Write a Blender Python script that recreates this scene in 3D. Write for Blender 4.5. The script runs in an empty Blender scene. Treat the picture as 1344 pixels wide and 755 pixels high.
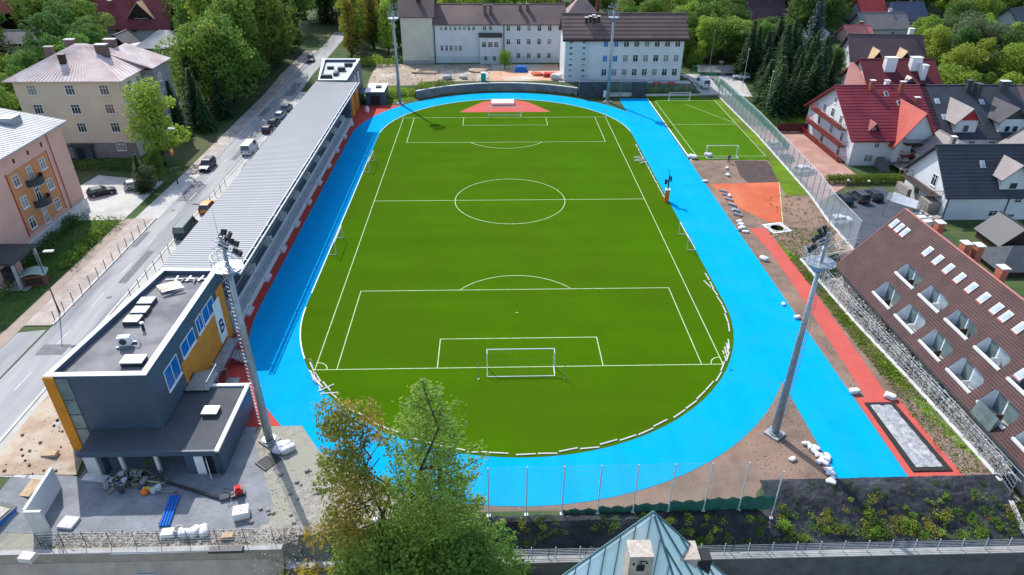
import bpy, math, random
from mathutils import Vector, Matrix, noise
R = math.radians
rnd = random.Random(11)
S = bpy.context.scene
COL = S.collection

# ------------------------------------------------------------------ camera (surveyed from the pitch markings)
CAM = Vector((-2.8131, -60.3437, 46.6607)); FPX = 901.2347
_pi, _ya, _ro = 0.54257, 0.0304, 0.0045
_f = Vector((math.sin(_ya)*math.cos(_pi), math.cos(_ya)*math.cos(_pi), -math.sin(_pi)))
_r0 = Vector((math.cos(_ya), -math.sin(_ya), 0)); _u0 = _r0.cross(_f)
_r = _r0*math.cos(_ro) + _u0*math.sin(_ro); _u = _u0*math.cos(_ro) - _r0*math.sin(_ro)
def ray(u, v): return _f + _r*((u-672)/FPX) - _u*((v-377.5)/FPX)
def G(u, v, z=0.0):
    d = ray(u, v); t = (z-CAM.z)/d.z; return CAM + d*t
def onx(u, v, x):
    d = ray(u, v); return CAM + d*((x-CAM.x)/d.x)
def ony(u, v, y):
    d = ray(u, v); return CAM + d*((y-CAM.y)/d.y)
def pix(P):
    d = Vector(P)-CAM; w = d.dot(_f); return 672+FPX*d.dot(_r)/w, 377.5-FPX*d.dot(_u)/w

cd = bpy.data.cameras.new('camera'); cam = bpy.data.objects.new('camera', cd); COL.objects.link(cam)
cam.matrix_world = Matrix(((_r.x, _u.x, -_f.x, CAM.x), (_r.y, _u.y, -_f.y, CAM.y), (_r.z, _u.z, -_f.z, CAM.z), (0, 0, 0, 1)))
cd.sensor_width = 36; cd.lens = 36*FPX/1344; cd.clip_start = 0.5; cd.clip_end = 3000; S.camera = cam

# ------------------------------------------------------------------ light
SUN_DIR = Vector((0.494*math.cos(R(45.5)), -0.870*math.cos(R(45.5)), -math.sin(R(45.5)))).normalized()
sl = bpy.data.lights.new('sun', 'SUN'); sl.energy = 2.75; sl.angle = R(0.5); sl.color = (1, .965, .91)
so = bpy.data.objects.new('sun', sl); COL.objects.link(so); so.rotation_euler = SUN_DIR.to_track_quat('-Z', 'Y').to_euler()
W = bpy.data.worlds.new('World'); S.world = W; W.use_nodes = True
nt = W.node_tree; bg = nt.nodes['Background']; sky = nt.nodes.new('ShaderNodeTexSky'); sky.sky_type = 'NISHITA'
sky.sun_disc = False; sky.sun_elevation = R(45.5); sky.sun_rotation = R(-29.6); bg.inputs[1].default_value = 0.15
nt.links.new(sky.outputs[0], bg.inputs[0])
S.view_settings.view_transform = 'Standard'; S.view_settings.look = 'None'; S.view_settings.gamma = 1
S.view_settings.exposure = 0.95; S.view_settings.use_curve_mapping = False
S.cycles.max_bounces = 6; S.cycles.transparent_max_bounces = 12; S.cycles.use_denoising = True
S.cycles.caustics_reflective = False; S.cycles.caustics_refractive = False

# ------------------------------------------------------------------ materials
MATS = {}
def mat(name, c, c2=None, sc=1.0, rough=.85, bump=0.0, bsc=8.0, metal=0.0, spec=.25, rand=0.0, trans=0.0, lo=.36, hi=.64, sheen=0.0, c3=None, sc3=.1, stretch=None, hue=0.0, bands=None):
    if name in MATS: return MATS[name]
    m = bpy.data.materials.new(name); m.use_nodes = True; n = m.node_tree.nodes; L = m.node_tree.links
    b = n['Principled BSDF']; b.inputs['Roughness'].default_value = rough; b.inputs['Metallic'].default_value = metal
    b.inputs['Specular IOR Level'].default_value = spec
    tc = n.new('ShaderNodeTexCoord'); src = tc.outputs['Object']
    if stretch:
        mp = n.new('ShaderNodeMapping'); mp.inputs['Scale'].default_value = stretch; L.new(src, mp.inputs[0]); src = mp.outputs[0]
    def noi(scale, det=5.0):
        t = n.new('ShaderNodeTexNoise'); t.inputs['Scale'].default_value = scale; t.inputs['Detail'].default_value = det; t.inputs['Roughness'].default_value = .62
        L.new(src, t.inputs['Vector']); return t.outputs['Fac']
    def mixc(fac, a, bb):
        x = n.new('ShaderNodeMix'); x.data_type = 'RGBA'
        L.new(fac, x.inputs[0])
        for i, q in ((6, a), (7, bb)):
            if isinstance(q, tuple): x.inputs[i].default_value = (*q, 1)
            else: L.new(q, x.inputs[i])
        return x.outputs[2]
    def ramp(fac, a, bb):
        r = n.new('ShaderNodeMapRange'); r.inputs[1].default_value = a; r.inputs[2].default_value = bb; r.clamp = True
        L.new(fac, r.inputs[0]); return r.outputs[0]
    if c2 is None: c2 = tuple(x*.82 for x in c)
    colr = mixc(ramp(noi(sc), lo, hi), c, c2)
    if c3: colr = mixc(ramp(noi(sc3, 3), .45, .62), colr, c3)
    if bands:
        bx, by, amt = bands; mp2 = n.new('ShaderNodeMapping'); mp2.inputs['Scale'].default_value = (bx, by, 0); L.new(tc.outputs['Object'], mp2.inputs[0]); t2 = n.new('ShaderNodeTexNoise'); t2.inputs['Scale'].default_value = 1; t2.inputs['Detail'].default_value = 2; L.new(mp2.outputs[0], t2.inputs['Vector'])
        mr2 = n.new('ShaderNodeMapRange'); mr2.inputs[1].default_value = .3; mr2.inputs[2].default_value = .7; mr2.inputs[3].default_value = 1-amt; mr2.inputs[4].default_value = 1+amt; L.new(t2.outputs['Fac'], mr2.inputs[0])
        h2 = n.new('ShaderNodeHueSaturation'); L.new(colr, h2.inputs['Color']); L.new(mr2.outputs[0], h2.inputs['Value']); colr = h2.outputs[0]
    if rand or hue:
        oi = n.new('ShaderNodeObjectInfo'); h = n.new('ShaderNodeHueSaturation'); L.new(colr, h.inputs['Color'])
        mr = n.new('ShaderNodeMapRange'); mr.inputs[3].default_value = 1-rand; mr.inputs[4].default_value = 1+rand; L.new(oi.outputs['Random'], mr.inputs[0]); L.new(mr.outputs[0], h.inputs['Value'])
        if hue:
            m2 = n.new('ShaderNodeMath'); m2.operation = 'MULTIPLY'; m2.inputs[1].default_value = 7.31; L.new(oi.outputs['Random'], m2.inputs[0])
            m3 = n.new('ShaderNodeMath'); m3.operation = 'FRACT'; L.new(m2.outputs[0], m3.inputs[0])
            m4 = n.new('ShaderNodeMapRange'); m4.inputs[3].default_value = .5-hue; m4.inputs[4].default_value = .5+hue; L.new(m3.outputs[0], m4.inputs[0]); L.new(m4.outputs[0], h.inputs['Hue'])
        colr = h.outputs[0]
    L.new(colr, b.inputs['Base Color'])
    if sheen:
        b.inputs['Sheen Weight'].default_value = sheen; b.inputs['Sheen Roughness'].default_value = .6
        b.inputs['Sheen Tint'].default_value = (*tuple(min(1, x*4) for x in c), 1)
    if bump:
        bp = n.new('ShaderNodeBump'); bp.inputs['Strength'].default_value = min(1, bump); bp.inputs['Distance'].default_value = .05; L.new(noi(bsc, 6), bp.inputs['Height']); L.new(bp.outputs[0], b.inputs['Normal'])
    if trans:
        t = n.new('ShaderNodeBsdfTranslucent'); L.new(colr, t.inputs[0]); ms = n.new('ShaderNodeMixShader'); ms.inputs[0].default_value = trans
        L.new(b.outputs[0], ms.inputs[1]); L.new(t.outputs[0], ms.inputs[2]); L.new(ms.outputs[0], n['Material Output'].inputs[0])
    MATS[name] = m; return m
def brickmat(name, c1, c2, mortar, w, h, msize=.02, rough=.8, axes='xy', off=.5, wear=None, soft=.1):
    if name in MATS: return MATS[name]
    m = bpy.data.materials.new(name); m.use_nodes = True; n = m.node_tree.nodes; L = m.node_tree.links
    b = n['Principled BSDF']; b.inputs['Roughness'].default_value = rough; b.inputs['Specular IOR Level'].default_value = .25
    tc = n.new('ShaderNodeTexCoord'); sp = n.new('ShaderNodeSeparateXYZ'); L.new(tc.outputs['Object'], sp.inputs[0])
    cb = n.new('ShaderNodeCombineXYZ'); L.new(sp.outputs['XYZ'.index(axes[0].upper())], cb.inputs[0]); L.new(sp.outputs['XYZ'.index(axes[1].upper())], cb.inputs[1])
    t = n.new('ShaderNodeTexBrick'); t.inputs['Scale'].default_value = 1; t.inputs['Brick Width'].default_value = w; t.inputs['Row Height'].default_value = h
    t.inputs['Mortar Size'].default_value = msize; t.inputs['Mortar Smooth'].default_value = soft; t.offset = off
    t.inputs['Color1'].default_value = (*c1, 1); t.inputs['Color2'].default_value = (*c2, 1); t.inputs['Mortar'].default_value = (*mortar, 1)
    L.new(cb.outputs[0], t.inputs['Vector'])
    out = t.outputs['Color']
    nz = n.new('ShaderNodeTexNoise'); nz.inputs['Scale'].default_value = .5; nz.inputs['Detail'].default_value = 5; L.new(tc.outputs['Object'], nz.inputs['Vector'])
    mx = n.new('ShaderNodeMix'); mx.data_type = 'RGBA'; mx.blend_type = 'MULTIPLY'; mx.inputs[0].default_value = 1
    mr = n.new('ShaderNodeMapRange'); mr.inputs[1].default_value = .3; mr.inputs[2].default_value = .7; mr.inputs[3].default_value = .72; mr.inputs[4].default_value = 1.15
    L.new(nz.outputs['Fac'], mr.inputs[0]); L.new(out, mx.inputs[6]); L.new(mr.outputs[0], mx.inputs[7]); L.new(mx.outputs[2], b.inputs['Base Color'])
    bp = n.new('ShaderNodeBump'); bp.inputs['Strength'].default_value = .4; bp.inputs['Distance'].default_value = .03; bp.invert = True; L.new(t.outputs['Fac'], bp.inputs['Height']); L.new(bp.outputs[0], b.inputs['Normal'])
    MATS[name] = m; return m
def glassmat(name, c, rough=.08):
    if name in MATS: return MATS[name]
    m = mat(name, c, tuple(x*.6 for x in c), sc=.6, rough=rough, spec=.8); return m

white = mat('white_paint', (.74, .74, .73), (.66, .66, .65), sc=.7, rough=.5)
plaster = mat('white_plaster', (.66, .67, .68), (.58, .59, .6), sc=.35, rough=.9)
line_m = mat('line_white', (.50, .58, .36), (.34, .44, .2), sc=1.5)
steel = mat('galvanised_steel', (.36, .40, .43), (.27, .30, .33), sc=2, rough=.45, metal=.55, spec=.4)
dsteel = mat('dark_steel', (.055, .06, .065), (.035, .04, .045), sc=3, rough=.5)
black = mat('black_plastic', (.018, .018, .02), (.03, .03, .03), sc=2, rough=.5)
rubber = mat('black_rubber', (.02, .02, .02), (.035, .033, .03), sc=4, rough=.9)
concrete = mat('concrete', (.42, .41, .385), (.30, .295, .28), sc=.9, rough=.92, bump=.3, bsc=6)
lconcrete = mat('pale_concrete', (.62, .60, .565), (.50, .485, .455), sc=.8, rough=.92, bump=.2)
slate = mat('slate_cladding', (.062, .092, .13), (.05, .075, .108), sc=.4, rough=.55, spec=.4)
orange = mat('orange_panel', (.62, .235, .02), (.52, .185, .015), sc=.8, rough=.5)
glass = glassmat('dark_glass', (.03, .04, .05)); bglass = glassmat('blue_film_glass', (.012, .13, .42), .12)
gglass = glassmat('greenish_glass', (.16, .22, .22), .1); sglass = glassmat('sky_glass', (.35, .42, .46), .06)
sackm = mat('woven_sack', (.66, .66, .66), (.44, .44, .46), sc=5, rough=.85, bump=1, bsc=4, c3=(.52, .47, .42), sc3=1.2)
timber = mat('raw_timber', (.50, .36, .22), (.36, .25, .15), sc=2, stretch=(1, 1, 6), rough=.8)
dtimber = mat('dark_timber', (.055, .032, .022), (.035, .02, .015), sc=2, rough=.7)
redpaint = mat('red_paint', (.48, .035, .03), (.36, .025, .025), sc=2, rough=.5)
bluepl = mat('blue_plastic', (.01, .15, .52), (.01, .11, .4), sc=3, rough=.4)
yellow = mat('yellow_paint', (.75, .50, .02), (.6, .4, .02), sc=3, rough=.5)
orangepl = mat('orange_plastic', (.80, .17, .02), (.65, .12, .02), sc=3, rough=.5)
barkm = mat('bark', (.075, .055, .04), (.035, .027, .02), sc=3, stretch=(1, 1, .3), rough=.95, bump=.6, bsc=9)
greennet = mat('green_net', (.012, .16, .10), (.02, .11, .08), sc=2, rough=.7)

# ------------------------------------------------------------------ mesh building
class MB:
    def __init__(s): s.v = []; s.f = []; s.m = []; s.k = 0; s.sm = []; s.smooth = False
    def add(s, vs, fs):
        o = len(s.v); s.v += [tuple(q) for q in vs]
        for f in fs: s.f.append([i+o for i in f]); s.m.append(s.k); s.sm.append(s.smooth)
        return s
    def box(s, x0, x1, y0, y1, z0, z1, M=None):
        vs = [Vector((x, y, z)) for z in (z0, z1) for x, y in ((x0, y0), (x1, y0), (x1, y1), (x0, y1))]
        if M: vs = [M @ q for q in vs]
        return s.add(vs, [(0, 3, 2, 1), (4, 5, 6, 7), (0, 1, 5, 4), (1, 2, 6, 5), (2, 3, 7, 6), (3, 0, 4, 7)])
    def quad(s, *p): return s.add(p, [tuple(range(len(p)))])
    def prism(s, poly, z0, z1):
        n = len(poly)
        a = sum(poly[i][0]*poly[(i+1) % n][1]-poly[(i+1) % n][0]*poly[i][1] for i in range(n))
        if a < 0: poly = poly[::-1]
        return s.add([(x, y, z0) for x, y in poly]+[(x, y, z1) for x, y in poly], [tuple(range(n))[::-1], tuple(range(n, 2*n))]+[(i, (i+1) % n, n+(i+1) % n, n+i) for i in range(n)])
    def extr(s, poly, axis, a0, a1):
        """extrude a polygon given in (p,z) along x or y"""
        n = len(poly); mk = (lambda p, z, a: (a, p, z)) if axis == 'x' else (lambda p, z, a: (p, a, z))
        return s.add([mk(p, z, a0) for p, z in poly]+[mk(p, z, a1) for p, z in poly], [tuple(range(n)), tuple(range(n, 2*n))[::-1]]+[(i, n+i, n+(i+1) % n, (i+1) % n) for i in range(n)])
    def tube(s, a, b, r, r2=None, n=6, cap=True):
        a = Vector(a); b = Vector(b); r2 = r if r2 is None else r2; d = (b-a).normalized()
        x = d.orthogonal().normalized(); y = d.cross(x)
        vs = [a+(x*math.cos(2*math.pi*i/n)+y*math.sin(2*math.pi*i/n))*r for i in range(n)]+[b+(x*math.cos(2*math.pi*i/n)+y*math.sin(2*math.pi*i/n))*r2 for i in range(n)]
        return s.add(vs, [(i, (i+1) % n, n+(i+1) % n, n+i) for i in range(n)]+([tuple(range(n))[::-1], tuple(range(n, 2*n))] if cap else []))
    def path(s, pts, r, n=6):
        for a, b in zip(pts[:-1], pts[1:]): s.tube(a, b, r, n=n)
        return s
    def lathe(s, prof, n=12, c=(0, 0, 0)):
        k = len(prof); vs = [(c[0]+r*math.cos(2*math.pi*i/n), c[1]+r*math.sin(2*math.pi*i/n), c[2]+z) for r, z in prof for i in range(n)]
        fs = [(j*n+i, j*n+(i+1) % n, (j+1)*n+(i+1) % n, (j+1)*n+i) for j in range(k-1) for i in range(n)]
        return s.add(vs, fs+[tuple(range(n))[::-1], tuple(range((k-1)*n, k*n))])
    def strip(s, a, b, z):
        """flat strip between two equal-length point lists"""
        n = len(a); return s.add([(p[0], p[1], z) for p in a]+[(p[0], p[1], z) for p in b], [(i, i+1, n+i+1, n+i) for i in range(n-1)])
    def mesh(s, name, mats):
        me = bpy.data.meshes.new(name); me.from_pydata(s.v, [], s.f)
        for q in (mats if isinstance(mats, (list, tuple)) else [mats]): me.materials.append(q)
        me.polygons.foreach_set('material_index', s.m); me.polygons.foreach_set('use_smooth', s.sm); me.update(); return me
    def build(s, name, mats, parent=None, loc=(0, 0, 0), rz=0):
        return put(s.mesh(name, mats), name, parent, loc, rz)
def put(me, name, parent=None, loc=(0, 0, 0), rz=0, sc=None):
    o = bpy.data.objects.new(name, me); COL.objects.link(o); o.location = loc; o.rotation_euler = (0, 0, rz)
    if parent: o.parent = parent
    if sc: o.scale = (sc, sc, sc) if isinstance(sc, (int, float)) else sc
    return o
def tag(o, label=None, cat=None, group=None, kind=None):
    if label: o['label'] = label
    if cat: o['category'] = cat
    if group: o['group'] = group
    if kind: o['kind'] = kind
    return o
def thing(name, label, cat, loc=(0, 0, 0), rz=0, group=None):
    o = bpy.data.objects.new(name, None); COL.objects.link(o); o.location = loc; o.rotation_euler = (0, 0, rz); o.empty_display_size = .1
    return tag(o, label, cat, group)
KIDS = {}
def kids(o): return [c for c in o.children]
def copy(o, loc, rz=None, label=None, group=None, sc=None, parent=None):
    c = o.copy(); COL.objects.link(c)
    if parent is None:
        c.location = loc
        if rz is not None: c.rotation_euler = (0, 0, rz)
        if sc: c.scale = (sc, sc, sc) if isinstance(sc, (int, float)) else sc
        if label: c['label'] = label
        if group: c['group'] = group
    else: c.parent = parent
    for k in kids(o): copy(k, None, parent=c)
    return c
def struct(o): o['kind'] = 'structure'; return o

# ------------------------------------------------------------------ terrain
def sst(a, b, x):
    t = max(0., min(1., (x-a)/(b-a))); return t*t*(3-2*t)
FENCE = [(-26, 42.6), (-17.5, 42.6), (-10, 42.3), (-3, 41.9), (8, 41.1), (16.6, 40.8), (24, 40.7), (26.5, 49.5), (36, 49.9), (46, 51.1), (60, 51.8), (78, 52.6), (108, 52.8), (140, 55)]
def fx(y):
    for (a, b), (c, d) in zip(FENCE[:-1], FENCE[1:]):
        if y <= c: return b+(d-b)*max(0, (y-a))/(c-a)
    return FENCE[-1][1]
def wall_y(x):
    """line of the retaining wall behind the far bend"""
    if x < -21: return 108.5+(-21-x)*.1
    if x > 19: return 107.6
    return 78.6+math.sqrt(max(1, 34.2**2-x*x)) if x < 0 else 78.6+math.sqrt(max(1, 34.2**2-x*x))
def zt(x, y):
    z = -0.03
    z += 1.03*sst(-42.2, -44.6, x) if y > -9 else 1.03*sst(-39.5, -46, x)*sst(-24, -19, y)
    if y > 100:
        yw = wall_y(x)
        n = 1.8*sst(yw-.1, yw+.6, y) if -21 < x < 48 else 1.8*sst(104, 122, y)
        z = max(z, n) if x > -46 else z+.8*sst(104, 125, y)
    if y < 112:
        e = sst(fx(y)+.25, fx(y)+1.6, x); z -= e*2.5*(1-sst(86, 108, y))
    sl0 = -20.9+3.7*sst(19, 21.4, x)
    if x < 44.5: z -= 1.95*sst(sl0, -22.7, y)*sst(-21, -19, x)
    if x >= 44.5: z -= 1.5*sst(-19, -24, y)
    near = sst(-23.3, -23.9, y); bank = 1-sst(-1, 4, x)          # a wooded bank between yard and river
    z -= near*(5.0*(1-bank)+bank*(.7+2.5*sst(-18.6, -20.4, x)+4.0*sst(-35, -38, y)))
    z += .055*max(0, y-165)+.05*max(0, -x-110)*sst(0, 60, y)
    return z
def axis(parts):
    out = []
    for a, b, st in parts:
        k = max(1, round((b-a)/st)); out += [a+(b-a)*i/k for i in range(k)]
    return out+[parts[-1][1]]
XS = axis([(-700, -130, 60), (-130, -60, 5), (-60, -36, .6), (-36, -23, 2), (-23, -16, .4), (-16, 18, 2), (18, 22.8, .4), (22.8, 39, 2), (39, 56, .5), (56, 140, 6), (140, 700, 60)])
YS = axis([(-120, -40, 10), (-40, -24.2, 2), (-24.2, -16, .3), (-16, 100, 3), (100, 116, .5), (116, 190, 6), (190, 700, 50)])
tm = MB(); nx = len(XS)
tm.v = [(x, y, zt(x, y)) for y in YS for x in XS]
for j in range(len(YS)-1):
    for i in range(nx-1): tm.f.append([j*nx+i, j*nx+i+1, (j+1)*nx+i+1, (j+1)*nx+i]); tm.m.append(0); tm.sm.append(False)
grassm = mat('rough_grass', (.055, .10, .02), (.03, .06, .015), sc=.5, rough=.95, c3=(.085, .09, .04), sc3=.09, bump=.5, bsc=3)
struct(tm.build('ground', grassm))
wm = mat('river_water', (.03, .045, .04), (.05, .06, .05), sc=.5, rough=.1, spec=.5, bump=.3, bsc=2)
struct(MB().quad((-300, -60, -5.4), (300, -60, -5.4), (300, -24.2, -5.4), (-300, -24.2, -5.4)).build('river_water', wm))

def drape(name, cs, m, dz=.02, n=None, k=None, st=1.2, amp=0):
    """sheet over the terrain between four corners (counter-clockwise)"""
    a, b, c, d = [Vector((q[0], q[1])) for q in cs]
    n = n or max(1, int(max((b-a).length, (c-d).length)/st)); k = k or max(1, int(max((d-a).length, (c-b).length)/st))
    n = min(n, 110); k = min(k, 140); mb = MB()
    for j in range(k+1):
        for i in range(n+1):
            p = a.lerp(b, i/n).lerp(d.lerp(c, i/n), j/k); mb.v.append((p.x, p.y, zt(p.x, p.y)+dz+(amp*(abs(noise.noise((p.x*.9+p.y*.5, p.y*1.6, 1.7)))+.5*abs(noise.noise((p.x*2.6, p.y*3.1, 4)))) if amp else 0)))
    for j in range(k):
        for i in range(n): mb.f.append([j*(n+1)+i, j*(n+1)+i+1, (j+1)*(n+1)+i+1, (j+1)*(n+1)+i]); mb.m.append(0); mb.sm.append(False)
    return struct(mb.build(name, m))
def sheet(name, poly, m, z):
    n = len(poly); a = sum(poly[i][0]*poly[(i+1) % n][1]-poly[(i+1) % n][0]*poly[i][1] for i in range(n))
    if a < 0: poly = poly[::-1]
    return struct(MB().quad(*[(x, y, z) for x, y in poly]).build(name, m))

# ------------------------------------------------------------------ sports ground
Y0, Y1, RI, RO = 12.7, 78.6, 26.45, 32.2
def stad(r, n=40):
    pts = [(r*math.cos(-math.pi*i/n), Y0+r*math.sin(-math.pi*i/n)) for i in range(n+1)]
    pts += [(-r*math.cos(math.pi*i/n)*1, Y1+r*math.sin(math.pi*i/n)) for i in range(n+1)]
    return pts+[pts[0]]
turf = mat('artificial_turf', (.048, .120, .001), (.042, .106, .001), sc=.12, rough=.95, spec=.02, sheen=.05, bump=.35, bsc=40, c3=(.049, .104, .002), sc3=.05, bands=(.02, .28, .07))
turf2 = mat('training_turf', (.062, .15, .002), (.053, .13, .002), sc=.2, rough=.95, spec=.05, bump=.35, bsc=40)
lightgrass = mat('fresh_grass', (.13, .22, .012), (.09, .16, .012), sc=.4, rough=.95, spec=.05, bump=.4, bsc=20, c3=(.10, .13, .02), sc3=.15)
bluem = mat('blue_track', (.001, .325, .66), (.001, .305, .625), sc=.25, rough=.9, spec=.02, bump=.15, bsc=50, c3=(.006, .31, .63), sc3=.16, bands=(.55, .03, .05))
redm = mat('red_track', (.46, .06, .045), (.41, .052, .04), sc=.5, rough=.8, spec=.15, bump=.15, bsc=50)
pinkm = mat('faded_red_track', (.50, .095, .072), (.44, .08, .065), sc=.4, rough=.8, spec=.15)
earth = mat('bare_earth', (.22, .155, .112), (.145, .10, .074), sc=.5, rough=.97, bump=.8, bsc=4, c3=(.26, .165, .12), sc3=.12)
darkearth = mat('dark_soil', (.06, .042, .04), (.09, .062, .055), sc=.8, rough=.97, bump=.9, bsc=4)
gravel = mat('pale_gravel', (.36, .33, .275), (.23, .205, .175), sc=1.6, rough=.97, bump=.9, bsc=5, c3=(.29, .28, .215), sc3=.25)
clay = mat('orange_clay', (.48, .105, .045), (.42, .09, .038), sc=.6, rough=.95, c3=(.52, .15, .07), sc3=.15)

a = stad(RI)[:-1]
sheet('pitch_turf', a, turf, .006)
ring = MB().strip(stad(RI), stad(RO), .002).build('running_track', bluem); struct(ring)
sheet('sprint_track', [(28.0, -17.0), (34.5, -17.0), (34.6, 105.2), (28.0, 105.2)], bluem, .010)
sheet('track_filler', [(30, 1), (30, 92), (27, 92), (27, 1)], bluem, -.004)
# red run-off beside the stand, in one sheet that the blue track lies on
sheet('red_apron', [(-34.6, -9), (-20.5, -9), (-25, 0), (-29, 60), (-20, 101.5), (-24.5, 101.5), (-34.6, 101.5)], redm, -.006)
# D-zone at the far end
dz = [(-10.6, 94.7)]+[(RI*.985*math.cos(R(t)), Y1+RI*.985*math.sin(R(t))) for t in range(112, 67, -3)]+[(10.8, 94.6)]
sheet('high_jump_apron', [(-10.4, 94.6)]+[(-7.6, 99), (-5.2, 102.6), (-1.5, 104.55), (2, 104.55), (5.6, 102.6), (8, 99), (10.6, 94.6)], pinkm, .010)

def lines(name, segs, z, m=line_m, w=.11):
    mb = MB()
    for s in segs:
        for (ax, ay), (bx, by) in zip(s[:-1], s[1:]):
            d = Vector((bx-ax, by-ay)); L = d.length
            if L < 1e-6: continue
            q = Vector((-d.y, d.x))/L*w/2; e = d/L*w*.45
            mb.quad((ax-e.x-q.x, ay-e.y-q.y, z), (bx+e.x-q.x, by+e.y-q.y, z), (bx+e.x+q.x, by+e.y+q.y, z), (ax-e.x+q.x, ay-e.y+q.y, z)); z += .00002
    return struct(mb.build(name, m))
HW, LN = 22.55, 90.6
def arc(cx, cy, r, a0, a1, n=24): return [(cx+r*math.cos(R(a0+(a1-a0)*i/n)), cy+r*math.sin(R(a0+(a1-a0)*i/n))) for i in range(n+1)]
th = math.degrees(math.asin(5.5/9.15))
segs = [[(-HW, 0), (HW, 0)], [(HW, 0), (HW, LN)], [(HW, LN), (-HW, LN)], [(-HW, LN), (-HW, 0)], [(-HW, LN/2), (HW, LN/2)], arc(0, LN/2, 9.15, 0, 360, 56),
        [(-20.16, 0), (-20.16, 16.5)], [(-20.16, 16.5), (20.16, 16.5)], [(20.16, 16.5), (20.16, 0)], [(-9.16, 0), (-9.16, 5.5)], [(-9.16, 5.5), (9.16, 5.5)], [(9.16, 5.5), (9.16, 0)], arc(0, 11, 9.15, th, 180-th),
        [(-20.16, LN), (-20.16, LN-16.5)], [(-20.16, LN-16.5), (20.16, LN-16.5)], [(20.16, LN-16.5), (20.16, LN)], [(-9.16, LN), (-9.16, LN-5.5)], [(-9.16, LN-5.5), (9.16, LN-5.5)], [(9.16, LN-5.5), (9.16, LN)], arc(0, LN-11, 9.15, 180+th, 360-th),
        arc(-HW, 0, 1.3, 0, 90, 8), arc(HW, 0, 1.3, 90, 180, 8), [(-.1, 11), (.1, 11)], [(-.1, LN-11), (.1, LN-11)]]
lines('pitch_markings', segs, .011)
# small training pitch
sheet('training_pitch_turf', [(35.0, 63.2), (51.6, 63.2), (52.4, 107.1), (35.0, 107.1)], turf2, .005)
sheet('side_grass_strip', [(50.5, 106), (50.2, 64.5), (48.6, 57), (47.0, 46.2), (50.9, 46.2), (51.55, 60), (52.35, 78), (52.5, 106)], lightgrass, .012)
lines('training_markings', [[(36.6, 65.4), (50.0, 65.2)], [(36.6, 65.4), (36.3, 103)], [(36.3, 103), (50.8, 103)], [(50.8, 103), (50.0, 65.2)], [(36.4, 84.9), (50.3, 84.9)], [(43, 100), (50.2, 86)]], .017, w=.11)
kerbm = lconcrete
# right-hand side grounds
sheet('bare_ground', [(34.4, -17.2), (42.4, -17.2), (41.8, -3), (40.9, 10), (40.6, 24), (49.2, 26.6), (49.7, 36), (50.9, 46), (49.5, 63.2), (34.4, 63.2)], earth, -.012)
sheet('bare_ground', [(20.5, -17.2), (28.2, -17.2), (28.2, 2), (21, 2)], earth, -.012)
drape('bare_ground', [(-12, -21.2), (21.2, -21.2), (21.2, -12), (-12, -12)], earth, .012)
sheet('dug_soil', [(43.2, 63.0), (49.3, 62.6), (49.0, 57), (47.9, 52.3), (42.3, 52.0), (41.9, 55.5)], darkearth, .004)
sheet('clay_sector', [(35.4, 51.6), (47.9, 52.1), (42.3, 35.4), (40.2, 36.2), (36.5, 42.8)], clay, .006)
lines('sector_line', [[(47.9, 52.2), (42.3, 35.2)]], .012, w=.12)
sheet('red_path', [(36.6, 33.9), (39.1, 33.8), (39.2, 17.6), (38.7, 5), (38.3, -4), (38.1, -5.9), (35.8, -5.9), (36.3, 3.8), (36.9, 15.7), (37.1, 26)], pinkm, .006)
sheet('red_surround', [(34.52, -17.0), (39.6, -17.0), (39.1, -5.9), (34.7, -5.9)], pinkm, .010)
sheet('field_verge', [(39.2, 30), (40.5, 24), (40.6, 16.6), (40.9, 8), (41.7, -3), (42.1, -10), (42.3, -15.5), (41.2, -13), (40.2, -5), (39.7, 3), (39.2, 13)], lightgrass, .004)
lines('edge_kerb', [[(35.0, 63.2), (34.9, 105)]], .02, white, .25)
# ------------------------------------------------------------------ goals
def goal(name, label, loc, rz, w, h, d, r=.06, group=None, net=True):
    t = thing(name, label, 'goal', loc, rz, group)
    f = MB(); f.tube((-w/2, 0, 0), (-w/2, 0, h), r); f.tube((w/2, 0, 0), (w/2, 0, h), r); f.tube((-w/2-r, 0, h), (w/2+r, 0, h), r); f.build('goal_frame', white, t)
    b = MB(); b.tube((-w/2, 0, .05), (-w/2, d, .05), r*.8); b.tube((w/2, 0, .05), (w/2, d, .05), r*.8); b.tube((-w/2, d, .05), (w/2, d, .05), r*.9)
    b.tube((-w/2, 0, h), (-w/2, d*.45, h-.05), r*.5); b.tube((w/2, 0, h), (w/2, d*.45, h-.05), r*.5); b.tube((-w/2, d*.45, h-.05), (-w/2, d, .05), r*.4); b.tube((w/2, d*.45, h-.05), (w/2, d, .05), r*.4)
    b.build('ground_frame', white, t)
    if net:
        n = MB(); k = int(w/.5)
        for i in range(k+1):
            x = -w/2+w*i/k; n.path([(x, .05, h), (x, d*.45, h-.06), (x, d, .06)], .004, 3)
        for q in (.25, .5, .75):
            z = h*(1-q); y = d*.45+(d*.55)*q; n.tube((-w/2, y, z), (w/2, y, z), .004, n=3)
            for sx in (-1, 1): n.tube((sx*w/2, 0, z), (sx*w/2, y, z), .004, n=3)
        n.build('net', mat('grey_net', (.2, .25, .18), sc=2), t)
    return t
goal('football_goal', 'full size white football goal on the near goal line', (0, 0, 0), R(180), 7.32, 2.44, 1.7, group='full size football goals')
goal('football_goal', 'full size white football goal at the far end, before the red apron', (0, LN, 0), 0, 7.32, 2.44, 1.7, group='full size football goals')
gl = 'portable goals along the touchlines'
p1, p2_ = G(439.7, 334.5), G(451.6, 312.6); c = (p1+p2_)/2
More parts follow.
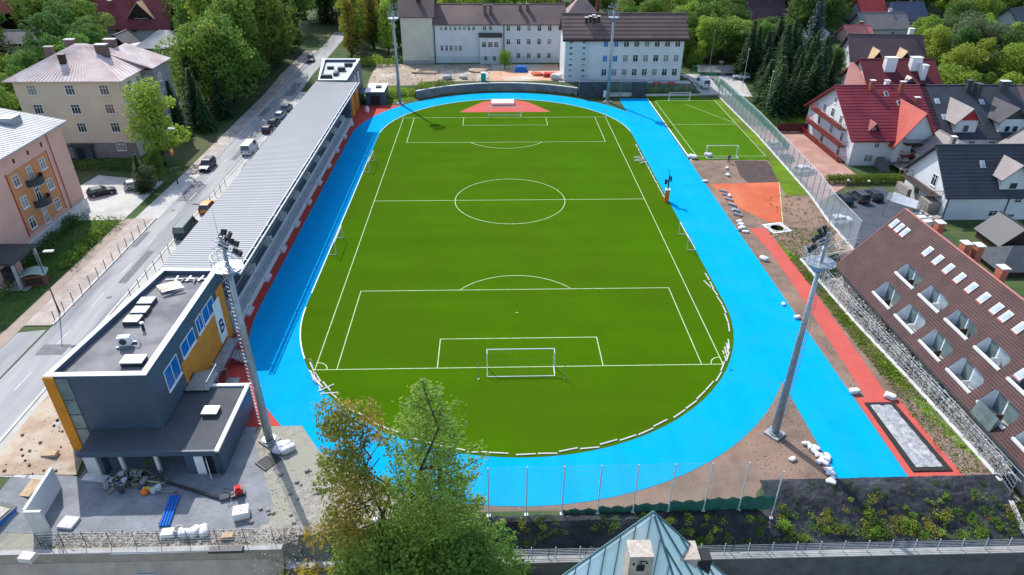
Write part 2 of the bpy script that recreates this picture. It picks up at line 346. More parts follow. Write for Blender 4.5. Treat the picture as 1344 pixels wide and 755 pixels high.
goal('small_goal', 'small white goal by the track kerb beside the stand, nearer the camera', (c.x, c.y, 0), R(90), (p2_-p1).length, 2.0, 1.2, .05, gl)
p1, p2_ = G(485, 226), G(491.5, 211); c = (p1+p2_)/2
goal('small_goal', 'small white goal by the track kerb beside the stand, farther up the pitch', (c.x, c.y, 0), R(90), (p2_-p1).length, 2.0, 1.2, .05, gl)
p1, p2_ = G(903, 328.5), G(889, 308); c = (p1+p2_)/2
goal('small_goal', 'small grey-white goal near the white boards, below the orange padded mast', (c.x, c.y, 0), R(-90), (p2_-p1).length, 2.0, 1.3, .045, gl)
goal('training_goal', 'white training goal at the earth end of the small side pitch', (41.3, 65.4, 0), R(180), 6.0, 2.1, 1.4, .06, 'goals of the small side pitch')
goal('training_goal', 'white training goal at the school end of the small side pitch', (42.2, 103.0, 0), 0, 5.0, 2.0, 1.4, .06, 'goals of the small side pitch')
for i, x in enumerate((-4.6, 4.7)):
    b = MB().tube((0, 0, 0), (0, 0, 2.1), .03).tube((0, 0, 0), (0, 0, .06), .12)
    tag(put(b.mesh('net_post', steel), 'net_post', None, (x, -2.05, 0)), 'thin grey net post standing behind the near goal, ' + ('on its stand side' if i == 0 else 'on its red path side'), 'post', 'net posts behind the near goal')
# corner flags
for (x, y, lab) in ((-22.7, 0, 'yellow corner flag at the near corner by the stand, beside white boards'), (22.7, 0, 'yellow corner flag at the near corner towards the sprint track'), (-22.7, LN, 'pale corner flag at the far corner by the stand'), (22.7, LN, 'pale corner flag at the far corner below the school')):
    t = thing('corner_flag', lab, 'flag', (x, y, 0), rnd.uniform(-.5, .5), 'corner flags of the football pitch')
    MB().tube((0, 0, 0), (0, 0, 1.5), .022).tube((0, 0, 0), (0, 0, .05), .08).build('pole', white, t)
    f = MB(); f.add([(0, -.012, 1.5), (0, -.012, 1.12), (-.2, .02, 1.15), (-.38, -.02, 1.2), (-.38, -.01, 1.42), (-.2, .03, 1.48), (0, .012, 1.5), (0, .012, 1.12), (-.2, .045, 1.15), (-.38, .0, 1.2), (-.38, .015, 1.42), (-.2, .055, 1.48)],
        [(0, 1, 2, 5), (5, 2, 3, 4), (6, 11, 8, 7), (11, 10, 9, 8), (0, 5, 11, 6), (5, 4, 10, 11), (4, 3, 9, 10), (1, 7, 8, 2), (2, 8, 9, 3)])
    f.build('flag', yellow if y == 0 else line_m, t)
# ------------------------------------------------------------------ white kerb and loose boards round the turf
kb = MB()
for y0 in range(16, 66, 2):
    kb.box(-RI-.02, -RI+.09, y0, y0+1.97, .0, .09)
for i in range(20):
    a0 = math.pi+ (i/20)*.42; p = [(RI*math.cos(a0+q), Y0+RI*math.sin(a0+q)) for q in (0, .02)]; q = [((RI-.14)*math.cos(a0+k), Y0+(RI-.14)*math.sin(a0+k)) for k in (.02, 0)]
    kb.prism(p+q, 0, .09)
o = kb.build('track_kerb', white); tag(o, 'white raised kerb between blue track and turf along the stand side', 'kerb')
fk = MB()
for i in range(64):
    a0 = math.pi*(.02+.96*i/64); a1 = math.pi*(.02+.96*(i+.94)/64)
    fk.prism([(r*math.cos(a), Y1+r*math.sin(a)) for r, a in ((RI, a0), (RI, a1), (RI-.1, a1), (RI-.1, a0))], 0, .07)
tag(fk.build('track_kerb', white), 'white raised kerb round the far bend of the turf, before the school', 'kerb')
board = MB().box(-.93, .93, -.075, .075, 0, .07).box(-.9, -.7, -.1, .1, 0, .05).box(.7, .9, -.1, .1, 0, .05).mesh('kerb_board', mat('board_white', (.50, .49, .46), (.40, .39, .36), sc=2, rough=.7))
def kboard(x, y, a, lab, grp):
    o = put(board, 'kerb_board', None, (x, y, .014), a); tag(o, lab, 'board', grp); return o
GB = 'white boards laid end to end round the near bend'
aa = R(208)
while aa < R(372):
    if not (R(343) < aa < R(346)):
        rr = RI-.45+rnd.uniform(-.12, .12); kboard(rr*math.cos(aa), Y0+rr*math.sin(aa), aa+math.pi/2+rnd.gauss(0, .05), 'white board in the curved row between turf and blue track, near bend', GB)
    aa += 2.08/RI*(1.0 if rnd.random() > .12 else 1.25)
for y0 in (17.0, 19.2, 46.2, 48.3, 50.5, 52.7, 54.9, 57.2, 59.4, 61.8, 64.2, 66.6, 69, 71.4):
    kboard(RI-.42, y0, R(90)+rnd.gauss(0, .04), 'white board in the straight row along the sprint track side of the turf', 'white boards along the straight edge of the turf')
for (u, v, a, lab) in ((428, 509.5, 30, 'loose white board lying aslant on turf near the yellow corner flag'), (432.5, 516.5, -3, 'loose white board lying level on the turf beside the slanted one')):
    p = G(u, v); kboard(p.x, p.y, R(a+8), lab, 'loose boards by the corner flag')
for i in range(7):
    p = G(409+i*1.9+rnd.uniform(-1.5, 1.5), 492+i*2.5); o = kboard(p.x, p.y, R(-58+rnd.uniform(-14, 14)), 'white board in the jumbled heap beside the corner flag, stand side', 'heap of white boards'); o.location.z = .02+.05*(i % 3)
for i in range(4):
    p = G(962-i*1.8, 452+i*5); o = kboard(p.x-.5, p.y, R(76+i*3), 'white board stacked beside the row near the yellow flag, sprint track side', 'boards stacked by the flag'); o.location.z = .015
for i in range(5):
    p = G(841+rnd.uniform(-4, 4), 206+i*2.2); o = kboard(p.x, p.y, R(rnd.uniform(-30, 30)), 'white board in the small heap on the turf above the orange mast', 'small heap of boards by the track'); o.location.z = .01+.06*i
# ------------------------------------------------------------------ floodlights
def floodlight(label, x, y, yaw):
    t = thing('floodlight_mast', label, 'floodlight', (x, y, 0), yaw, 'tall floodlight masts round the ground')
    b = MB(); b.box(-.75, .75, -.75, .75, -.1, .22); b.box(-.42, .42, -.42, .42, .22, .3)
    b.build('foundation', concrete, t)
    p = MB(); p.smooth = True; p.tube((0, 0, .3), (0, 0, 20.6), .40, .16, n=16); p.smooth = False; p.tube((0, 0, .3), (0, 0, .36), .62, n=16)
    for z in (6.5, 13): p.tube((0, 0, z), (0, 0, z+.12), .42-.012*z, n=16)
    p.build('pole', steel, t)
    l = MB()
    for s in (-.2, .2): l.tube((s, -.58, 2.5), (s, -.42, 19.2), .02, n=4)
    for i in range(42):
        z = 2.6+i*.4; yy = -.58+.16*(z-2.5)/16.7; l.tube((-.2, yy, z), (.2, yy, z), .013, n=4)
        if i % 6 == 0: l.tube((0, yy, z), (0, -.2, z), .015, n=4)
    l.build('ladder', steel, t)
    q = MB(); q.lathe([(.2, 18.2), (1.25, 19.1), (1.25, 19.16), (.2, 19.16)], 14)
    for i in range(14):
        a = 2*math.pi*i/14; q.tube((1.22*math.cos(a), 1.22*math.sin(a), 19.16), (1.22*math.cos(a), 1.22*math.sin(a), 20.2), .018, n=4)
    for z in (19.7, 20.2):
        pts = [(1.22*math.cos(2*math.pi*i/14), 1.22*math.sin(2*math.pi*i/14), z) for i in range(15)]; q.path(pts, .022, 4)
    q.build('platform', steel, t)
    h = MB()
    for z, w in ((20.45, 1.45), (21.25, 1.25)): h.tube((-w, .3, z), (w, .3, z), .06); h.tube((-w, -.1, z), (w, -.1, z), .05); h.tube((0, 0, z), (0, .3, z), .06)
    h.tube((0, 0, 20.5), (0, 0, 21.9), .1); h.build('head_frame', steel, t)
    MB().tube((-.3, 0, 21.6), (-.32, 0, 24.4), .022, .008, n=5).build('lightning_rod', steel, t)
    lamp = MB(); lamp.extr([(-.1, -.2), (.1, -.25), (.1, .25), (-.1, .2)], 'x', -.22, .22); lm = lamp.mesh('lamp', black)
    gl_ = MB().box(-.2, .2, .101, .115, -.22, .22).mesh('lamp_glass', sglass)
    for z, xs in ((20.55, (-1.3, -.65, .65, 1.3)), (21.35, (-1.05, -.35, .35, 1.05)), (21.95, (-.4, .4))):
        for xx in xs:
            o = put(lm, 'lamp', t, (xx, .55, z)); o.rotation_euler = (R(-32), 0, R(rnd.uniform(-22, 22))); put(gl_, 'lamp_glass', o)
    return t
floodlight('tall floodlight mast with ladder by the paved yard, in front of building B', -24.46, -10.95, R(-38))
floodlight('tall floodlight mast standing on bare earth between oval and sprint track', 24.3, -11.2, R(38))
floodlight('tall floodlight mast at the far bend beside the stand end block', -24.5, 101.4, R(-142))
floodlight('tall floodlight mast in front of the pale school block', 24.7, 102.2, R(142))
# ------------------------------------------------------------------ padded mast, high jump mat, throwing circle, sand pit
t = thing('equipment_mast', 'dark camera mast with orange padded base at the turf edge', 'mast', (26.0, 44.2, 0), R(-10))
MB().box(-.35, .35, -.35, .35, 0, 2.1).build('padding', orangepl, t); MB().box(-.4, .4, -.4, .4, 2.1, 2.22).build('padding_cap', white, t)
b = MB(); b.tube((0, 0, 2.2), (0, 0, 4.6), .12); b.tube((-.5, 0, 3.0), (.3, 0, 4.4), .06); b.tube((0, 0, 4.6), (-.3, .1, 5.6), .05); b.box(-.65, -.25, -.2, .2, 3.1, 3.9); b.box(.2, .45, -.2, .2, 3.6, 4.5); b.build('mast_head', dsteel, t)
p = G(663, 135)
t = thing('high_jump_mat', 'pale pink covered high jump mat on the red apron', 'mat', (-.3, 101.2, 0))
mm = mat('mat_cover', (.80, .55, .50), (.74, .46, .42), sc=.8, rough=.6)
MB().box(-2.7, 2.7, -1.7, 1.7, .08, .62).build('cover', mm, t); MB().box(-2.75, 2.75, -1.75, 1.75, 0, .08).build('skirt', dsteel, t)
for s in (-1, 1): MB().tube((s*2.6, -2.2, 0), (s*2.6, -2.2, 1.9), .03).box(s*2.6-.25, s*2.6+.25, -2.35, -2.05, 0, .04).build('upright', white, t)
t = thing('throwing_circle', 'square white framed concrete throwing circle at the tip of the clay', 'throwing circle', (40.9, 33.9, 0), R(14))
MB().box(-1.3, 1.3, -1.3, 1.3, 0, .03).build('slab', concrete, t)
f = MB(); [f.box(*q) for q in ((-1.6, 1.6, -1.6, -1.3, 0, .06), (-1.6, 1.6, 1.3, 1.6, 0, .06), (-1.6, -1.3, -1.3, 1.3, 0, .06), (1.3, 1.6, -1.3, 1.3, 0, .06))]; f.build('rim', white, t)
MB().lathe([(1.07, .034), (1.07, .04), (1.0, .04), (1.0, .034)], 24).build('ring', white, t)
t = thing('jumping_pit', 'long jump pit with dark border and grey wrinkled cover', 'sand pit', (0, 0, 0))
rim = [(35.2, -16.4), (38.9, -16.4), (38.3, -6.9), (35.2, -6.9)]; inn = [(35.75, -15.9), (38.35, -15.9), (37.85, -7.2), (35.6, -7.2)]
b = MB()
for i in range(4):
    j = (i+1) % 4; b.prism([rim[i], rim[j], inn[j], inn[i]], .012, .12)
b.build('border', rubber, t)
cov = mat('pit_cover', (.34, .345, .36), (.20, .205, .215), sc=3.2, rough=.55, bump=1, bsc=5, c3=(.42, .42, .41), sc3=1.4, spec=.4)
b = MB(); nn, kk = 24, 80
for j in range(kk+1):
    for i in range(nn+1):
        q = Vector(inn[0]).lerp(Vector(inn[1]), i/nn).lerp(Vector(inn[3]).lerp(Vector(inn[2]), i/nn), j/kk); b.v.append((q.x, q.y, .05+.07*noise.noise((q.x*1.7, q.y*1.7, 0))+.07*abs(noise.noise((q.x*3+q.y, q.y*4, 3)))))
for j in range(kk):
    for i in range(nn): b.f.append([j*(nn+1)+i, j*(nn+1)+i+1, (j+1)*(nn+1)+i+1, (j+1)*(nn+1)+i]); b.m.append(0); b.sm.append(True)
b.build('cover', cov, t)
# ------------------------------------------------------------------ sacks
def sackmesh(seed, L=.8, Wd=.5, H=.28):
    b = MB(); b.smooth = True; n, m = 14, 9; rr = random.Random(seed)
    for j in range(m+1):
        v = -math.pi/2+math.pi*j/m
        for i in range(n):
            a = 2*math.pi*i/n; cx = math.cos(a); sy = math.sin(a)
            sq = lambda q, e: math.copysign(abs(q)**e, q)
            x = L/2*sq(math.cos(v), .5)*sq(cx, .6); y = Wd/2*sq(math.cos(v), .5)*sq(sy, .6); z = H/2+H/2*sq(math.sin(v), .7)
            k = 1+.22*noise.noise((x*3+seed*5, y*3, z*4))+.10*noise.noise((x*9+seed, y*9, z*8)); b.v.append((x*k, y*k, max(0, z*k)))
    for j in range(m):
        for i in range(n): b.f.append([j*n+i, j*n+(i+1) % n, (j+1)*n+(i+1) % n, (j+1)*n+i]); b.m.append(0); b.sm.append(True)
    return b.mesh('sack', sackm)
SK = [sackmesh(i) for i in range(4)]
def sack(x, y, z, s, lab, grp):
    o = put(rnd.choice(SK), 'white_sack', None, (x, y, z), rnd.uniform(0, 3.1), (s, s, s*rnd.uniform(.9, 1.3))); tag(o, lab, 'sack', grp)
lab = 'white sack in the winding row along the near tip of the sprint track'
for i, (u, v) in enumerate(((1058, 584), (1063, 588), (1067, 592), (1071, 596), (1075, 599), (1079, 603), (1076, 607), (1082, 609), (1086, 600), (1071, 589), (1084, 604), (1090, 623), (1092, 630), (1090, 634), (1087, 618))):
    p = G(u, v); sack(p.x, p.y, 0, 1.05, lab, 'row of sacks by the sprint track tip')
for i, (u, v) in enumerate(((970, 292), (972, 297), (975, 300), (971, 302), (978, 305), (973, 296))):
    p = G(u, v); sack(p.x, p.y, .1*(i % 2), 1.25, 'white sack in the cluster at the end of the pipe trench', 'cluster of sacks by the trench')
for (u, v, s, lab) in ((1002, 341, 1.7, 'white sack lying alone between blue track and red path, farther of two'), (1121, 516, 1.5, 'white sack at the blue track edge near the pit'), (1168, 523, 1.6, 'long white sack dropped on the red path before the pit'), (957, 258, 1.2, 'white sack at the track edge below the clay sector'), (925, 239, 1.2, 'white sheet of board at the track edge by bare ground'), (909, 208, 2.4, 'white bundle at the near corner of the small side pitch'), (929, 205, 2.0, 'white bundle under the post of the side pitch goal'), (963, 276, 1.1, 'white sack at the track edge just above the trench'), (955, 231, 1.3, 'pale lump on the grey earth, nearer the clay'), (954, 222, 1.1, 'pale lump on the grey earth, nearer the goal'), (1046, 418, 1.1, 'small white sack on the track edge by the floodlight pole'), (1040, 604, 1.0, 'pale lump on bare earth beside the floodlight foot'), (1028, 400, .9, 'small white scrap at the track edge by the path')):
    p = G(u, v); sack(p.x, p.y, 0, s, lab, None)
for i, (u, v) in enumerate(((367, 590), (373, 588), (379, 592))):
    p = G(u, v); sack(p.x, p.y, 0, 1.9, 'bulky white bag beside the floodlight foot in the gravel', 'big white bags by the mast')
# pipe trench bits
tb = [(949, 252), (953, 257), (957, 263), (961, 270), (965, 277), (968, 283)]
for i, (u, v) in enumerate(tb):
    p = G(u, v); b = MB().box(-.7, .7, -.22, .22, 0, .3).box(-.6, .6, -.12, .12, .3, .36); tag(put(b.mesh('drain_element', steel), 'drain_element', None, (p.x, p.y, 0), R(-50+rnd.uniform(-10, 10))), 'grey channel element in the line between track and clay', 'drain', 'channel elements beside the track')
# person by the side pitch goal
def person(label, x, y, z, rz, shirt, trousers, hair, pose):
    """pose: dict of joint -> (x,y,z); body grown with a skin modifier, one continuous mesh"""
    t = thing('person', label, 'person', (x, y, z), rz)
    names = ['pelvis', 'waist', 'chest', 'neck', 'head', 'crown', 'lsh', 'lel', 'lha', 'lfi', 'rsh', 'rel', 'rha', 'rfi', 'lhi', 'lkn', 'lan', 'lto', 'rhi', 'rkn', 'ran', 'rto']
    rad = dict(pelvis=.15, waist=.135, chest=.16, neck=.06, head=.095, crown=.085, lsh=.07, rsh=.07, lel=.048, rel=.048, lha=.036, rha=.036, lfi=.025, rfi=.025, lhi=.095, rhi=.095, lkn=.062, rkn=.062, lan=.045, ran=.045, lto=.042, rto=.042)
    ed = [('pelvis', 'waist'), ('waist', 'chest'), ('chest', 'neck'), ('neck', 'head'), ('head', 'crown'), ('chest', 'lsh'), ('lsh', 'lel'), ('lel', 'lha'), ('lha', 'lfi'), ('chest', 'rsh'), ('rsh', 'rel'), ('rel', 'rha'), ('rha', 'rfi'), ('pelvis', 'lhi'), ('lhi', 'lkn'), ('lkn', 'lan'), ('lan', 'lto'), ('pelvis', 'rhi'), ('rhi', 'rkn'), ('rkn', 'ran'), ('ran', 'rto')]
    def skin(nm, vs, es, grow, m):
        idx = {k: i for i, k in enumerate(vs)}; me = bpy.data.meshes.new(nm); me.from_pydata([pose[k] for k in vs], [(idx[a], idx[b]) for a, b in es], []); me.materials.append(m)
        o = put(me, nm, t); o.modifiers.new('Skin', 'SKIN'); sv = me.skin_vertices[0].data
        for k, i in idx.items(): sv[i].radius = (rad[k]+grow, rad[k]+grow)
        sv[0].use_root = True; s2 = o.modifiers.new('Subsurf', 'SUBSURF'); s2.levels = 1; s2.render_levels = 1
        return o
    sk = mat('skin', (.50, .30, .21), (.45, .26, .18), sc=4, rough=.6)
    body = skin('body', names, ed, 0, sk)
    hd = Vector(pose['head']); cr = Vector(pose['crown'])
    skin('jacket', ['chest', 'waist', 'pelvis', 'lsh', 'lel', 'rsh', 'rel'], [('pelvis', 'waist'), ('waist', 'chest'), ('chest', 'lsh'), ('lsh', 'lel'), ('chest', 'rsh'), ('rsh', 'rel')], .02, shirt)
    skin('trousers', ['pelvis', 'lhi', 'lkn', 'lan', 'rhi', 'rkn', 'ran'], [('pelvis', 'lhi'), ('lhi', 'lkn'), ('lkn', 'lan'), ('pelvis', 'rhi'), ('rhi', 'rkn'), ('rkn', 'ran')], .018, trousers)
    h = MB(); h.smooth = True; n = 10
    h.lathe([(.105, -.02), (.125, .03), (.118, .085), (.08, .125), (.02, .14)], n, tuple(hd+(cr-hd)*.45)); h.build('hair', hair, t)
    b = MB()
    for k in ('l', 'r'):
        a = Vector(pose[k+'an']); c_ = Vector(pose[k+'to']); b.tube(a+Vector((0, 0, -.02)), c_, .06, .05, n=8)
    b.build('shoes', black, t)
    return t
stand_pose = dict(pelvis=(0, 0, .92), waist=(0, 0, 1.1), chest=(0, .02, 1.33), neck=(0, .02, 1.5), head=(0, .0, 1.6), crown=(0, .0, 1.7), lsh=(-.2, .02, 1.4), lel=(-.26, 0, 1.12), lha=(-.2, -.2, 1.0), lfi=(-.17, -.27, .98), rsh=(.2, .02, 1.4), rel=(.27, .02, 1.12), rha=(.27, -.06, .88), rfi=(.27, -.08, .79), lhi=(-.1, 0, .85), lkn=(-.11, -.03, .47), lan=(-.12, .02, .08), lto=(-.13, -.15, .045), rhi=(.1, 0, .85), rkn=(.12, -.08, .48), ran=(.13, .05, .09), rto=(.14, -.12, .045))
navy = mat('navy_cloth', (.02, .03, .07), (.03, .04, .09), sc=5); greyc = mat('grey_cloth', (.10, .10, .12), (.07, .07, .09), sc=5); hairb = mat('brown_hair', (.035, .022, .015), (.05, .03, .02), sc=9)
p = G(956, 214); person('person in dark clothes standing behind the small side pitch goal', p.x, p.y, 0, R(160), navy, greyc, hairb, stand_pose)
# ------------------------------------------------------------------ window helper (shared meshes)
WIN = {}; glass2 = glassmat('grey_glass', (.075, .09, .10)); curtain = mat('curtained_pane', (.30, .29, .27), (.16, .16, .16), sc=2.5, rough=.25, spec=.6)
def window(parent, x, y, z, rz, w, h, fr=white, gl=glass, mull=1, bars=1, name='window', sill=True, blind=None):
    """window with its face towards local -y at rz = 0; (x,y,z) = middle of its foot on the wall"""
    if gl is glass: gl = rnd.choice((glass, glass, glass, glass2, curtain))
    key = (round(w, 2), round(h, 2), fr.name, gl.name, mull, bars, sill)
    if key not in WIN:
        f = MB(); t = .085 if w > .8 else .06
        f.box(-w/2, -w/2+t, -.05, .05, 0, h); f.box(w/2-t, w/2, -.05, .05, 0, h); f.box(-w/2+t, w/2-t, -.05, .05, 0, t); f.box(-w/2+t, w/2-t, -.05, .05, h-t, h)
        for i in range(mull): xx = -w/2+w*(i+1)/(mull+1); f.box(xx-t*.4, xx+t*.4, -.045, .045, t, h-t)
        for i in range(bars): zz = h*.68 if bars == 1 else h*(i+1)/(bars+1); f.box(-w/2+t, w/2-t, -.04, .04, zz-.03, zz+.03)
        s = MB().box(-w/2-.08, w/2+.08, -.16, .05, -.07, -.003) if sill else None
        WIN[key] = (f.mesh('window', fr), MB().box(-w/2+.01, w/2-.01, -.022, .03, .01, h-.01).mesh('pane', gl), s.mesh('sill', fr) if sill else None)
    a, b, s = WIN[key]; o = put(a, name, parent, (x, y, z), rz); put(b, 'pane', o)
    if s: put(s, 'sill', o)
    return o
def ribs(mb, p0, p1, q0, q1, n, r=.03, up=None):
    """raised seams from the edge p0-p1 to the edge q0-q1"""
    p0, p1, q0, q1 = map(Vector, (p0, p1, q0, q1)); nn = (p1-p0).cross(q0-p0).normalized()
    if nn.z < 0: nn = -nn
    for i in range(n+1):
        a = p0.lerp(p1, i/n); b = q0.lerp(q1, i/n)
        if (b-a).length < .3: continue
        d = (p1-p0).normalized()*r
        mb.add([a-d, a+d, b+d, b-d, a-d+nn*r*2, a+d+nn*r*2, b+d+nn*r*2, b-d+nn*r*2], [(4, 5, 6, 7), (0, 1, 5, 4), (1, 2, 6, 5), (2, 3, 7, 6), (3, 0, 4, 7)])
def slab(mb, pts, th):
    """roof slab: polygon pts (top face, counter-clockwise seen from above) with thickness th downwards"""
    pts = [Vector(q) for q in pts]; n = len(pts); nn = (pts[1]-pts[0]).cross(pts[2]-pts[0]).normalized()
    if nn.z < 0: pts = pts[::-1]; nn = -nn
    lo = [q-nn*th for q in pts]
    mb.add(pts+lo, [tuple(range(n)), tuple(range(n, 2*n))[::-1]]+[(i, n+i, n+(i+1) % n, (i+1) % n) for i in range(n)])
def chimney(parent, x, y, z0, z1, w, d, m, cap=concrete, pots=0, name='chimney'):
    c = MB().box(-w/2, w/2, -d/2, d/2, z0, z1).build(name, m, parent, (x, y, 0)); MB().box(-w/2-.1, w/2+.1, -d/2-.1, d/2+.1, z1, z1+.12).build('chimney_cap', cap, c); return c
# ------------------------------------------------------------------ building B
BH = 9.0
membrane = mat('roof_membrane', (.19, .185, .19), (.13, .128, .135), sc=.35, rough=.85, bump=.25, bsc=10, c3=(.24, .23, .23), sc3=.2)
white_met = mat('white_metal', (.78, .78, .78), (.68, .68, .69), sc=.5, rough=.4)
B = thing('clubhouse', 'dark slate clubhouse with white parapet and orange panel marked B', 'building')
foot = [(-42.2, -12.0), (-33.35, -12.0), (-33.4, 7.0), (-39.6, 7.2)]
ins = [(-41.65, -11.45), (-33.95, -11.45), (-33.98, 6.45), (-39.2, 6.6)]
w = MB().prism(foot, -.6, BH-.75)
for i in range(4):
    j = (i+1) % 4; w.prism([foot[i], foot[j], ins[j], ins[i]], BH-.75, BH-.08)
w.build('wall', slate, B)
MB().prism([(-41.64, -11.44), (-33.96, -11.44), (-33.99, 6.44), (-39.19, 6.59)], BH-.74, BH-.62).build('roof', membrane, B)
cp = MB()
for i in range(4):
    j = (i+1) % 4; a, b_, c, d = foot[i], foot[j], ins[j], ins[i]; cp.prism([a, b_, c, d], BH-.078, BH)
cp.build('parapet_cap', white_met, B)
MB().box(-42.25, -41.3, -12.14, -11.4, -.5, BH-.09).build('corner_column', orange, B)
g = MB().box(-41.28, -40.2, -12.06, -11.9, .8, BH-.3); g.build('glass_strip', gglass, B)
f = MB(); [f.box(-41.29, -40.18, -12.09, -12.061, z, z+.07) for z in (2.9, 4.6, 6.3)]; f.build('glazing_bar', dsteel, B)
Xw = -33.36
def eastrect(uv): return [onx(u, v, Xw) for u, v in uv]
op = [onx(*q, Xw) for q in ((256, 446), (293, 400), (300, 430), (271, 492))]
MB().box(Xw-.02, Xw+.05, -6.1, 4.4, 1.2, 5.62).build('orange_panel', orange, B)
MB().box(Xw-.02, Xw+.045, 4.6, 6.6, .6, 7.4).build('orange_panel', orange, B)
for (y0, y1, z0, z1) in ((-9.4, -6.4, 4.9, 7.2), (-5.4, -2.1, 5.7, 7.3), (-1.3, .2, 5.7, 7.5), (.5, 3.6, 5.7, 7.5)):
    window(B, Xw-.01, (y0+y1)/2, z0, R(90), y1-y0, z1-z0, white_met, bglass, 1, 0, sill=True)
dr = window(B, Xw+.05, -4.9, 1.3, R(90), 1.0, 2.1, dsteel, glass, 0, 0, 'door', False)
sg = MB().box(Xw+.055, Xw+.12, 3.0, 4.9, 1.5, 6.6).build('sign', white_met, B)
tc = bpy.data.curves.new('letter', 'FONT'); tc.body = 'B'; tc.size = 2.3; tc.extrude = .01; tc.align_x = 'CENTER'; tc.offset = .03; tc.materials.append(mat('sign_ink', (.012, .02, .05), sc=2, rough=.5))
tmp = bpy.data.objects.new('tmp', tc); COL.objects.link(tmp); bpy.context.view_layer.update(); lme = bpy.data.meshes.new_from_object(tmp.evaluated_get(bpy.context.evaluated_depsgraph_get())); bpy.data.objects.remove(tmp)
lo = put(lme, 'letter', sg, (Xw+.135, 3.95, 2.6)); lo.rotation_euler = (R(90), 0, R(90))
# roof fittings
def sky_dome(u, v, w, d, lab):
    p = G(u, v, 8.6); t = thing('roof_light', lab, 'skylight', (p.x, p.y, BH-.62), 0, 'flat rooflights on the clubhouse roof')
    MB().box(-w/2-.02, w/2+.02, -d/2-.02, d/2+.02, 0, .42).build('kerb', dsteel, t); MB().prism([(-w/2+.02, -d/2+.02), (w/2-.02, -d/2+.02), (w/2-.02, d/2-.02), (-w/2+.02, d/2-.02)], .42, .52).build('lid', white, t)
sky_dome(193, 397, 1.5, 1.25, 'white rooflight on the clubhouse roof, farthest of three in a row')
sky_dome(185, 409, 1.5, 1.25, 'white rooflight on the clubhouse roof, middle of three in a row')
sky_dome(175, 421, 1.5, 1.25, 'white rooflight on the clubhouse roof, nearest of three in a row')
p = G(176, 474, 8.6); t = thing('roof_hatch', 'wide white roof hatch near the front parapet of the clubhouse', 'hatch', (p.x, p.y, BH-.62)); MB().box(-.95, .95, -.62, .62, 0, .4).build('kerb', dsteel, t); MB().box(-1.0, 1.0, -.66, .66, .4, .5).build('lid', white, t)
p = G(166, 452, 8.6); t = thing('air_conditioner', 'white air conditioning unit with round fan on the clubhouse roof', 'air conditioner', (p.x, p.y, BH-.62), R(8))
MB().box(-.6, .5, -.3, .3, .25, 1.15).build('casing', white, t); fg = MB().lathe([(.32, 0), (.32, .04)], 16).build('fan_grille', dsteel, t, (-.12, -.31, .7)); fg.rotation_euler = (R(90), 0, 0)
f = MB(); f.box(-.8, .8, -.4, -.3, 0, .25); f.box(-.8, .8, .3, .4, 0, .25); f.build('rail', steel, t); MB().path([(.5, .1, .6), (.8, .1, .6), (.9, .2, .9), (1.1, .3, .5), (1.1, .3, 0)], .06).build('pipe', white, t)
p = G(188, 431, 8.6); t = thing('vent_pipe', 'short black vent pipe with white cap on the clubhouse roof', 'vent', (p.x, p.y, BH-.62)); MB().tube((0, 0, 0), (0, 0, .8), .14, n=10).build('pipe', black, t); MB().tube((0, 0, .8), (0, 0, .92), .19, n=10).build('cap', white, t)
for i in range(9):
    p = G(219+i*1.1, 371+i*1.6, 8.5); b = MB().box(-1.1, 1.1, -.16, .16, 0, .05)
    o = put(b.mesh('roof_plank', white_met if i % 3 else timber), 'roof_plank', None, (p.x, p.y, BH-.61+.06*i), R(38+rnd.uniform(-14, 14))); tag(o, 'pale plank in the untidy stack on the clubhouse roof', 'plank', 'planks stacked on the clubhouse roof')
for i in range(5):
    p = G(232+i*8, 366+2*(i % 2), 8.5); b = MB().box(-1.2, 1.2, -.05, .05, 0, .1).box(-.1, .1, -.6, .6, .1, .16)
    o = put(b.mesh('roof_batten', dsteel if i % 2 else white_met), 'roof_batten', None, (p.x, p.y, BH-.6+.01*i), R(rnd.uniform(-12, 12))); tag(o, 'metal batten lying by the far parapet of the clubhouse roof', 'batten', 'battens by the far parapet')
# ------------------------------------------------------------------ annex with porch
A = thing('porch_annex', 'low dark annex with white edged flat roof and open porch', 'building')
ah = 3.0
w = MB(); w.box(-33.3, -27.35, -11.9, -6.0, -.1, ah-.35); w.box(-30.6, -27.35, -15.0, -11.9, -.1, ah-.35); w.box(-39.2, -33.35, -12.3, -12.03, -.1, ah-.35); w.box(-39.2, -37.9, -15.0, -14.1, -.1, ah-.35); w.build('wall', slate, A)
lowroof = mat('annex_roof_membrane', (.085, .09, .10), (.065, .07, .08), sc=.5, rough=.85)
MB().prism([(-39.5, -15.25), (-27.3, -15.25), (-27.3, -5.95), (-33.28, -5.95), (-33.28, -12.02), (-39.8, -12.02)], ah-.35, ah-.15).build('roof', lowroof, A)
cp = MB(); cp.box(-27.62, -27.26, -15.29, -5.9, ah-.148, ah+.05); cp.box(-33.2, -27.63, -6.25, -5.9, ah-.148, ah+.05); cp.build('parapet_cap', white_met, A)
fz = MB(); fz.box(-39.6, -27.64, -15.31, -15.1, ah-.5, ah+.02); fz.build('fascia', slate, A)
for x in (-36.3, -33.2): MB().box(x-.14, x+.14, -14.9, -14.62, -.05, ah-.36).build('column', lconcrete, A)
pr = MB().box(-39.25, -38.2, -15.28, -15.02, -.05, ah-.51); pr.build('porch_pier', lconcrete, A)
d1 = MB().box(-.45, .45, -.03, .03, 0, 2.1).build('door', white_met, A, (-28.55, -15.3, .02), R(-62)); MB().box(.3, .4, -.09, -.03, 1.0, 1.05).build('handle', dsteel, d1)
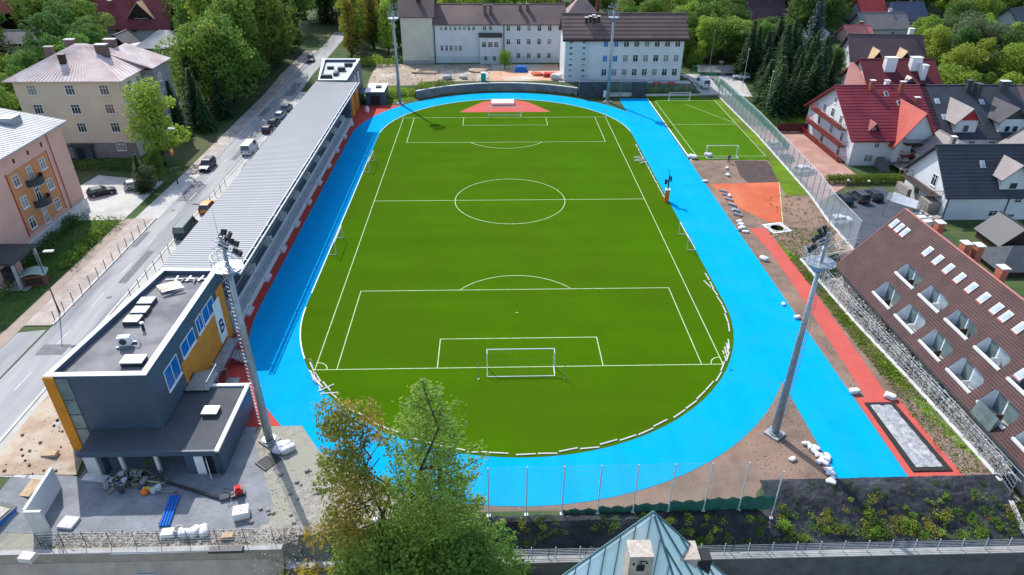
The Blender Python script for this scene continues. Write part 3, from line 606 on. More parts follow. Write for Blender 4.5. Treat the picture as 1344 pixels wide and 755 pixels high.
MB().box(-29.75, -28.95, -15.06, -15.0, .02, 2.15).build('door', white_met, A); MB().box(-28.93, -28.1, -15.05, -15.0, .02, 2.15).build('doorway', black, A)
MB().tube((-27.5, -15.33, .1), (-27.5, -15.33, ah-.4), .06).build('downpipe', dsteel, A)
p = G(277, 540, 3.1); t = thing('roof_light', 'cream rooflight on the low annex roof', 'skylight', (p.x, p.y, ah-.15)); MB().box(-.7, .7, -.55, .55, 0, .35).build('kerb', dsteel, t); MB().box(-.72, .72, -.57, .57, .35, .48).build('lid', mat('cream_acrylic', (.78, .76, .6), sc=3, rough=.3), t)
# stairs between clubhouse and track
t = thing('steel_staircase', 'grey steel outside staircase along the orange clubhouse wall', 'staircase')
p = MB(); p.box(-33.25, -30.9, -7.0, -4.2, 3.05, 3.15); p.box(-33.2, -31.9, -4.2, 4.5, 1.15, 1.25); p.build('landing', steel, t)
s = MB()
for i in range(11): s.box(-32.9, -31.5, -4.15+i*.27, -3.9+i*.27, 2.98-i*.17, 3.02-i*.17)
s.build('tread', steel, t); s = MB()
for i in range(7): s.box(-31.8+i*.28, -31.5+i*.28, 1.0, 2.6, 1.0-i*.16, 1.04-i*.16)
s.build('tread', steel, t)
q = MB()
for y0 in [-7+.35*i for i in range(33)]:
    zb = 3.15 if y0 < -4.2 else max(1.25, 3.0-(y0+4.2)*.62); q.tube((-31.5 if y0 > -4.2 else -30.95, y0, zb), (-31.5 if y0 > -4.2 else -30.95, y0, zb+1.0), .02, n=4)
q.path([(-33.2, -7, 4.15), (-30.95, -7, 4.15), (-30.95, -4.2, 4.15), (-31.5, -4.2, 4.15), (-31.5, -1.2, 2.25), (-31.5, 4.5, 2.25)], .03, 5)
for i in range(7): q.tube((-33.1+.36*i, -7, 3.15), (-33.1+.36*i, -7, 4.15), .02, n=4)
q.build('railing', steel, t)
u = MB(); [u.tube((x, y, 0), (x, y, 3.05), .06) for x in (-31.1, -33.1) for y in (-6.8, -4.4)]; [u.tube((-31.6, y, 0), (-31.6, y, 1.15), .05) for y in (-1, 1.6, 4.2)]; u.build('post', steel, t)
MB().box(-31.6, -30.2, -3.9, -1.2, .02, .08).build('grate', steel, t)
# ------------------------------------------------------------------ grandstand
roofm = mat('standing_seam_zinc', (.40, .395, .385), (.33, .33, .322), sc=.15, rough=.65, spec=.15, c3=(.37, .37, .36), sc3=.06, stretch=(1, .2, 1))
G_ = thing('grandstand', 'long grandstand under a pale ribbed metal roof beside the track', 'grandstand')
zr0, zr1 = 8.72, 8.5
XL, XR, YS0, YS1 = -40.15, -31.65, 7.25, 88.1
b = MB(); slab(b, [(XL, YS0, zr0), (XR, YS0, zr1), (XR, YS1, zr1), (XL, YS1, zr0)], .18)
ribs(b, (XL+.02, YS0+.1, zr0+.002), (XL+.02, YS1-.1, zr0+.002), (XR-.05, YS0+.1, zr1+.002), (XR-.05, YS1-.1, zr1+.002), 150, .022); b.build('roof', roofm, G_)
f = MB(); f.tube((-31.45, 6.6, 8.55), (-31.45, 88, 8.55), .09, n=8); f.tube((-30.95, 6.6, 8.55), (-30.95, 88, 8.55), .09, n=8)
for i in range(28):
    y = 6.7+i*2.98; f.tube((-31.45, y, 8.55), (-30.95, y, 8.55), .055, n=6)
f.build('front_truss', white_met, G_)
MB().box(-31.4, -31.0, 6.7, 87.9, 8.2, 8.27).build('gutter', dsteel, G_)
for i in range(15):
    y = 8.0+i*5.6; c = MB(); c.tube((-31.5, y, 8.4), (-36.6, y, 4.6), .12, n=8); c.tube((-36.6, y, 2.4), (-36.6, y, 8.3), .14, n=8); c.build('strut', white_met, G_)
MB().box(-40.0, -39.8, YS0+.1, YS1-.1, .2, 8.45).build('back_wall', slate, G_)
seatm = mat('seat_grey', (.12, .145, .18), (.09, .11, .14), sc=1.2, rough=.6)
tc_ = mat('tier_concrete', (.56, .57, .58), (.46, .47, .48), sc=.8, rough=.9)
ti = MB(); nt_ = 6
for k in range(nt_): ti.box(-34.75-.85*k-.85, -34.75-.85*k, 7.3, 88.0, -.1, 1.1+.45*k)
ti.build('terrace', tc_, G_)
MB().box(-34.75, -33.35, 7.3, 88.0, -.1, .80).build('walkway', tc_, G_)
for i in range(10):
    y = 11.8+8.2*i
    sm_ = MB(); sm_.box(-33.35, -33.05, y-.9, y+.9, -.05, .56); sm_.box(-33.05, -32.8, y-.9, y+.9, -.05, .28); sm_.build('stair_block', tc_, G_)
    for d_ in (-.85, .85): MB().box(-35.6, -34.74, y+d_-.1, y+d_+.1, .8, 1.9).build('parapet', lconcrete, G_)
    st = MB()
    for k in range(nt_):
        z = 1.1+.45*k; st.box(-35.25-.85*k, -34.85-.85*k, y+1.25, y+6.95, z-.02, z+.14)
        for y0 in [y+1.27+.52*q for q in range(11)]: st.box(-35.32-.85*k, -35.24-.85*k, y0, y0+.44, z+.1, z+.5)
    st.build('seating_block', seatm, G_)
rl = MB(); rl.tube((-33.42, 7.4, 1.8), (-33.42, 88, 1.8), .025, n=5)
for i in range(56): rl.tube((-33.42, 7.4+i*1.45, .8), (-33.42, 7.4+i*1.45, 1.8), .018, n=4)
rl.build('railing', steel, G_)
# ------------------------------------------------------------------ end block
E_ = thing('end_block', 'slate block with white parapet and sunken roof at the far end of the stand', 'building')
ef = [(-39.7, 88.3), (-33.6, 88.2), (-33.9, 107.8), (-42.8, 107.9)]; ei = [(-39.5, 88.9), (-34.2, 88.8), (-34.5, 107.1), (-42.0, 107.2)]
w = MB().prism(ef, 0, BH-.8)
for i in range(4):
    j = (i+1) % 4; w.prism([ef[i], ef[j], ei[j], ei[i]], BH-.8, BH-.08)
w.build('wall', slate, E_)
MB().prism([(-39.49, 88.91), (-34.21, 88.81), (-34.51, 107.09), (-41.99, 107.19)], BH-.79, BH-.66).build('roof', mat('pale_membrane', (.5, .51, .5), (.4, .41, .41), sc=.5), E_)
cp = MB()
for i in range(4):
    j = (i+1) % 4; cp.prism([ef[i], ef[j], ei[j], ei[i]], BH-.078, BH)
cp.build('parapet_cap', white_met, E_)
for (x, y, w_, d_, h_) in ((-38.7, 92.5, 2.2, .8, .7), (-37.2, 95.2, .8, 2.5, .7), (-36.6, 98.5, 1.6, 1.2, .9), (-35.8, 102.8, 1.8, .8, .8), (-39.5, 100.5, 1.4, .9, .6)):
    MB().box(x-w_/2, x+w_/2, y-d_/2, y+d_/2, BH-.66, BH-.66+h_).build('roof_unit', dsteel, E_)
for y in (91.5, 94.5, 98, 102): window(E_, -33.72, y, 5.4, R(90), 1.6, 2.0, white_met, bglass, 0, 0)
for y in (90.0, 95.0): MB().box(-33.70, -33.52, y, y+3.6, .2, 4.6).build('orange_panel', orange, E_)
E2 = thing('equipment_kiosk', 'small slate flat-roofed kiosk with dark opening next to the end block', 'building')
MB().box(-32.2, -28.0, 100.6, 108.0, -.1, 3.0).build('wall', slate, E2); MB().box(-32.35, -27.85, 100.4, 108.2, 3.0, 3.15).build('roof', white_met, E2)
MB().box(-31.2, -29.0, 100.52, 100.62, .05, 2.2).build('doorway', black, E2); MB().box(-30.2, -29.0, 103.5, 105.0, 3.15, 3.5).build('roof_hatch', dsteel, E2)
MB().box(-33.9, -32.22, 100.9, 106, 2.5, 2.62).build('canopy', slate, E2)
p = G(482, 147); t = thing('waste_bin', 'pale round bin standing on the red apron by the kiosk', 'bin', (p.x, p.y, 0)); MB().lathe([(.45, 0), (.55, 1.0), (.5, 1.05)], 14).build('body', white_met, t); MB().lathe([(.56, 1.05), (.5, 1.2), (.1, 1.28)], 14).build('lid', steel, t)
# ------------------------------------------------------------------ houses
red_roof = mat('red_sheet_roof', (.20, .020, .032), (.155, .017, .026), sc=.4, rough=.5, spec=.35, c3=(.23, .03, .038), sc3=.2)
dark_roof = mat('anthracite_roof', (.045, .048, .058), (.033, .035, .043), sc=.4, rough=.55, spec=.35)
grey_roof = mat('grey_sheet_roof', (.24, .21, .20), (.19, .165, .16), sc=.5, rough=.6)
brown_roof = mat('brown_sheet_roof', (.135, .088, .082), (.105, .07, .066), sc=.3, rough=.6, c3=(.16, .105, .095), sc3=.1)
straw = mat('yellow_shingle_roof', (.52, .37, .22), (.45, .31, .18), sc=.6, rough=.8)
rust_roof = mat('weathered_pink_roof', (.62, .50, .47), (.44, .29, .26), sc=.7, rough=.7, c3=(.66, .58, .55), sc3=.35, stretch=(1, 1, 1))
pale_roof = mat('pale_metal_roof', (.44, .44, .44), (.34, .34, .34), sc=.4, rough=.5)
cream = mat('cream_plaster', (.62, .58, .47), (.54, .50, .41), sc=.3, rough=.9)
beige = mat('ochre_plaster', (.68, .55, .41), (.57, .46, .34), sc=.35, rough=.9, c3=(.61, .51, .40), sc3=.15, bump=.2)
pink = mat('salmon_plaster', (.66, .39, .31), (.59, .34, .27), sc=.3, rough=.9)
orange_pl = mat('orange_plaster', (.56, .25, .11), (.48, .21, .09), sc=.5, rough=.9)
stone = brickmat('granite_masonry', (.36, .32, .27), (.27, .24, .21), (.16, .145, .13), .7, .32, .035, axes='xz')
brickred = mat('red_brick', (.30, .09, .06), (.22, .07, .05), sc=3, rough=.9, bump=.4)
def house(name, label, loc, rz, w, d, he, hr, wm_, rm, over=.7, th=.22, seams=0, hip=0.0, base=None, gable_m=None, cat='house', group=None, win=(), zb=-.6):
    """local frame: ridge along x, front towards -y, ground at 0"""
    t = thing(name, label, cat, loc, rz, group); k = (hr-he)/(d/2)
    b = MB(); b.box(-w/2, w/2, -d/2, d/2, zb, he)
    if not hip: b.extr([(-d/2+.02, he), (d/2-.02, he), (0, hr-.05)], 'x', -w/2, w/2)
    b.build('wall', wm_, t)
    r = MB(); ze = he-k*over+th; xr = w/2+over; zr = hr+th
    if hip:
        hx = w/2-hip
        A = (-xr, -d/2-over, ze); B_ = (xr, -d/2-over, ze); C_ = (xr, d/2+over, ze); D = (-xr, d/2+over, ze); E = (-hx, 0, zr); F = (hx, 0, zr)
        for pts in ((A, B_, F, E), (C_, D, E, F), (B_, C_, F), (D, A, E)): slab(r, pts, th)
        if seams: ribs(r, Vector(A)*1, B_, E, F, seams, .03); ribs(r, B_, C_, F, F, seams//2, .03)
    else:
        for s in (-1, 1):
            pts = [(-xr, s*(d/2+over), ze), (xr, s*(d/2+over), ze), (xr, 0, zr), (-xr, 0, zr)]; slab(r, pts, th)
            if seams: ribs(r, pts[0], pts[1], pts[3], pts[2], seams, .025)
        r.box(-xr-.02, xr+.02, -.14, .14, zr-.06, zr+.07)
    ro = r.build('roof', rm, t)
    if gable_m and not hip:
        g = MB()
        for s in (-1, 1): g.extr([(-d/2+.1, he+.05), (d/2-.1, he+.05), (0, hr-.12)], 'x', s*(w/2+.02), s*(w/2+.07))
        g.build('gable_boarding', gable_m, t)
    for q in win:
        side, x, z, ww, hh = q[:5]; kw = q[5] if len(q) > 5 else {}
        if side == 'f': window(t, x, -d/2-.01, z, 0, ww, hh, **kw)
        if side == 'b': window(t, x, d/2+.01, z, math.pi, ww, hh, **kw)
        if side == 'l': window(t, -w/2-.01, x, z, R(-90), ww, hh, **kw)
        if side == 'r': window(t, w/2+.01, x, z, R(90), ww, hh, **kw)
    t['k'] = k; return t, ro
def dormer(t, x, yf, zb, w, hw, hg, length, wm_, rm, over=.45, ww=.9, wh=1.1, wn=1, gm=None):
    b = MB(); b.box(x-w/2, x+w/2, yf, yf+length, zb, zb+hw); b.extr([(x-w/2+.01, zb+hw), (x+w/2-.01, zb+hw), (x, zb+hw+hg-.04)], 'y', yf, yf+length)
    o = b.build('dormer', wm_, t); r = MB(); k = hg/(w/2); ze = zb+hw-k*over+.16; zr = zb+hw+hg+.16
    for s in (-1, 1): slab(r, [(x+s*(w/2+over), yf-.6, ze), (x+s*(w/2+over), yf+length, ze), (x, yf+length, zr), (x, yf-.6, zr)], .16)
    r.build('dormer_roof', rm, o)
    if gm: g = MB(); g.extr([(x-w/2+.1, zb+hw), (x+w/2-.1, zb+hw), (x, zb+hw+hg-.15)], 'y', yf-.05, yf-.005); g.build('dormer_boarding', gm, o)
    for i in range(wn):
        xx = x+(i-(wn-1)/2)*(ww+.5); f = MB(); f.box(xx-ww/2, xx+ww/2, yf-.07, yf-.006, zb+.35, zb+.35+wh); f.build('dormer_window_frame', white, o); MB().box(xx-ww/2+.1, xx+ww/2-.1, yf-.09, yf-.071, zb+.45, zb+.25+wh).build('dormer_window', glass, o)
    return o
def skylights(t, d, he, hr, over, th, pts, w=.8, l=1.2, m=sglass):
    k = (hr-he)/(d/2); a = math.atan(k)
    for x, y in pts:
        z = hr+th-k*abs(y)+.03; o = MB().box(-w/2, w/2, -l/2, l/2, -.06, .05).build('skylight', white, t, (x, y, z)); o.rotation_euler = (a if y < 0 else -a, 0, 0)
        MB().box(-w/2+.08, w/2-.08, -l/2+.08, l/2-.08, .05, .065).build('pane', m, o)
def balcony(t, x0, x1, y0, y1, z, m, side, rail=True, posts=8):
    b = MB(); b.box(x0, x1, y0, y1, z-.14, z); o = b.build('balcony', dtimber, t); r = MB()
    xs = [(x0, y0), (x1, y0), (x1, y1), (x0, y1)]
    for i in range(4):
        if i == side: continue
        a = Vector((*xs[i], z)); c = Vector((*xs[(i+1) % 4], z)); r.tube(a+Vector((0, 0, 1)), c+Vector((0, 0, 1)), .05, n=4); r.tube(a+Vector((0, 0, .15)), c+Vector((0, 0, .15)), .04, n=4)
        n = max(1, int((c-a).length/.4))
        for j in range(n+1): q = a.lerp(c, j/n); r.tube(q, q+Vector((0, 0, 1)), .035, n=4)
    r.build('railing', m, o); return o
# --- school
SZ = 1.77
wins = []
for z in (.9, 4.3, 7.9):
    for i in range(8): wins.append(('f', -14.6+9.6+i*2.55+.2, z+.35, 1.35, 1.75))
t, ro = house('school_block', 'pale three-storey school block with brown roof behind the gate wall', (30.2, 120.6, SZ), 0, 29.3, 11.4, 10.6, 14.9, cream if 0 else plaster, brown_roof, over=.9, th=.35, seams=0, cat='school', win=wins)
gr = MB()
for i in range(7):
    y = -6.4+i*.98; zz = 14.9+.35-(14.9-10.6)/5.7*abs(y)+.0; gr.box(-15.5, 15.5, y-.04, y+.04, zz-.05, zz+.05)
gr.build('roof_batten', dtimber, t)
f = MB(); f.box(-15.56, 15.56, -6.68, -6.55, 9.75, 10.2); f.build('fascia', dtimber, t)
sw = MB()
sw.box(-14.7, -9.2, -6.1, -5.72, -.6, 10.3)
sw.build('stair_bay', mat('pale_blue_plaster', (.52, .57, .58), (.46, .51, .52), sc=.4), t)
for x in (-13.4, -10.2):
    for i in range(7): window(t, x, -6.11, 1.0+i*1.35, 0, .95, .75, white, glass, 1, 0, sill=False)
cw = MB().box(-14.95, -14.62, -6.2, 5.5, -.6, 10.4); cw.build('sunlit_side_wall', white_met, t)  # whiter than the other walls: sunshine on this end is in its colour
for z, n in ((7.9+.35, 2), (4.3+.35, 2)):
    for i in range(n): window(t, -14.6+9.6+i*2.55+.2, -5.80, z-.0, 0, 1.2, 1.6, white, bglass, 1, 0, 'blue_window', False)
for (x, n) in ((-8.3, 3), (-6.2, 2)):
    for i in range(n): chimney(t, x+i*.95-1.2, -2.4+.35*i, 12.2, 14.6+.2*i, .6, .6, dtimber, white)
wins = []
for i in range(8): wins.append(('f', -15.4+i*1.25, 8.6, .85, 1.1))
for i in range(5): wins.append(('f', -15.4+i*1.25, 3.2, .9, 1.6))
for x in (-3.7, -2.1): wins += [('f', x, 8.6, 1.0, 1.2)]
for x in (2.7, 5.5, 8.3, 11.1, 13.9): wins += [('f', x, z, 1.1, 1.5) for z in (1.2, 4.9, 8.4)]
t, ro = house('school_wing', 'long pale school wing with brown roof running behind the retaining wall', (-.9, 140.0, SZ), 0, 35.5, 11.4, 10.4, 14.2, plaster, brown_roof, over=.7, th=.3, cat='school', win=wins)
v = MB().box(-5.0, .7, -6.9, -5.72, -.6, 7.0); v.build('vestibule', plaster, t); MB().box(-5.3, 1.0, -7.2, -5.72, 7.0, 8.0).build('vestibule_roof', dark_roof, t)
for x in (-3.9, -2.2, -.6): window(t, x, -6.91, 4.4, 0, 1.3, 1.5)
for x in (-3.5, -1.1): window(t, x, -6.91, .9, 0, 1.0, 1.3)
for x in (-17.4, 1.4): MB().box(x, x+.22, -5.85, -5.71, -.5, 10.2).build('downpipe', dsteel, t)
for x, y in ((-3.5, -3.2), (-2.0, -3.0), (6, -2.0), (8, -1.8)): chimney(t, x, y, 11.5, 14.6, .8, .8, brown_roof, dsteel)
tt, ro = house('school_tower', 'windowless pale school end block with brown roof, beside the floodlight', (-22.8, 139.6, SZ), 0, 8.4, 12.6, 12.6, 18.2, cream, brown_roof, over=.7, th=.3, cat='school')
MB().box(-4.25, 4.25, -6.42, -6.305, -.5, 1.0).build('plinth', concrete, tt); chimney(tt, .6, -3.2, 14, 17.4, .9, .9, dtimber)
hr_, ro = house('far_house', 'brown pyramid roofed house behind the school roofs', (24.5, 160, SZ), 0, 13, 11, 7, 13.5, plaster, grey_roof if 0 else mat('brown_pink_roof', (.34, .23, .21), (.27, .18, .165), sc=.5), hip=6, over=.7)
chimney(hr_, -6.5, -1, 9, 13.6, 1.0, 1.0, brown_roof, white); chimney(hr_, 5, 1, 9, 13.0, 1, 1, red_roof, white)
# gate wall, retaining wall, low walls
stw = brickmat('dark_granite_wall', (.075, .085, .095), (.055, .062, .07), (.035, .04, .045), .9, .4, .03, axes='xz')
t = thing('gate_wall', 'dark granite gatehouse wall with grey gate opposite the track end', 'wall')
MB().box(18.3, 25.2, 106.2, 107.6, -.2, 3.6).build('wall', stw, t); MB().box(31.4, 34.6, 106.2, 107.6, -.2, 3.6).build('wall', stw, t); MB().box(18.2, 34.7, 106.1, 107.7, 3.6, 3.85).build('coping', slate, t)
MB().box(25.2, 31.4, 107.0, 107.5, -.2, .9).build('gate_sill', lconcrete, t)
g = MB()
for i in range(22): g.tube((25.4+i*.285, 106.6, .9), (25.4+i*.285, 106.6, 3.3), .03, n=4)
g.tube((25.2, 106.6, .95), (31.4, 106.6, .95), .05); g.tube((25.2, 106.6, 3.3), (31.4, 106.6, 3.3), .05); g.tube((28.3, 106.6, .1), (28.3, 106.6, 3.5), .08); g.build('gate', steel, t)
p = G(804, 124); tt = thing('white_sign_board', 'small white figure-like board standing beside the gate wall', 'sign', (24.6, 105.3, 0)); MB().box(-.5, .5, -.04, .04, .3, 1.9).build('board', white, tt); MB().tube((-.4, 0, 0), (-.4, 0, .3), .03).tube((.4, 0, 0), (.4, 0, .3), .03).build('post', steel, tt)
b = MB(); xs = [-21+1.0*i for i in range(40)]
for x0, x1 in zip(xs[:-1], xs[1:]):
    y0, y1 = wall_y(x0), wall_y(x1); b.add([(x0, y0-.35, -.2), (x1, y1-.35, -.2), (x1, y1+.25, -.2), (x0, y0+.25, -.2), (x0, y0-.35, 1.92), (x1, y1-.35, 1.92), (x1, y1+.25, 1.92), (x0, y0+.25, 1.92)], [(4, 5, 6, 7), (0, 1, 5, 4), (2, 3, 7, 6)])
t = thing('retaining_wall', 'curved dark retaining wall round the far bend below the school', 'wall'); b.build('wall', mat('dark_rendered_wall', (.17, .165, .16), (.12, .12, .12), sc=1.2, rough=.95, c3=(.22, .20, .18), sc3=.3), t)
b = MB()
for x0, x1 in zip(xs[:-1], xs[1:]):
    y0, y1 = wall_y(x0), wall_y(x1); b.add([(x0, y0-.42, 1.925), (x1, y1-.42, 1.925), (x1, y1+.3, 1.925), (x0, y0+.3, 1.925), (x0, y0-.42, 2.0), (x1, y1-.42, 2.0), (x1, y1+.3, 2.0), (x0, y0+.3, 2.0)], [(4, 5, 6, 7), (0, 1, 5, 4), (2, 3, 7, 6)])
b.build('coping', lconcrete, t)
b = MB()
for x in [-8+.5*i for i in range(55)]: b.tube((x, wall_y(x)-.1, 2.0), (x, wall_y(x)-.1, 2.9), .025, n=4)
b.path([(-8+i, wall_y(-8+i)-.1, 2.9) for i in range(28)], .03, 4); b.build('railing', dsteel, t)
tag(MB().box(34.8, 53.4, 107.2, 107.6, -.1, .45).build('end_kerb_wall', lconcrete), 'low pale kerb wall closing the school end of the side pitch', 'wall')
# --- left houses
wins = []
for z in (1.4, 4.9, 8.3, 11.7):
    for x in (-6.2, .4, 6.4): wins.append(('f', x, z, 1.6, 1.75, dict(mull=2)))
wins = [q for q in wins if not (q[2] < 2 and q[1] < 5)]
for z in (2.0, 4.9, 8.3, 11.7): wins += [('r', y, z, 1.5, 1.6) for y in (-4.6, -1.2)]
t, ro = house('apartment_house', 'tall ochre apartment house with weathered pink hip roof and chimneys', (-77.8, 72.0, 1), 0, 18.4, 16.4, 14.6, 18.6, beige, rust_roof, over=1.0, th=.2, hip=8.4, seams=30, win=wins)
MB().box(-9.22, 9.22, -8.24, -8.14, -.4, 2.9).build('plinth', mat('grey_render', (.25, .24, .23), (.19, .18, .175), sc=.6), t)
MB().box(-2.2, 1.2, -8.9, -8.25, -.3, 2.6).build('entrance', slate, t); MB().box(-2.6, 1.6, -9.6, -8.25, 2.6, 2.8).build('canopy', dsteel, t); MB().box(-1.6, -.2, -8.95, -8.91, -.1, 2.1).build('door', glass, t)
chimney(t, -6.0, .2, 15, 18.2, 1.4, .8, brickred if 0 else brown_roof, concrete); chimney(t, -2.6, 1.5, 16, 19.2, 1.6, .9, brown_roof, lconcrete); chimney(t, -1.2, -4.8, 15, 17.9, 1.0, .8, dtimber, brown_roof); chimney(t, 4.4, -1.4, 15, 18.9, 2.0, 1.1, brown_roof, lconcrete); chimney(t, 3.0, 4.8, 15, 18.6, 2.0, 1.0, brown_roof, lconcrete)
MB().box(9.2, 11.6, .4, 7.6, -.5, 13.9).build('wing', mat('grey_render', (.25, .24, .23), (.19, .18, .175), sc=.6), t); r = MB(); slab(r, [(4, -.2, 17.2), (12.0, -.2, 14.4), (12.0, 8.2, 14.4), (4, 8.2, 17.2)], .2); ribs(r, (4, -.2, 17.2), (4, 8.2, 17.2), (12.0, -.2, 14.4), (12.0, 8.2, 14.4), 14, .03); r.build('wing_roof', rust_roof, t)
for z in (4.9, 8.3, 11.4): window(t, 11.61, 2.5, z, R(90), 1.3, 1.5); window(t, 10.4, .39, z, 0, 1.2, 1.5)
# pink block
P = thing('pink_block', 'salmon pink apartment block with orange window panel and pale metal roof', 'building', (-67.0, 0, 1))
b = MB(); b.box(-18, 0, 19.5, 41.2, -.6, 13.6); b.build('wall', pink, P)
r = MB(); slab(r, [(.8, 18.7, 13.9), (.8, 42.0, 13.9), (-9.2, 42.0, 16.0), (-9.2, 18.7, 16.0)], .25); slab(r, [(-9.2, 18.7, 16.0), (-9.2, 42.0, 16.0), (-18.8, 42.0, 13.9), (-18.8, 18.7, 13.9)], .25)
ribs(r, (.78, 18.8, 13.902), (.78, 41.9, 13.902), (-9.2, 18.8, 16.002), (-9.2, 41.9, 16.002), 40, .03); r.build('roof', pale_roof, P)
MB().box(-5.6, -3.4, 36.5, 38.6, 14.5, 15.9).build('roof_hatch', steel, P)
pl = MB(); pl.box(0.005, .3, 19.5, 41.2, -.4, 1.7); pl.box(0.005, .42, 19.5, 41.3, 1.7, 1.85); pl.build('plinth', lconcrete, P)
yb0, yb1 = 26.6, 36.0
MB().box(.005, .06, yb0, yb1, 2.6, 11.3).build('orange_panel', orange_pl, P)
MB().box(.005, .09, yb0-.16, yb0, 2.4, 11.4).build('panel_edge', redpaint, P); MB().box(.005, .09, yb1, yb1+.16, 2.4, 11.4).build('panel_edge', redpaint, P)
for z in (3.0, 6.1, 9.2):
    for i, y in enumerate((28.0, 31.2, 34.4)):
        if i == 1: window(P, .061, y, z-.7, R(90), 1.1, 2.3)
        else: window(P, .061, y, z, R(90), 1.3, 1.6)
for z in (5.2, 8.3):
    b = MB(); b.smooth = False; n = 10; pts = [(.07+1.25*math.sin(math.pi*i/n), 31.2-1.6*math.cos(math.pi*i/n)) for i in range(n+1)]; b.prism(pts, z-.15, z)
    o = b.build('balcony', concrete, P); q = MB()
    for a, c in zip(pts[:-1], pts[1:]): q.add([(a[0], a[1], z), (c[0], c[1], z), (c[0], c[1], z+1.0), (a[0], a[1], z+1.0)], [(0, 1, 2, 3)]); q.tube((a[0], a[1], z+1), (c[0], c[1], z+1), .04, n=4)
    q.build('balcony_screen', dsteel, o)
for y in (29.0, 32.3, 35.6): MB().box(.004, .05, y-.18, y+.18, 12.1, 12.7).build('vent', dtimber, P)
MB().tube((.12, 37.2, .4), (.12, 37.2, 13.6), .06).build('downpipe', redpaint, P)
q = MB(); q.box(-4, 2.0, 15.8, 20.4, -.4, 3.8); o = q.build('porch', pink, P); MB().box(-4.2, 4.6, 15.5, 20.9, 3.8, 4.15).build('porch_roof', dsteel, o)
for y in (15.8, 20.5): MB().box(4.1, 4.4, y, y+.3, -.3, 3.8).build('porch_column', concrete, o)
MB().box(2.0, 2.05, 16.6, 19.2, -.2, 2.6).build('porch_door', glass, o); MB().box(2.06, 5.0, 15.8, 20.6, -.35, .15).build('porch_step', concrete, o)
# --- upper left houses
t, ro = house('maroon_roof_house', 'white house with steep maroon sheet roof and timber gable, upper left', (-109.8, 164, 1.4), 0, 21.5, 14, 6.6, 15.4, plaster, mat('maroon_sheet_roof', (.28, .06, .07), (.22, .045, .05), sc=.3, rough=.55), over=1.2, seams=44, gable_m=dtimber, win=[('f', -7.6, 1.2, 1.4, 1.5), ('f', -3.2, 1.2, 1.4, 1.5), ('f', -4.0, 4.4, 1.3, 1.4), ('f', 1.0, 4.4, 1.4, 1.4), ('r', -2.5, 7.4, .9, 1.6), ('r', 1.5, 3.4, 1.2, 1.5)])
dormer(t, 3.4, -6.2, 6.9, 6.4, 2.0, 3.6, 6.5, dtimber, straw, .9, 1.6, .9, 2); chimney(t, -5.6, -3.8, 8, 12.6, 1.0, 1.0, brickred); chimney(t, -.2, -3.4, 9, 13.2, 1.0, 1.0, brickred)
t, ro = house('pale_roof_house', 'grey rendered house with pale seamed hip roof, behind the ochre house', (-88.6, 130.8, 1.4), 0, 11.5, 9.4, 6.6, 9.6, mat('grey_plaster', (.33, .32, .30), (.27, .26, .245), sc=.4), pale_roof, over=.8, hip=4.6, seams=18, win=[('f', -3.6, 4.4, .9, 1.2), ('f', -.2, 4.3, 1.4, 1.4), ('f', 3.2, 4.3, 1.6, 1.5), ('f', 3.2, .8, 1.6, 1.6), ('f', -3.2, .8, 1.3, 1.5)])
r = MB(); r.box(-10.5, -5.9, -3.0, 3.6, -.4, 5.4); r.build('wing', plaster, t); r = MB(); slab(r, [(-11.2, -3.6, 5.6), (-4.6, -3.6, 6.6), (-4.6, 4.2, 6.6), (-11.2, 4.2, 5.6)], .15); r.build('wing_roof', pale_roof, t)
t, ro = house('garden_shed', 'small grey gable roofed shed against the white wall of the maroon house', (-108.4, 147.5, 1.3), R(90), 7, 5.5, 3.2, 6.0, dtimber, grey_roof, over=.5)
t, ro = house('timber_chalet', 'dark timber chalet with red gable roof in the upper corner, rows of balconies', (-160.5, 170, 3), R(90), 20, 16, 8, 19, dtimber, mat('dull_red_roof', (.2, .045, .045), (.16, .04, .04), sc=.4), over=1.4, gable_m=dtimber, win=[('l', y, z, 1.3, 1.4) for y in (-4, 0, 4) for z in (2, 5, 8.5)])
for z in (4.4, 7.8): MB().box(-11.3, -10.05, -6.5, 6.5, z-.15, z+.9).build('balcony', mat('pale_timber', (.3, .24, .19), (.24, .19, .15), sc=1), t)
t, ro = house('low_barn', 'long low grey roofed barn among the trees of the upper left', (-137, 152, 2), R(4), 16, 7, 2.6, 5.2, dtimber, grey_roof, over=.6)
# --- right side: red chalet row
RZ = -2.5
wr = []
t, ro = house('red_chalet', 'white chalet with large red roof, red balconies and pink lit cross gable', (75.6, 77.4, RZ), 0, 16.6, 22.0, 5.6, 12.6, plaster, red_roof, over=1.0, th=.25, win=[('f', -3.6, 3.6, 1.0, 1.3), ('f', -4.6, .7, 1.8, 1.5), ('f', 5.6, 1.0, 1.6, 1.6), ('f', 7.2, 3.6, 1.0, 1.3), ('l', -4, 6.2, 1.2, 1.7), ('l', 0, 6.4, 1.4, 1.8), ('l', 3.8, 6.2, 1.2, 1.7), ('l', -6, 3.2, 1.2, 1.8), ('l', -1, 3.2, 1.4, 1.8), ('l', 5, 3.2, 1.2, 1.8), ('l', -6, .3, 1.2, 1.9), ('l', 2, .3, 1.4, 1.9), ('l', 0, 9.2, 1.0, 1.3)])
sm_ = MB()
for i in range(18):
    y = -11.9+i*.66; zz = 12.6+.25-7/11*abs(y); sm_.box(-9.2, 9.2, y-.03, y+.03, zz-.04, zz+.055)
sm_.build('tile_step', red_roof, t)
sunred = red_roof
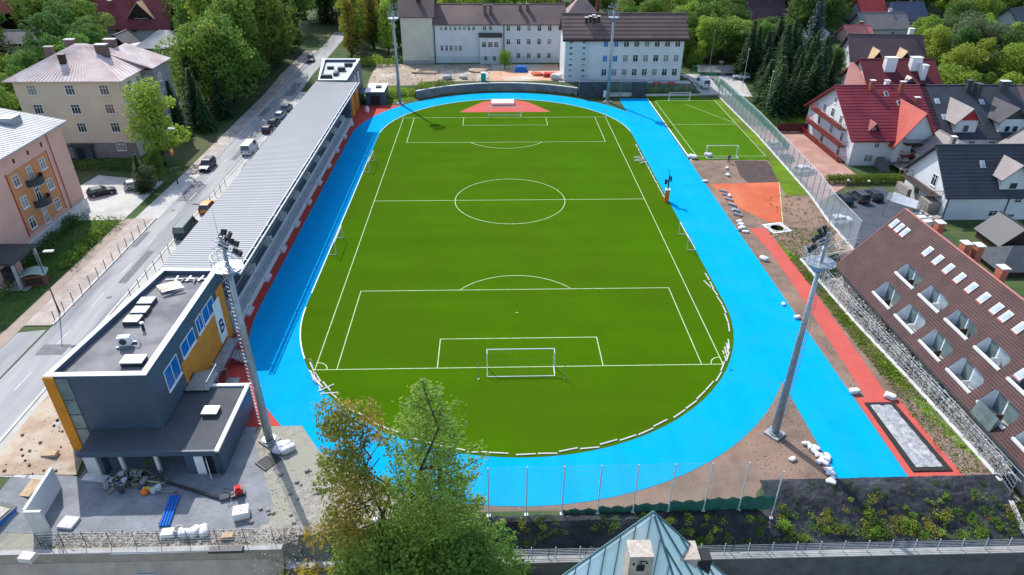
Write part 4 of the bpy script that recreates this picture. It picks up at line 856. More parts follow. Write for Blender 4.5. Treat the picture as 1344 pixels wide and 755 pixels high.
o = dormer(t, 3.2, -12.3, 1.2, 7.6, 4.0, 5.6, 12.0, plaster, mat('sunlit_cross_roof', (.42, .075, .05), (.36, .06, .045), sc=.5, rough=.55), .9, 1.3, 1.5, 1)  # brighter red than the main roof: sun on the gable is painted in
for z in (2.6, 5.0): balcony(t, .6, 5.8, -13.5, -12.4, z, redpaint if z < 3 else dtimber, 2)
window(t, 3.2, -12.32, 2.8, 0, 1.6, 1.9); window(t, 1.0, -12.32, .4, 0, 1.4, 1.8)
dormer(t, -4.3, -9.6, 6.3, 1.6, .7, 1.0, 3.0, dtimber, sunred, .35, .7, .6, 1)
for z, a, b_ in ((3.0, -8.5, 8.5), (6.0, -7.2, 7.2), (.25, -9.5, 9.5)): balcony(t, -9.7, -8.32, a, b_, z, redpaint, 1)
chimney(t, -2.2, -.9, 10.5, 14.0, .8, .8, brickred, lconcrete); chimney(t, 3.6, -1.6, 10.5, 13.9, .9, .7, brickred, lconcrete); chimney(t, 5.6, -4.6, 9.0, 11.6, .9, .7, brickred, lconcrete); chimney(t, 1.6, .6, 11, 13.6, .8, .8, white, lconcrete)
skylights(t, 22, 5.6, 12.6, 1, .25, [(.6, -2.0), (6.6, -7.4), (2.6, -4)], .8, 1.2, glass)
st = MB()
for i in range(10): st.box(-3.2, -1.6, -11.4-i*.32-.32, -11.4-i*.32, -.2, 1.9-.19*i)
st.box(-.8, 5.6, -16.4, -12.4, 1.05, 1.2); st.build('terrace_deck', mat('grey_timber', (.2, .17, .16), (.15, .13, .12), sc=2), t)
rr_ = MB()
for i in range(23): rr_.tube((-.8+.29*i, -16.4, 1.2), (-.8+.29*i, -16.4, 2.2), .035, n=4)
rr_.tube((-.8, -16.4, 2.2), (5.6, -16.4, 2.2), .05); rr_.tube((-.8, -16.4, -.2), (-.8, -16.4, 1.1), .12); rr_.tube((5.4, -16.4, -.2), (5.4, -16.4, 1.1), .12); rr_.build('deck_railing', mat('pale_timber', (.3, .24, .19), (.24, .19, .15), sc=1), t)
t, ro = house('dark_roof_chalet', 'white chalet with anthracite roof and two gabled dormers, joined to the red chalet', (93.6, 77.4, RZ), 0, 18.8, 22.0, 5.6, 12.6, plaster, dark_roof, over=.55, th=.25, win=[('f', x, z, 1.3, 1.6) for x in (-7, -3, 1, 6) for z in (.8, 3.3)])
dormer(t, -4.6, -10.2, 6.0, 4.2, 2.7, 2.3, 8, plaster, grey_roof, .7, 1.2, 1.5, 1, redpaint); dormer(t, 4.4, -10.2, 6.0, 4.8, 2.9, 2.1, 8, plaster, mat('graphite_roof', (.085, .08, .088), (.07, .066, .07), sc=.5), .8, 1.1, 1.3, 2, dark_roof)
chimney(t, -.6, -1.2, 10, 14.0, .9, .9, dark_roof, dsteel); chimney(t, .8, -2.2, 10, 13.6, .9, 1.6, dark_roof, dsteel); chimney(t, 6.8, -1, 10, 13.8, 1.6, 1.0, dark_roof, white); skylights(t, 22, 5.6, 12.6, .55, .25, [(-7.6, -3.6), (1.4, -3.8), (-7.4, -7)], .9, 1.3, sglass)
t, ro = house('brown_roof_chalet', 'chalet with brown roof at the end of the joined row, by the edge', (112, 77.4, RZ), 0, 16, 22, 5.6, 12.6, cream, brown_roof, over=.55, th=.25, win=[('f', x, z, 1.3, 1.6) for x in (-6, -1.5, 3) for z in (.8, 3.3)])
dormer(t, -3, -10.2, 6.0, 4.6, 2.7, 2.2, 8, cream, straw, .7, 1.1, 1.3, 1)
t, ro = house('big_red_roof', 'wide dark red seamed roof with white chimneys rising behind the red chalet', (88.3, 96, RZ), 0, 15.4, 14, 8.6, 13.6, plaster, mat('wine_seam_roof', (.14, .028, .034), (.11, .024, .03), sc=.4), over=.8, seams=40, cat='house')
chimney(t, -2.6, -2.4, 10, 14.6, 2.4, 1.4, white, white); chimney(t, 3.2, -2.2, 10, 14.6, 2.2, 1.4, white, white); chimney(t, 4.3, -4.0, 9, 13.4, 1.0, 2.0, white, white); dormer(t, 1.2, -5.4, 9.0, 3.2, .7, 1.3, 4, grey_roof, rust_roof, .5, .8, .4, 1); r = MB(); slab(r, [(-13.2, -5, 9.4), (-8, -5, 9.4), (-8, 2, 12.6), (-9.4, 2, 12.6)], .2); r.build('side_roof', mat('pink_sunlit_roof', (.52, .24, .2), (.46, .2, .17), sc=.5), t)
# second row, dark house
d0 = (78.9, 47.6, RZ)
t, ro = house('dark_chalet', 'white chalet with ribbed anthracite roof and beige dormer, stone terrace on its gable side', d0, 0, 14.6, 12.4, 4.6, 10.6, plaster, dark_roof, over=.75, th=.25, gable_m=None, win=[('f', 1.2, .6, 1.5, 1.1), ('f', 4.6, 3.0, 1.2, .8), ('f', 4.4, .4, 1.2, .7), ('l', -1.5, 4.2, 1.4, 2.0), ('l', 2.0, 1.2, 1.4, 2.0), ('l', -2.6, 1.2, 1.4, 2.0)])
sm_ = MB()
for i in range(15):
    y = -6.85+i*.47; zz = 10.6+.25-6/6.2*abs(y); sm_.box(-8.02, 8.02, y-.03, y+.03, zz-.04, zz+.06)
sm_.build('tile_step', mat('slate_blue_roof', (.07, .082, .10), (.05, .06, .075), sc=.6), t)
dormer(t, 3.1, -5.8, 4.9, 4.0, 2.6, 1.9, 5.6, plaster, grey_roof, .7, 1.4, 1.2, 1)
chimney(t, 7.0, -2.0, 7, 11.6, .8, .8, stone, lconcrete); skylights(t, 12.4, 4.6, 10.6, .75, .25, [(-.9, -2.6)], .8, 1.3)
balcony(t, -9.2, -7.32, -4.6, 4.6, 3.5, mat('grey_timber', (.2, .17, .16), (.15, .13, .12), sc=2), 1)
MB().box(-9.4, -7.35, -5.2, -2.2, -.3, 2.6).build('stone_bay', stone, t); MB().box(-9.6, -8.9, 1.0, 4.8, -.3, 2.4).build('stone_pier', stone, t)
MB().box(-.06, .06, -6.36, -6.25, -.2, 4.2).build('downpipe', dsteel, t, (-1.0+4, 0, 0)); MB().box(-.06, .06, -6.36, -6.25, -.2, 4.2).build('downpipe', dsteel, t, (-7.1, 0, 0))
t, ro = house('dark_chalet_end', 'anthracite roofed white chalet half out of frame, joined to the dark chalet', (93.7, 47.6, RZ), 0, 14.6, 12.4, 4.6, 10.6, plaster, dark_roof, over=.35, th=.25, win=[('f', -4.4, 2.4, 1.4, 1.6), ('f', -5.2, .2, 1.0, 1.2), ('f', 0, 2.4, 1.4, 1.6)])
skylights(t, 12.4, 4.6, 10.6, .35, .25, [(-5.4, -2.0), (-5, -4.6)], .9, 1.3); dormer(t, 1.5, -5.8, 4.9, 4.0, 2.6, 1.9, 5.6, plaster, grey_roof, .7, 1.4, 1.2, 1)
t, ro = house('garden_pavilion', 'grey gabled roof standing between the red chalet and dark chalet rows', (82.5, 61.0, RZ), R(90), 7, 7.4, 4.2, 7.4, plaster, grey_roof, over=.6, win=[('l', -1.5, 1, 1.2, 1.5)]); chimney(t, -2.4, 1.2, 5.5, 8.4, .7, .7, stone, white)
t, ro = house('garden_pavilion', 'second grey gabled roof near the frame edge, between the chalet rows', (98.5, 61.0, RZ), R(90), 7, 8.4, 4.2, 7.6, plaster, grey_roof, over=.6, win=[('l', 0, 1, 1.2, 1.5)]); chimney(t, -2.4, -1.6, 5.5, 8.4, .9, .7, stone, white)
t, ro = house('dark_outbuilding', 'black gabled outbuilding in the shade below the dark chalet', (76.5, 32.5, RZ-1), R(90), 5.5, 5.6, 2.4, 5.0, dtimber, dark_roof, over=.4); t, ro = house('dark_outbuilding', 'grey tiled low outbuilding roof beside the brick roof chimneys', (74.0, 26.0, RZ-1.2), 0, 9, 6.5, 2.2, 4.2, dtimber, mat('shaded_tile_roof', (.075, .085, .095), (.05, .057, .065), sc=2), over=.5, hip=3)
# brown chalet behind
t, ro = house('brown_chalet', 'white chalet with broad brown roof and two straw coloured dormers', (103.2, 130, -1), R(-6), 18, 13, 4.4, 10.8, plaster, mat('umber_roof', (.13, .085, .09), (.105, .07, .075), sc=.4), over=.9, win=[('f', x, .8, 1.3, 1.5) for x in (-6, -2, 2.5, 6)])
dormer(t, -3.6, -7.4, 2.6, 4.4, 2.2, 3.4, 6, plaster, straw, .9, 1.5, 1.5, 1, dtimber); dormer(t, 3.4, -7.4, 2.6, 4.4, 2.2, 3.4, 6, plaster, straw, .9, 1.5, 1.5, 1, dtimber); chimney(t, 6.8, 1, 8, 12.4, 1.2, 1.2, white, white)
# small far houses
for lab, nm, loc, rz, w, d, he, hr, wm_, rm in (
    ('far house with bright red roof under the top edge', 'far_house', (128, 190, .5), .3, 10, 9, 4, 9.5, plaster, mat('bright_red_roof', (.55, .075, .07), (.5, .07, .06), sc=.5)),
    ('far house with grey slate roof below the bright red roof', 'far_house', (125.5, 176, .5), 0, 15, 9, 3.6, 7.4, plaster, grey_roof),
    ('small house with salmon roof beside the blue spruce', 'far_house', (111, 161.5, 0), .1, 7.5, 7, 3.8, 6.6, mat('pink_wall', (.6, .36, .3), (.52, .3, .26), sc=.5), mat('salmon_roof', (.6, .2, .17), (.52, .17, .15), sc=.5)),
    ('long white roofed shed slanting among the spruces', 'far_shed', (96.6, 160, 0), .75, 14, 6.5, 3.4, 5.0, plaster, pale_roof),
    ('far dark maroon roofed house half hidden by trees', 'far_house', (90, 186, 1), .1, 12, 10, 4, 9, dtimber, mat('dusk_roof', (.09, .05, .065), (.07, .04, .05), sc=.4)),
    ('far dark grey roofed house near the upper corner', 'far_house', (172, 176, .5), .5, 14, 11, 4, 9, plaster, dark_roof),
    ('far blue-grey roofed house among broadleaf trees near the top', 'far_house', (141, 190, .5), .2, 12, 9, 4, 8.5, plaster, mat('blue_grey_roof', (.12, .14, .19), (.1, .11, .15), sc=.4)),
    ('low dark roofed lean-to beside the green fence and parked cars', 'car_shelter', (56.0, 123.0, 0), -.12, 8, 5, 2.6, 3.4, dtimber, grey_roof)):
    t, ro = house(nm, lab, loc, rz, w, d, he, hr, wm_, rm, over=.7, win=[('f', -w*.25, 1.0, 1.2, 1.4), ('f', w*.2, 1.0, 1.2, 1.4)]); chimney(t, w*.2, .6, hr-2, hr+1.0, .9, .9, white if 'red' in lab else brickred)
# ------------------------------------------------------------------ big tiled roof at the right
BR = thing('tiled_hotel', 'large building with steep dark red tiled roof, arched loggias and skylights', 'building', (44.65, 0, 0), R(1.2))
tile = brickmat('red_clay_tiles', (.050, .019, .019), (.036, .014, .015), (.115, .062, .055), .30, .22, .04, .7, axes='yz', off=.5, soft=.6)
RW, ZE, ZR = 7.35, .5, 9.0
def rp(y, s, n=0.0):
    nl = Vector((-8.5, 0, 7.35)).normalized(); return Vector((RW*s, y, ZE+8.5*s))+nl*n
YA, YB = -42.0, 20.9
low = [10.6-5.27*i for i in range(10)]; upp = [10.9-5.27*i for i in range(10)]; hw = 1.98
r = MB()
def rq(y0, y1, s0, s1): r.add([rp(y1, s0), rp(y0, s0), rp(y0, s1), rp(y1, s1)], [(0, 1, 2, 3)])
rows = [(.112, .292, low), (.424, .568, upp)]
cuts = [0]
for s0, s1, ys in rows:
    rq(YA, YB, cuts[-1], s0); y = YB
    for q in ys:
        rq(q+hw, y, s0, s1); y = q-hw
        # rounded upper corners left in tile
        for sg in (-1, 1):
            c = [rp(q+sg*hw, s1)]+[rp(q+sg*(hw-(.12 if sg > 0 else 1.2)*(1-math.cos(R(a)))), s1-(s1-s0)*(.06 if sg > 0 else .34)*(1-math.sin(R(a)))) for a in range(0, 91, 15)]
            r.add(c, [tuple(range(len(c))) if sg > 0 else tuple(range(len(c)))[::-1]])
    rq(YA, y, s0, s1); cuts.append(s1)
rq(YA, YB, cuts[-1], 1.0)
nl = Vector((8.5, 0, 7.35)).normalized()
r.add([(RW, YB, ZR), (RW, YA, ZR), (2*RW, YA, ZE), (2*RW, YB, ZE)], [(0, 3, 2, 1)])
r.build('roof', tile, BR)
e = MB(); e.tube(rp(YA, 1, .0), rp(YB, 1, .0), .13, n=6); e.build('ridge_cap', mat('pink_ridge', (.42, .17, .15), (.36, .14, .13), sc=2), BR)
e = MB(); e.add([rp(YB, 0, .03), rp(YB+.22, 0, .03), rp(YB+.22, 1, .03), rp(YB, 1, .03), rp(YB, 0, -.2), rp(YB+.22, 0, -.2), rp(YB+.22, 1, -.2), rp(YB, 1, -.2)], [(0, 1, 2, 3), (4, 7, 6, 5), (1, 5, 6, 2), (0, 4, 5, 1)]); e.build('verge', mat('brown_verge', (.2, .1, .09), (.15, .08, .07), sc=2), BR)
w = MB(); w.extr([(.9, -5), (.9, 1.2), (RW, ZR-.25), (2*RW-.9, 1.2), (2*RW-.9, -5)], 'y', YA+.3, YB-.25); 
# gable end and lower walls only (the loggias open into the roof space)
wl = MB(); wl.extr([(.9, -5), (.9, 1.2), (RW, ZR-.3), (2*RW-.9, 1.2), (2*RW-.9, -5)], 'y', YB-.55, YB-.3); wl.box(.9, 1.1, YA+.3, YB-.56, -5, .7); wl.box(2*RW-1.1, 2*RW-.9, YA+.3, YB-.56, -5, .7); wl.build('wall', lconcrete, BR)
gt = MB(); gt.box(-.16, .02, YA, YB, ZE-.14, ZE-.02); gt.build('gutter', dsteel, BR)
whi = mat('loggia_plaster', (.78, .80, .82), (.70, .73, .76), sc=.8)
for ri, (s0, s1, ys) in enumerate(rows):
    for i, q in enumerate(ys):
        if q < -22: continue
        a = rp(q, s0); top = rp(q, s1); zf = a.z-.75; xb = top.x+.25
        o = thing('loggia', None, None, (0, 0, 0)); o.parent = BR
        b = MB(); pf = [(a.x, zf), (xb, zf), (xb, top.z+.1), (top.x, top.z-.02), (a.x, a.z-.02)]; b.extr(pf, 'y', q-hw-.06, q-hw); b.extr(pf, 'y', q+hw, q+hw+.06); b.box(xb, xb+.08, q-hw, q+hw, zf, top.z+.2)
        b.build('loggia_wall', whi, o)
        MB().box(a.x, xb, q-hw, q+hw, zf-.1, zf).build('loggia_floor', concrete, o)
        MB().box(a.x-.15, a.x+.10, q-hw-.06, q+hw+.06, a.z-.26, a.z+.07).build('loggia_sill', white, o)
        gg = MB(); gg.box(xb-.05, xb-.012, q-hw+.2, q+.2, zf+.05, top.z-.1); gg.build('loggia_glass', sglass if i % 2 else gglass, o)
        MB().box(xb-.05, xb-.012, q+.5, q+hw-.3, zf+.05, top.z-.1).build('loggia_door', gglass, o)
        pr = MB().box(a.x+.3, a.x+1.1, q-.3-.04*(i % 3), q-.24, zf, zf+.9); pr.build('privacy_screen', white_met if i % 2 else dtimber, o)
sky_l = [(20.0, .80), (18.7, .80), (17.4, .80)]+[(12.2-2.15*i, .80) for i in range(7)]+[(-2.2, .80), (-4.3, .80), (-6.4, .80), (-8.8, .53), (-8.6, .80)]
an = math.atan2(8.5, RW)
for y, s in sky_l:
    o = MB().box(-.62, .62, -.42, .42, -.05, .09).build('skylight', white_met, BR, rp(y, s, .03)); o.rotation_euler = (0, -an, 0); MB().box(-.52, .52, -.34, .34, .09, .11).build('skylight_pane', sglass, o); MB().box(-.78, -.63, -.5, .5, -.04, .06).build('skylight_flashing', mat('pink_ridge', (.42, .17, .15), (.36, .14, .13), sc=2), o)
for y, x, h in ((15.9, 8.9, 9.4), (9.3, 9.6, 9.6), (9.9, 8.4, 9.6), (4.0, 8.9, 9.6), (-6, 8.8, 9.6)): chimney(BR, x, y, 5, h, .8, 1.0, mat('orange_brick', (.5, .16, .10), (.42, .13, .08), sc=2), lconcrete)
gc = MB(); gc.add([rp(-9.1, .002, .05), rp(-12.0, .002, .05), rp(-12.0, .135, .9), rp(-9.1, .135, .9), rp(-9.1, .135, .02), rp(-12, .135, .02)], [(0, 1, 2, 3), (2, 5, 4, 3), (0, 3, 4), (1, 5, 2)]); gc.build('glass_canopy', gglass, BR)
for y in (14, 8, 2, -4, -15): MB().box(-.2, 1.0, y-.6, y+.6, -2.6, -.3).build('entrance_glazing', gglass, BR)
# ------------------------------------------------------------------ turret roof in the foreground
verd = mat('verdigris_sheet', (.80, .90, .88), (.66, .82, .79), sc=.4, rough=.32, spec=.5, metal=.1, c3=(.50, .72, .66), sc3=.2); seamm = mat('dark_seam', (.10, .19, .19), (.07, .14, .14), sc=2, rough=.5)
ap = G(857, 672, 24.0); T = thing('turret_roof', 'pyramid turret roof of pale green seamed sheet with a stone chimney', 'roof', (ap.x, ap.y, 0), 0)
AP = Vector((0, 0, 24.0)); r = MB()
cs = [Vector(q) for q in ((-9.9, -2.0, 16), (2.9, -7.0, 16), (7.6, -1.0, 16), (0.2, 2.2, 16))]
for i in range(4): slab(r, [cs[i], cs[(i+1) % 4], AP], .15)
r.build('roof', verd, T); r = MB()
for i in range(4):
    a, b_ = cs[i], cs[(i+1) % 4]; nn = (b_-a).cross(AP-a).normalized(); nn = nn if nn.z > 0 else -nn; e = (b_-a).normalized(); foot = a+e*(AP-a).dot(e); up_ = AP-foot; L_ = (b_-a).length; lf = (foot-a).length
    n = max(4, int(L_/.52))
    for k in range(1, n):
        x = L_*k/n; hgt = x/lf if x < lf else (L_-x)/(L_-lf); p0 = a+e*x; p1 = p0+up_*hgt*.99; d = e*.018
        r.add([p0-d, p0+d, p1+d, p1-d, p0-d+nn*.07, p0+d+nn*.07, p1+d+nn*.07, p1-d+nn*.07], [(4, 5, 6, 7), (0, 1, 5, 4), (3, 0, 4, 7), (1, 2, 6, 5)])
    (r if i != 1 else r).tube(a+nn*.02, AP+nn*.02, .05, n=6)
r.build('seam', seamm, T)
wl = MB(); wl.prism([(q.x*.88, q.y*.88) for q in cs], -4, 16.0); wl.build('wall', stone, T)
rc = random.Random(5); p = G(840, 722, 23.9)
st2 = mat('pale_rubble_stone', (.52, .45, .38), (.36, .31, .26), sc=4, rough=.95, bump=.8, bsc=9)
c = thing('chimney', None, None, (0, 0, 0)); c.parent = T; l = Matrix.Rotation(0, 3, 'Z') @ (Vector((p.x, p.y, 0))-Vector((ap.x, ap.y, 0)))
c.location = (l.x, l.y, 0); c.rotation_euler = (0, 0, 0)
b = MB(); b.box(-.47, .47, -.4, .4, 17, 24.0); b.build('chimney_shaft', st2, c)
b = MB(); k = 0
for (x0, x1, z0, z1) in ((-.2, .2, 21.55, 21.95), (-.42, -.3, 21.9, 22.05), (-.1, .25, 22.1, 22.18), (-.1, .05, 21.98, 22.06), (.22, .34, 21.98, 22.1), (-.4, -.2, 21.1, 21.2), (-.05, .4, 21.15, 21.28), (-.15, -.02, 20.6, 21.0), (.12, .2, 20.65, 20.95), (.3, .4, 20.6, 20.95)): b.box(x0*.8, x1*.8, -.405, -.3, z0+1.6, z1+1.6)
b.build('flue_opening', black, c)
p = G(903, 722, 22.2); l = Matrix.Rotation(0, 3, 'Z') @ (Vector((p.x, p.y, 0))-Vector((ap.x, ap.y, 0))); c = thing('chimney', None, None, (l.x, l.y, 0), 0); c.parent = T
MB().box(-.35, .35, -.4, .4, 17, 22.1).build('chimney_shaft', st2, c); MB().box(.36, 1.0, -.3, .3, 17, 21.9).build('flue_box', black, c); MB().box(-.42, .42, -.47, .47, 22.1, 22.2).build('chimney_cap', st2, c)
# ------------------------------------------------------------------ roads and yards
asphalt = mat('worn_pale_asphalt', (.31, .31, .305), (.22, .22, .223), sc=.3, rough=.92, bump=.2, bsc=20, stretch=(1, .12, 1), c3=(.36, .355, .345), sc3=.35)
pavem = brickmat('pinkish_paving', (.46, .38, .33), (.40, .33, .29), (.33, .28, .25), .6, .4, .02)
paleconc = mat('dusty_concrete_apron', (.52, .50, .46), (.40, .385, .36), sc=.4, rough=.95, bump=.3, bsc=8)
drape('road', [(-54.9, -40), (-49.2, -40), (-49.2, 175), (-53.6, 175)], asphalt, .03)
drape('road', [(-75, -2), (-54.9, -6), (-54.9, 7.0), (-75, 3.2)], asphalt, .026)
drape('pavement', [(-57.9, 7.8), (-54.72, 7.8), (-54.55, 37), (-57.9, 37)], pavem, .10)
drape('pavement', [(-57.4, 55.2), (-54.5, 55.2), (-53.9, 150), (-57.4, 150)], pavem, .10)
drape('pavement', [(-57.9, 37), (-54.3, 37), (-54.3, 55.2), (-57.4, 55.2)], paleconc, .05)
drape('pavement', [(-49.0, -16), (-42.3, -16), (-42.3, 108), (-49.0, 108)], paleconc, .06)
drape('footpath', [(-59.6, 3), (-57.9, 3), (-57.9, 37), (-59.6, 37)], mat('tan_path', (.36, .28, .22), (.30, .235, .19), sc=.8), .05)
def kerb(name, lab, x0, x1, y0, y1):
    b = MB(); y = y0
    while y < y1: z = zt((x0+x1)/2, y); b.box(x0, x1, y, min(y+.98, y1), z-.2, z+.15); y += 1.0
    return tag(b.build(name, lconcrete), lab, 'kerb')
kerb('road_kerb', 'pale kerb between road and pink pavement with bollards', -54.78, -54.53, 8, 37); kerb('road_kerb', 'pale kerb along the upper left stretch of the road', -54.3, -54.1, 55, 150); kerb('road_kerb', 'pale kerb between road and the long pale roofed grandstand pavement', -49.2, -48.95, -14, 108)
drape('parking_yard', [(-75, 36.6), (-59.4, 36.6), (-59.4, 52), (-72, 55)], paleconc, .04)
drape('lawn', [(-67, 8), (-59.7, 8), (-59.7, 36.4), (-66.9, 36.4)], mat('mown_lawn', (.05, .125, .016), (.035, .09, .012), sc=.5, rough=.95, bump=.5, bsc=6), .03)
sandm = mat('orange_sand', (.44, .32, .225), (.33, .235, .165), sc=.6, rough=.97, bump=.8, bsc=3, c3=(.47, .39, .30), sc3=.4)
drape('sand_fill', [(-48.3, -16.2), (-40.6, -15.0), (-42.3, -6.0), (-48.3, -4)], sandm, .09)
paver = brickmat('grey_block_paving', (.25, .26, .275), (.22, .228, .242), (.17, .175, .185), .4, .2, .012)
drape('paved_yard', [(-45.5, -21.4), (-22.0, -21.4), (-22.0, -18.8), (-45.5, -14.2)], paver, .05)
sheet('paved_yard', [(-41.4, -15.1), (-41.4, -9), (-26.2, -9), (-26.2, -10.5), (-22.0, -18.8), (-22.0, -20)], paver, .012)
drape('gravel_ground', [(-45, -22.9), (-19, -22.9), (-19, -21.3), (-45, -21.3)], gravel, .04)
sheet('gravel_ground', [(-22.1, -22), (-26.3, -10.5), (-26.0, -8.9), (-21.9, -8.9), (-19.4, -12.5), (-12, -17.9), (-11, -21.3), (-18, -22)], gravel, .004)
drape('riverside_path', [(-60, -34), (-20.2, -34), (-20.2, -23.52), (-60, -23.52)], mat('brown_path', (.46, .38, .30), (.36, .30, .24), sc=.7, rough=.95), .05)
drape('gravel_ground', [(-22.5, -35), (-13, -35), (-13, -20.9), (-22.5, -20.9)], gravel, .07, st=.4)
blackfab = mat('black_weed_fabric', (.028, .030, .038), (.016, .017, .022), sc=1.5, rough=.7, bump=1, bsc=2.5, c3=(.05, .053, .062), sc3=.6, stretch=(.5, 1, 1))
drape('weed_fabric', [(21.0, -23.1), (45.5, -23.1), (43.4, -16.95), (20.8, -17.1)], blackfab, .07, st=.28, amp=.16)
drape('weed_fabric', [(-14, -23.1), (21.0, -23.1), (21.0, -20.4), (-14, -20.7)], blackfab, .07, st=.28, amp=.16)
drape('forecourt', [(52.2, 47), (66.8, 60), (66.5, 87), (53.6, 92)], mat('pink_block_paving', (.38, .205, .16), (.32, .175, .135), sc=.5, c3=(.42, .26, .21), sc3=.2), .06)
drape('side_yard', [(50, 27), (69, 33), (69, 56), (52.4, 46)], mat('shade_toned_paving', (.075, .085, .105), (.05, .058, .075), sc=.6), .05)  # the yard's shade is put into this dark paving colour
drape('side_yard', [(44.6, 21.4), (52, 21.4), (56, 30), (49.5, 33)], mat('pink_block_paving2', (.45, .33, .28), (.38, .28, .24), sc=.6), .06)
drape('service_lane', [(49, 108.2), (61, 106), (62, 122), (46, 121)], paleconc, .05)
drape('school_yard', [(-34, 113.4), (-3, 115.0), (-3, 132.6), (-34, 132.6)], mat('dug_yard', (.40, .30, .21), (.30, .24, .18), sc=.35, rough=.95, bump=.7, bsc=2, c3=(.50, .43, .35), sc3=.2), .05)
drape('school_yard', [(-3, 115.0), (15.3, 115), (15.3, 132.6), (-3, 132.6)], mat('orange_court', (.58, .30, .18), (.52, .34, .24), sc=.3, rough=.95, c3=(.55, .50, .42), sc3=.12), .05)
drape('school_yard', [(14, 113.6), (47, 111.5), (47, 114.4), (14, 114.6)], paleconc, .08)
drape('grass_bank', [(-33, 103.4), (-25.6, 103.4), (-12, 111.2), (-30, 113)], lightgrass, .06)
# ------------------------------------------------------------------ low walls by the river
t = thing('river_wall', 'long concrete river wall along the bottom below the planted slope', 'wall')
MB().box(-20, 60, -23.85, -23.2, -7, -1.78).build('wall', mat('weathered_concrete', (.17, .165, .155), (.11, .11, .105), sc=.7, rough=.95, bump=.5, bsc=4), t); MB().box(-20, 60, -23.9, -23.3, -1.78, -1.66).build('coping', concrete, t)
t = thing('yard_wall', 'tan retaining wall under the wire fence of the building yard', 'wall'); MB().box(-46, -20.1, -23.5, -22.95, -5, .12).build('wall', mat('tan_render', (.36, .31, .25), (.26, .23, .19), sc=.6, rough=.95, bump=.4), t); MB().box(-46, -20.1, -23.53, -23.1, .12, .2).build('coping', concrete, t)
p = G(103, 655); t = thing('angled_wall', 'white rendered corner wall of two slabs at the yard corner', 'wall')
MB().box(-.13, .13, 0, 4.6, -.4, 2.6).build('long_slab', plaster, t, (-40.9, -21.1, 0), R(4)); MB().box(.14, 1.5, .0, .24, -3.2, 2.6).build('short_slab', lconcrete, t, (-41.0, -21.4, 0), R(0))
for (u, v, w_, d_, h_, lab) in ((91, 688, 1.3, 1.2, .25, 'white square slab lying at the paved yard edge'), (43, 648, 1.3, 1.9, .06, 'beige sheet lying flat on the paved yard'), (38, 735, 1.1, .7, .5, 'pale block in the bottom left corner below the corner wall'), (126, 629, 2.2, .8, .18, 'pale board lying beneath the annex porch')):
    p = G(u, v); tag(MB().box(-w_/2, w_/2, -d_/2, d_/2, 0, h_).build('slab', lconcrete if v != 648 else timber, None, (p.x, p.y, max(zt(p.x, p.y), -.02)+.07), R(-8)), lab, 'slab')
# ------------------------------------------------------------------ fences
def fence(name, label, pts, h, step, postm, mesh_fn, pr=.035, kerbw=0, zof=lambda x, y: zt(x, y), group=None, cap=None, lean=0):
    t = thing(name, label, 'fence', group=group); L = []
    for a, b in zip(pts[:-1], pts[1:]):
        a = Vector(a); b = Vector(b); n = max(1, round((b-a).length/step)); L += [a.lerp(b, i/n) for i in range(n)]
    L.append(Vector(pts[-1])); pm = MB().tube((0, 0, -.1), (0, lean, h), pr, n=6)
    if cap: pm.box(-.16, .16, -.16, .16, -.1, .14)
    pm = pm.mesh('post', postm)
    for q in L[:100]: put(pm, 'post', t, (q.x, q.y, zof(q.x, q.y)))
    m = MB()
    for a, b in zip(L[:-1], L[1:]): mesh_fn(m, Vector((a.x, a.y, zof(a.x, a.y))), Vector((b.x, b.y, zof(b.x, b.y))))
    return t, m, L
def wires(h, dv, dh, r=.008, lean=0):
    def fn(m, a, b):
        n = max(1, round((b-a).length/dv)); up = Vector((0, lean, h))
        for i in range(n): q = a.lerp(b, i/n); m.tube(q, q+up, r, n=3, cap=False)
        k = max(1, round(h/dh))
        for j in range(k+1): m.tube(a+up*(j/k), b+up*(j/k), r if j < k else r*1.6, n=3, cap=False)
    return fn
wirem = mat('wire_mesh', (.56, .59, .60), (.46, .49, .50), sc=2, rough=.5, metal=.2); gwire = mat('green_wire', (.02, .24, .12), (.03, .2, .12), sc=2, rough=.6)
# ball-stop net at the near end
NB = [(-13, -20.6), (-.3, -20.45), (20.9, -20.35)]
t, m, L = fence('ball_stop_net', 'tall fine ball stop net on pale posts behind the near bend', NB, 5.7, 3.03, mat('pale_post', (.62, .66, .66), (.5, .54, .55), sc=2, rough=.4), wires(5.7, .22, .22, .006), .06, cap=True)
m.build('net', mat('fine_net', (.2, .32, .32), (.16, .28, .28), sc=2), t)
g = MB()
for a, b in zip(L[:-1], L[1:]):
    k = max(0, min(1, (a.x-2)/14))
    if a.x < 1: continue
    za = zt(a.x, a.y); h = .5+1.1*k; n = 8
    for i in range(n):
        q0, q1 = a.lerp(b, i/n), a.lerp(b, (i+1)/n); w0 = .12*math.sin(i*1.9+a.x); w1 = .12*math.sin((i+1)*1.9+a.x)
        g.add([(q0.x, q0.y+.08+w0, za), (q1.x, q1.y+.08+w1, za), (q1.x, q1.y+.06+w1*.3, za+h+w1), (q0.x, q0.y+.06+w0*.3, za+h+w0)], [(0, 1, 2, 3)])
g.build('shade_cloth', greennet, t)
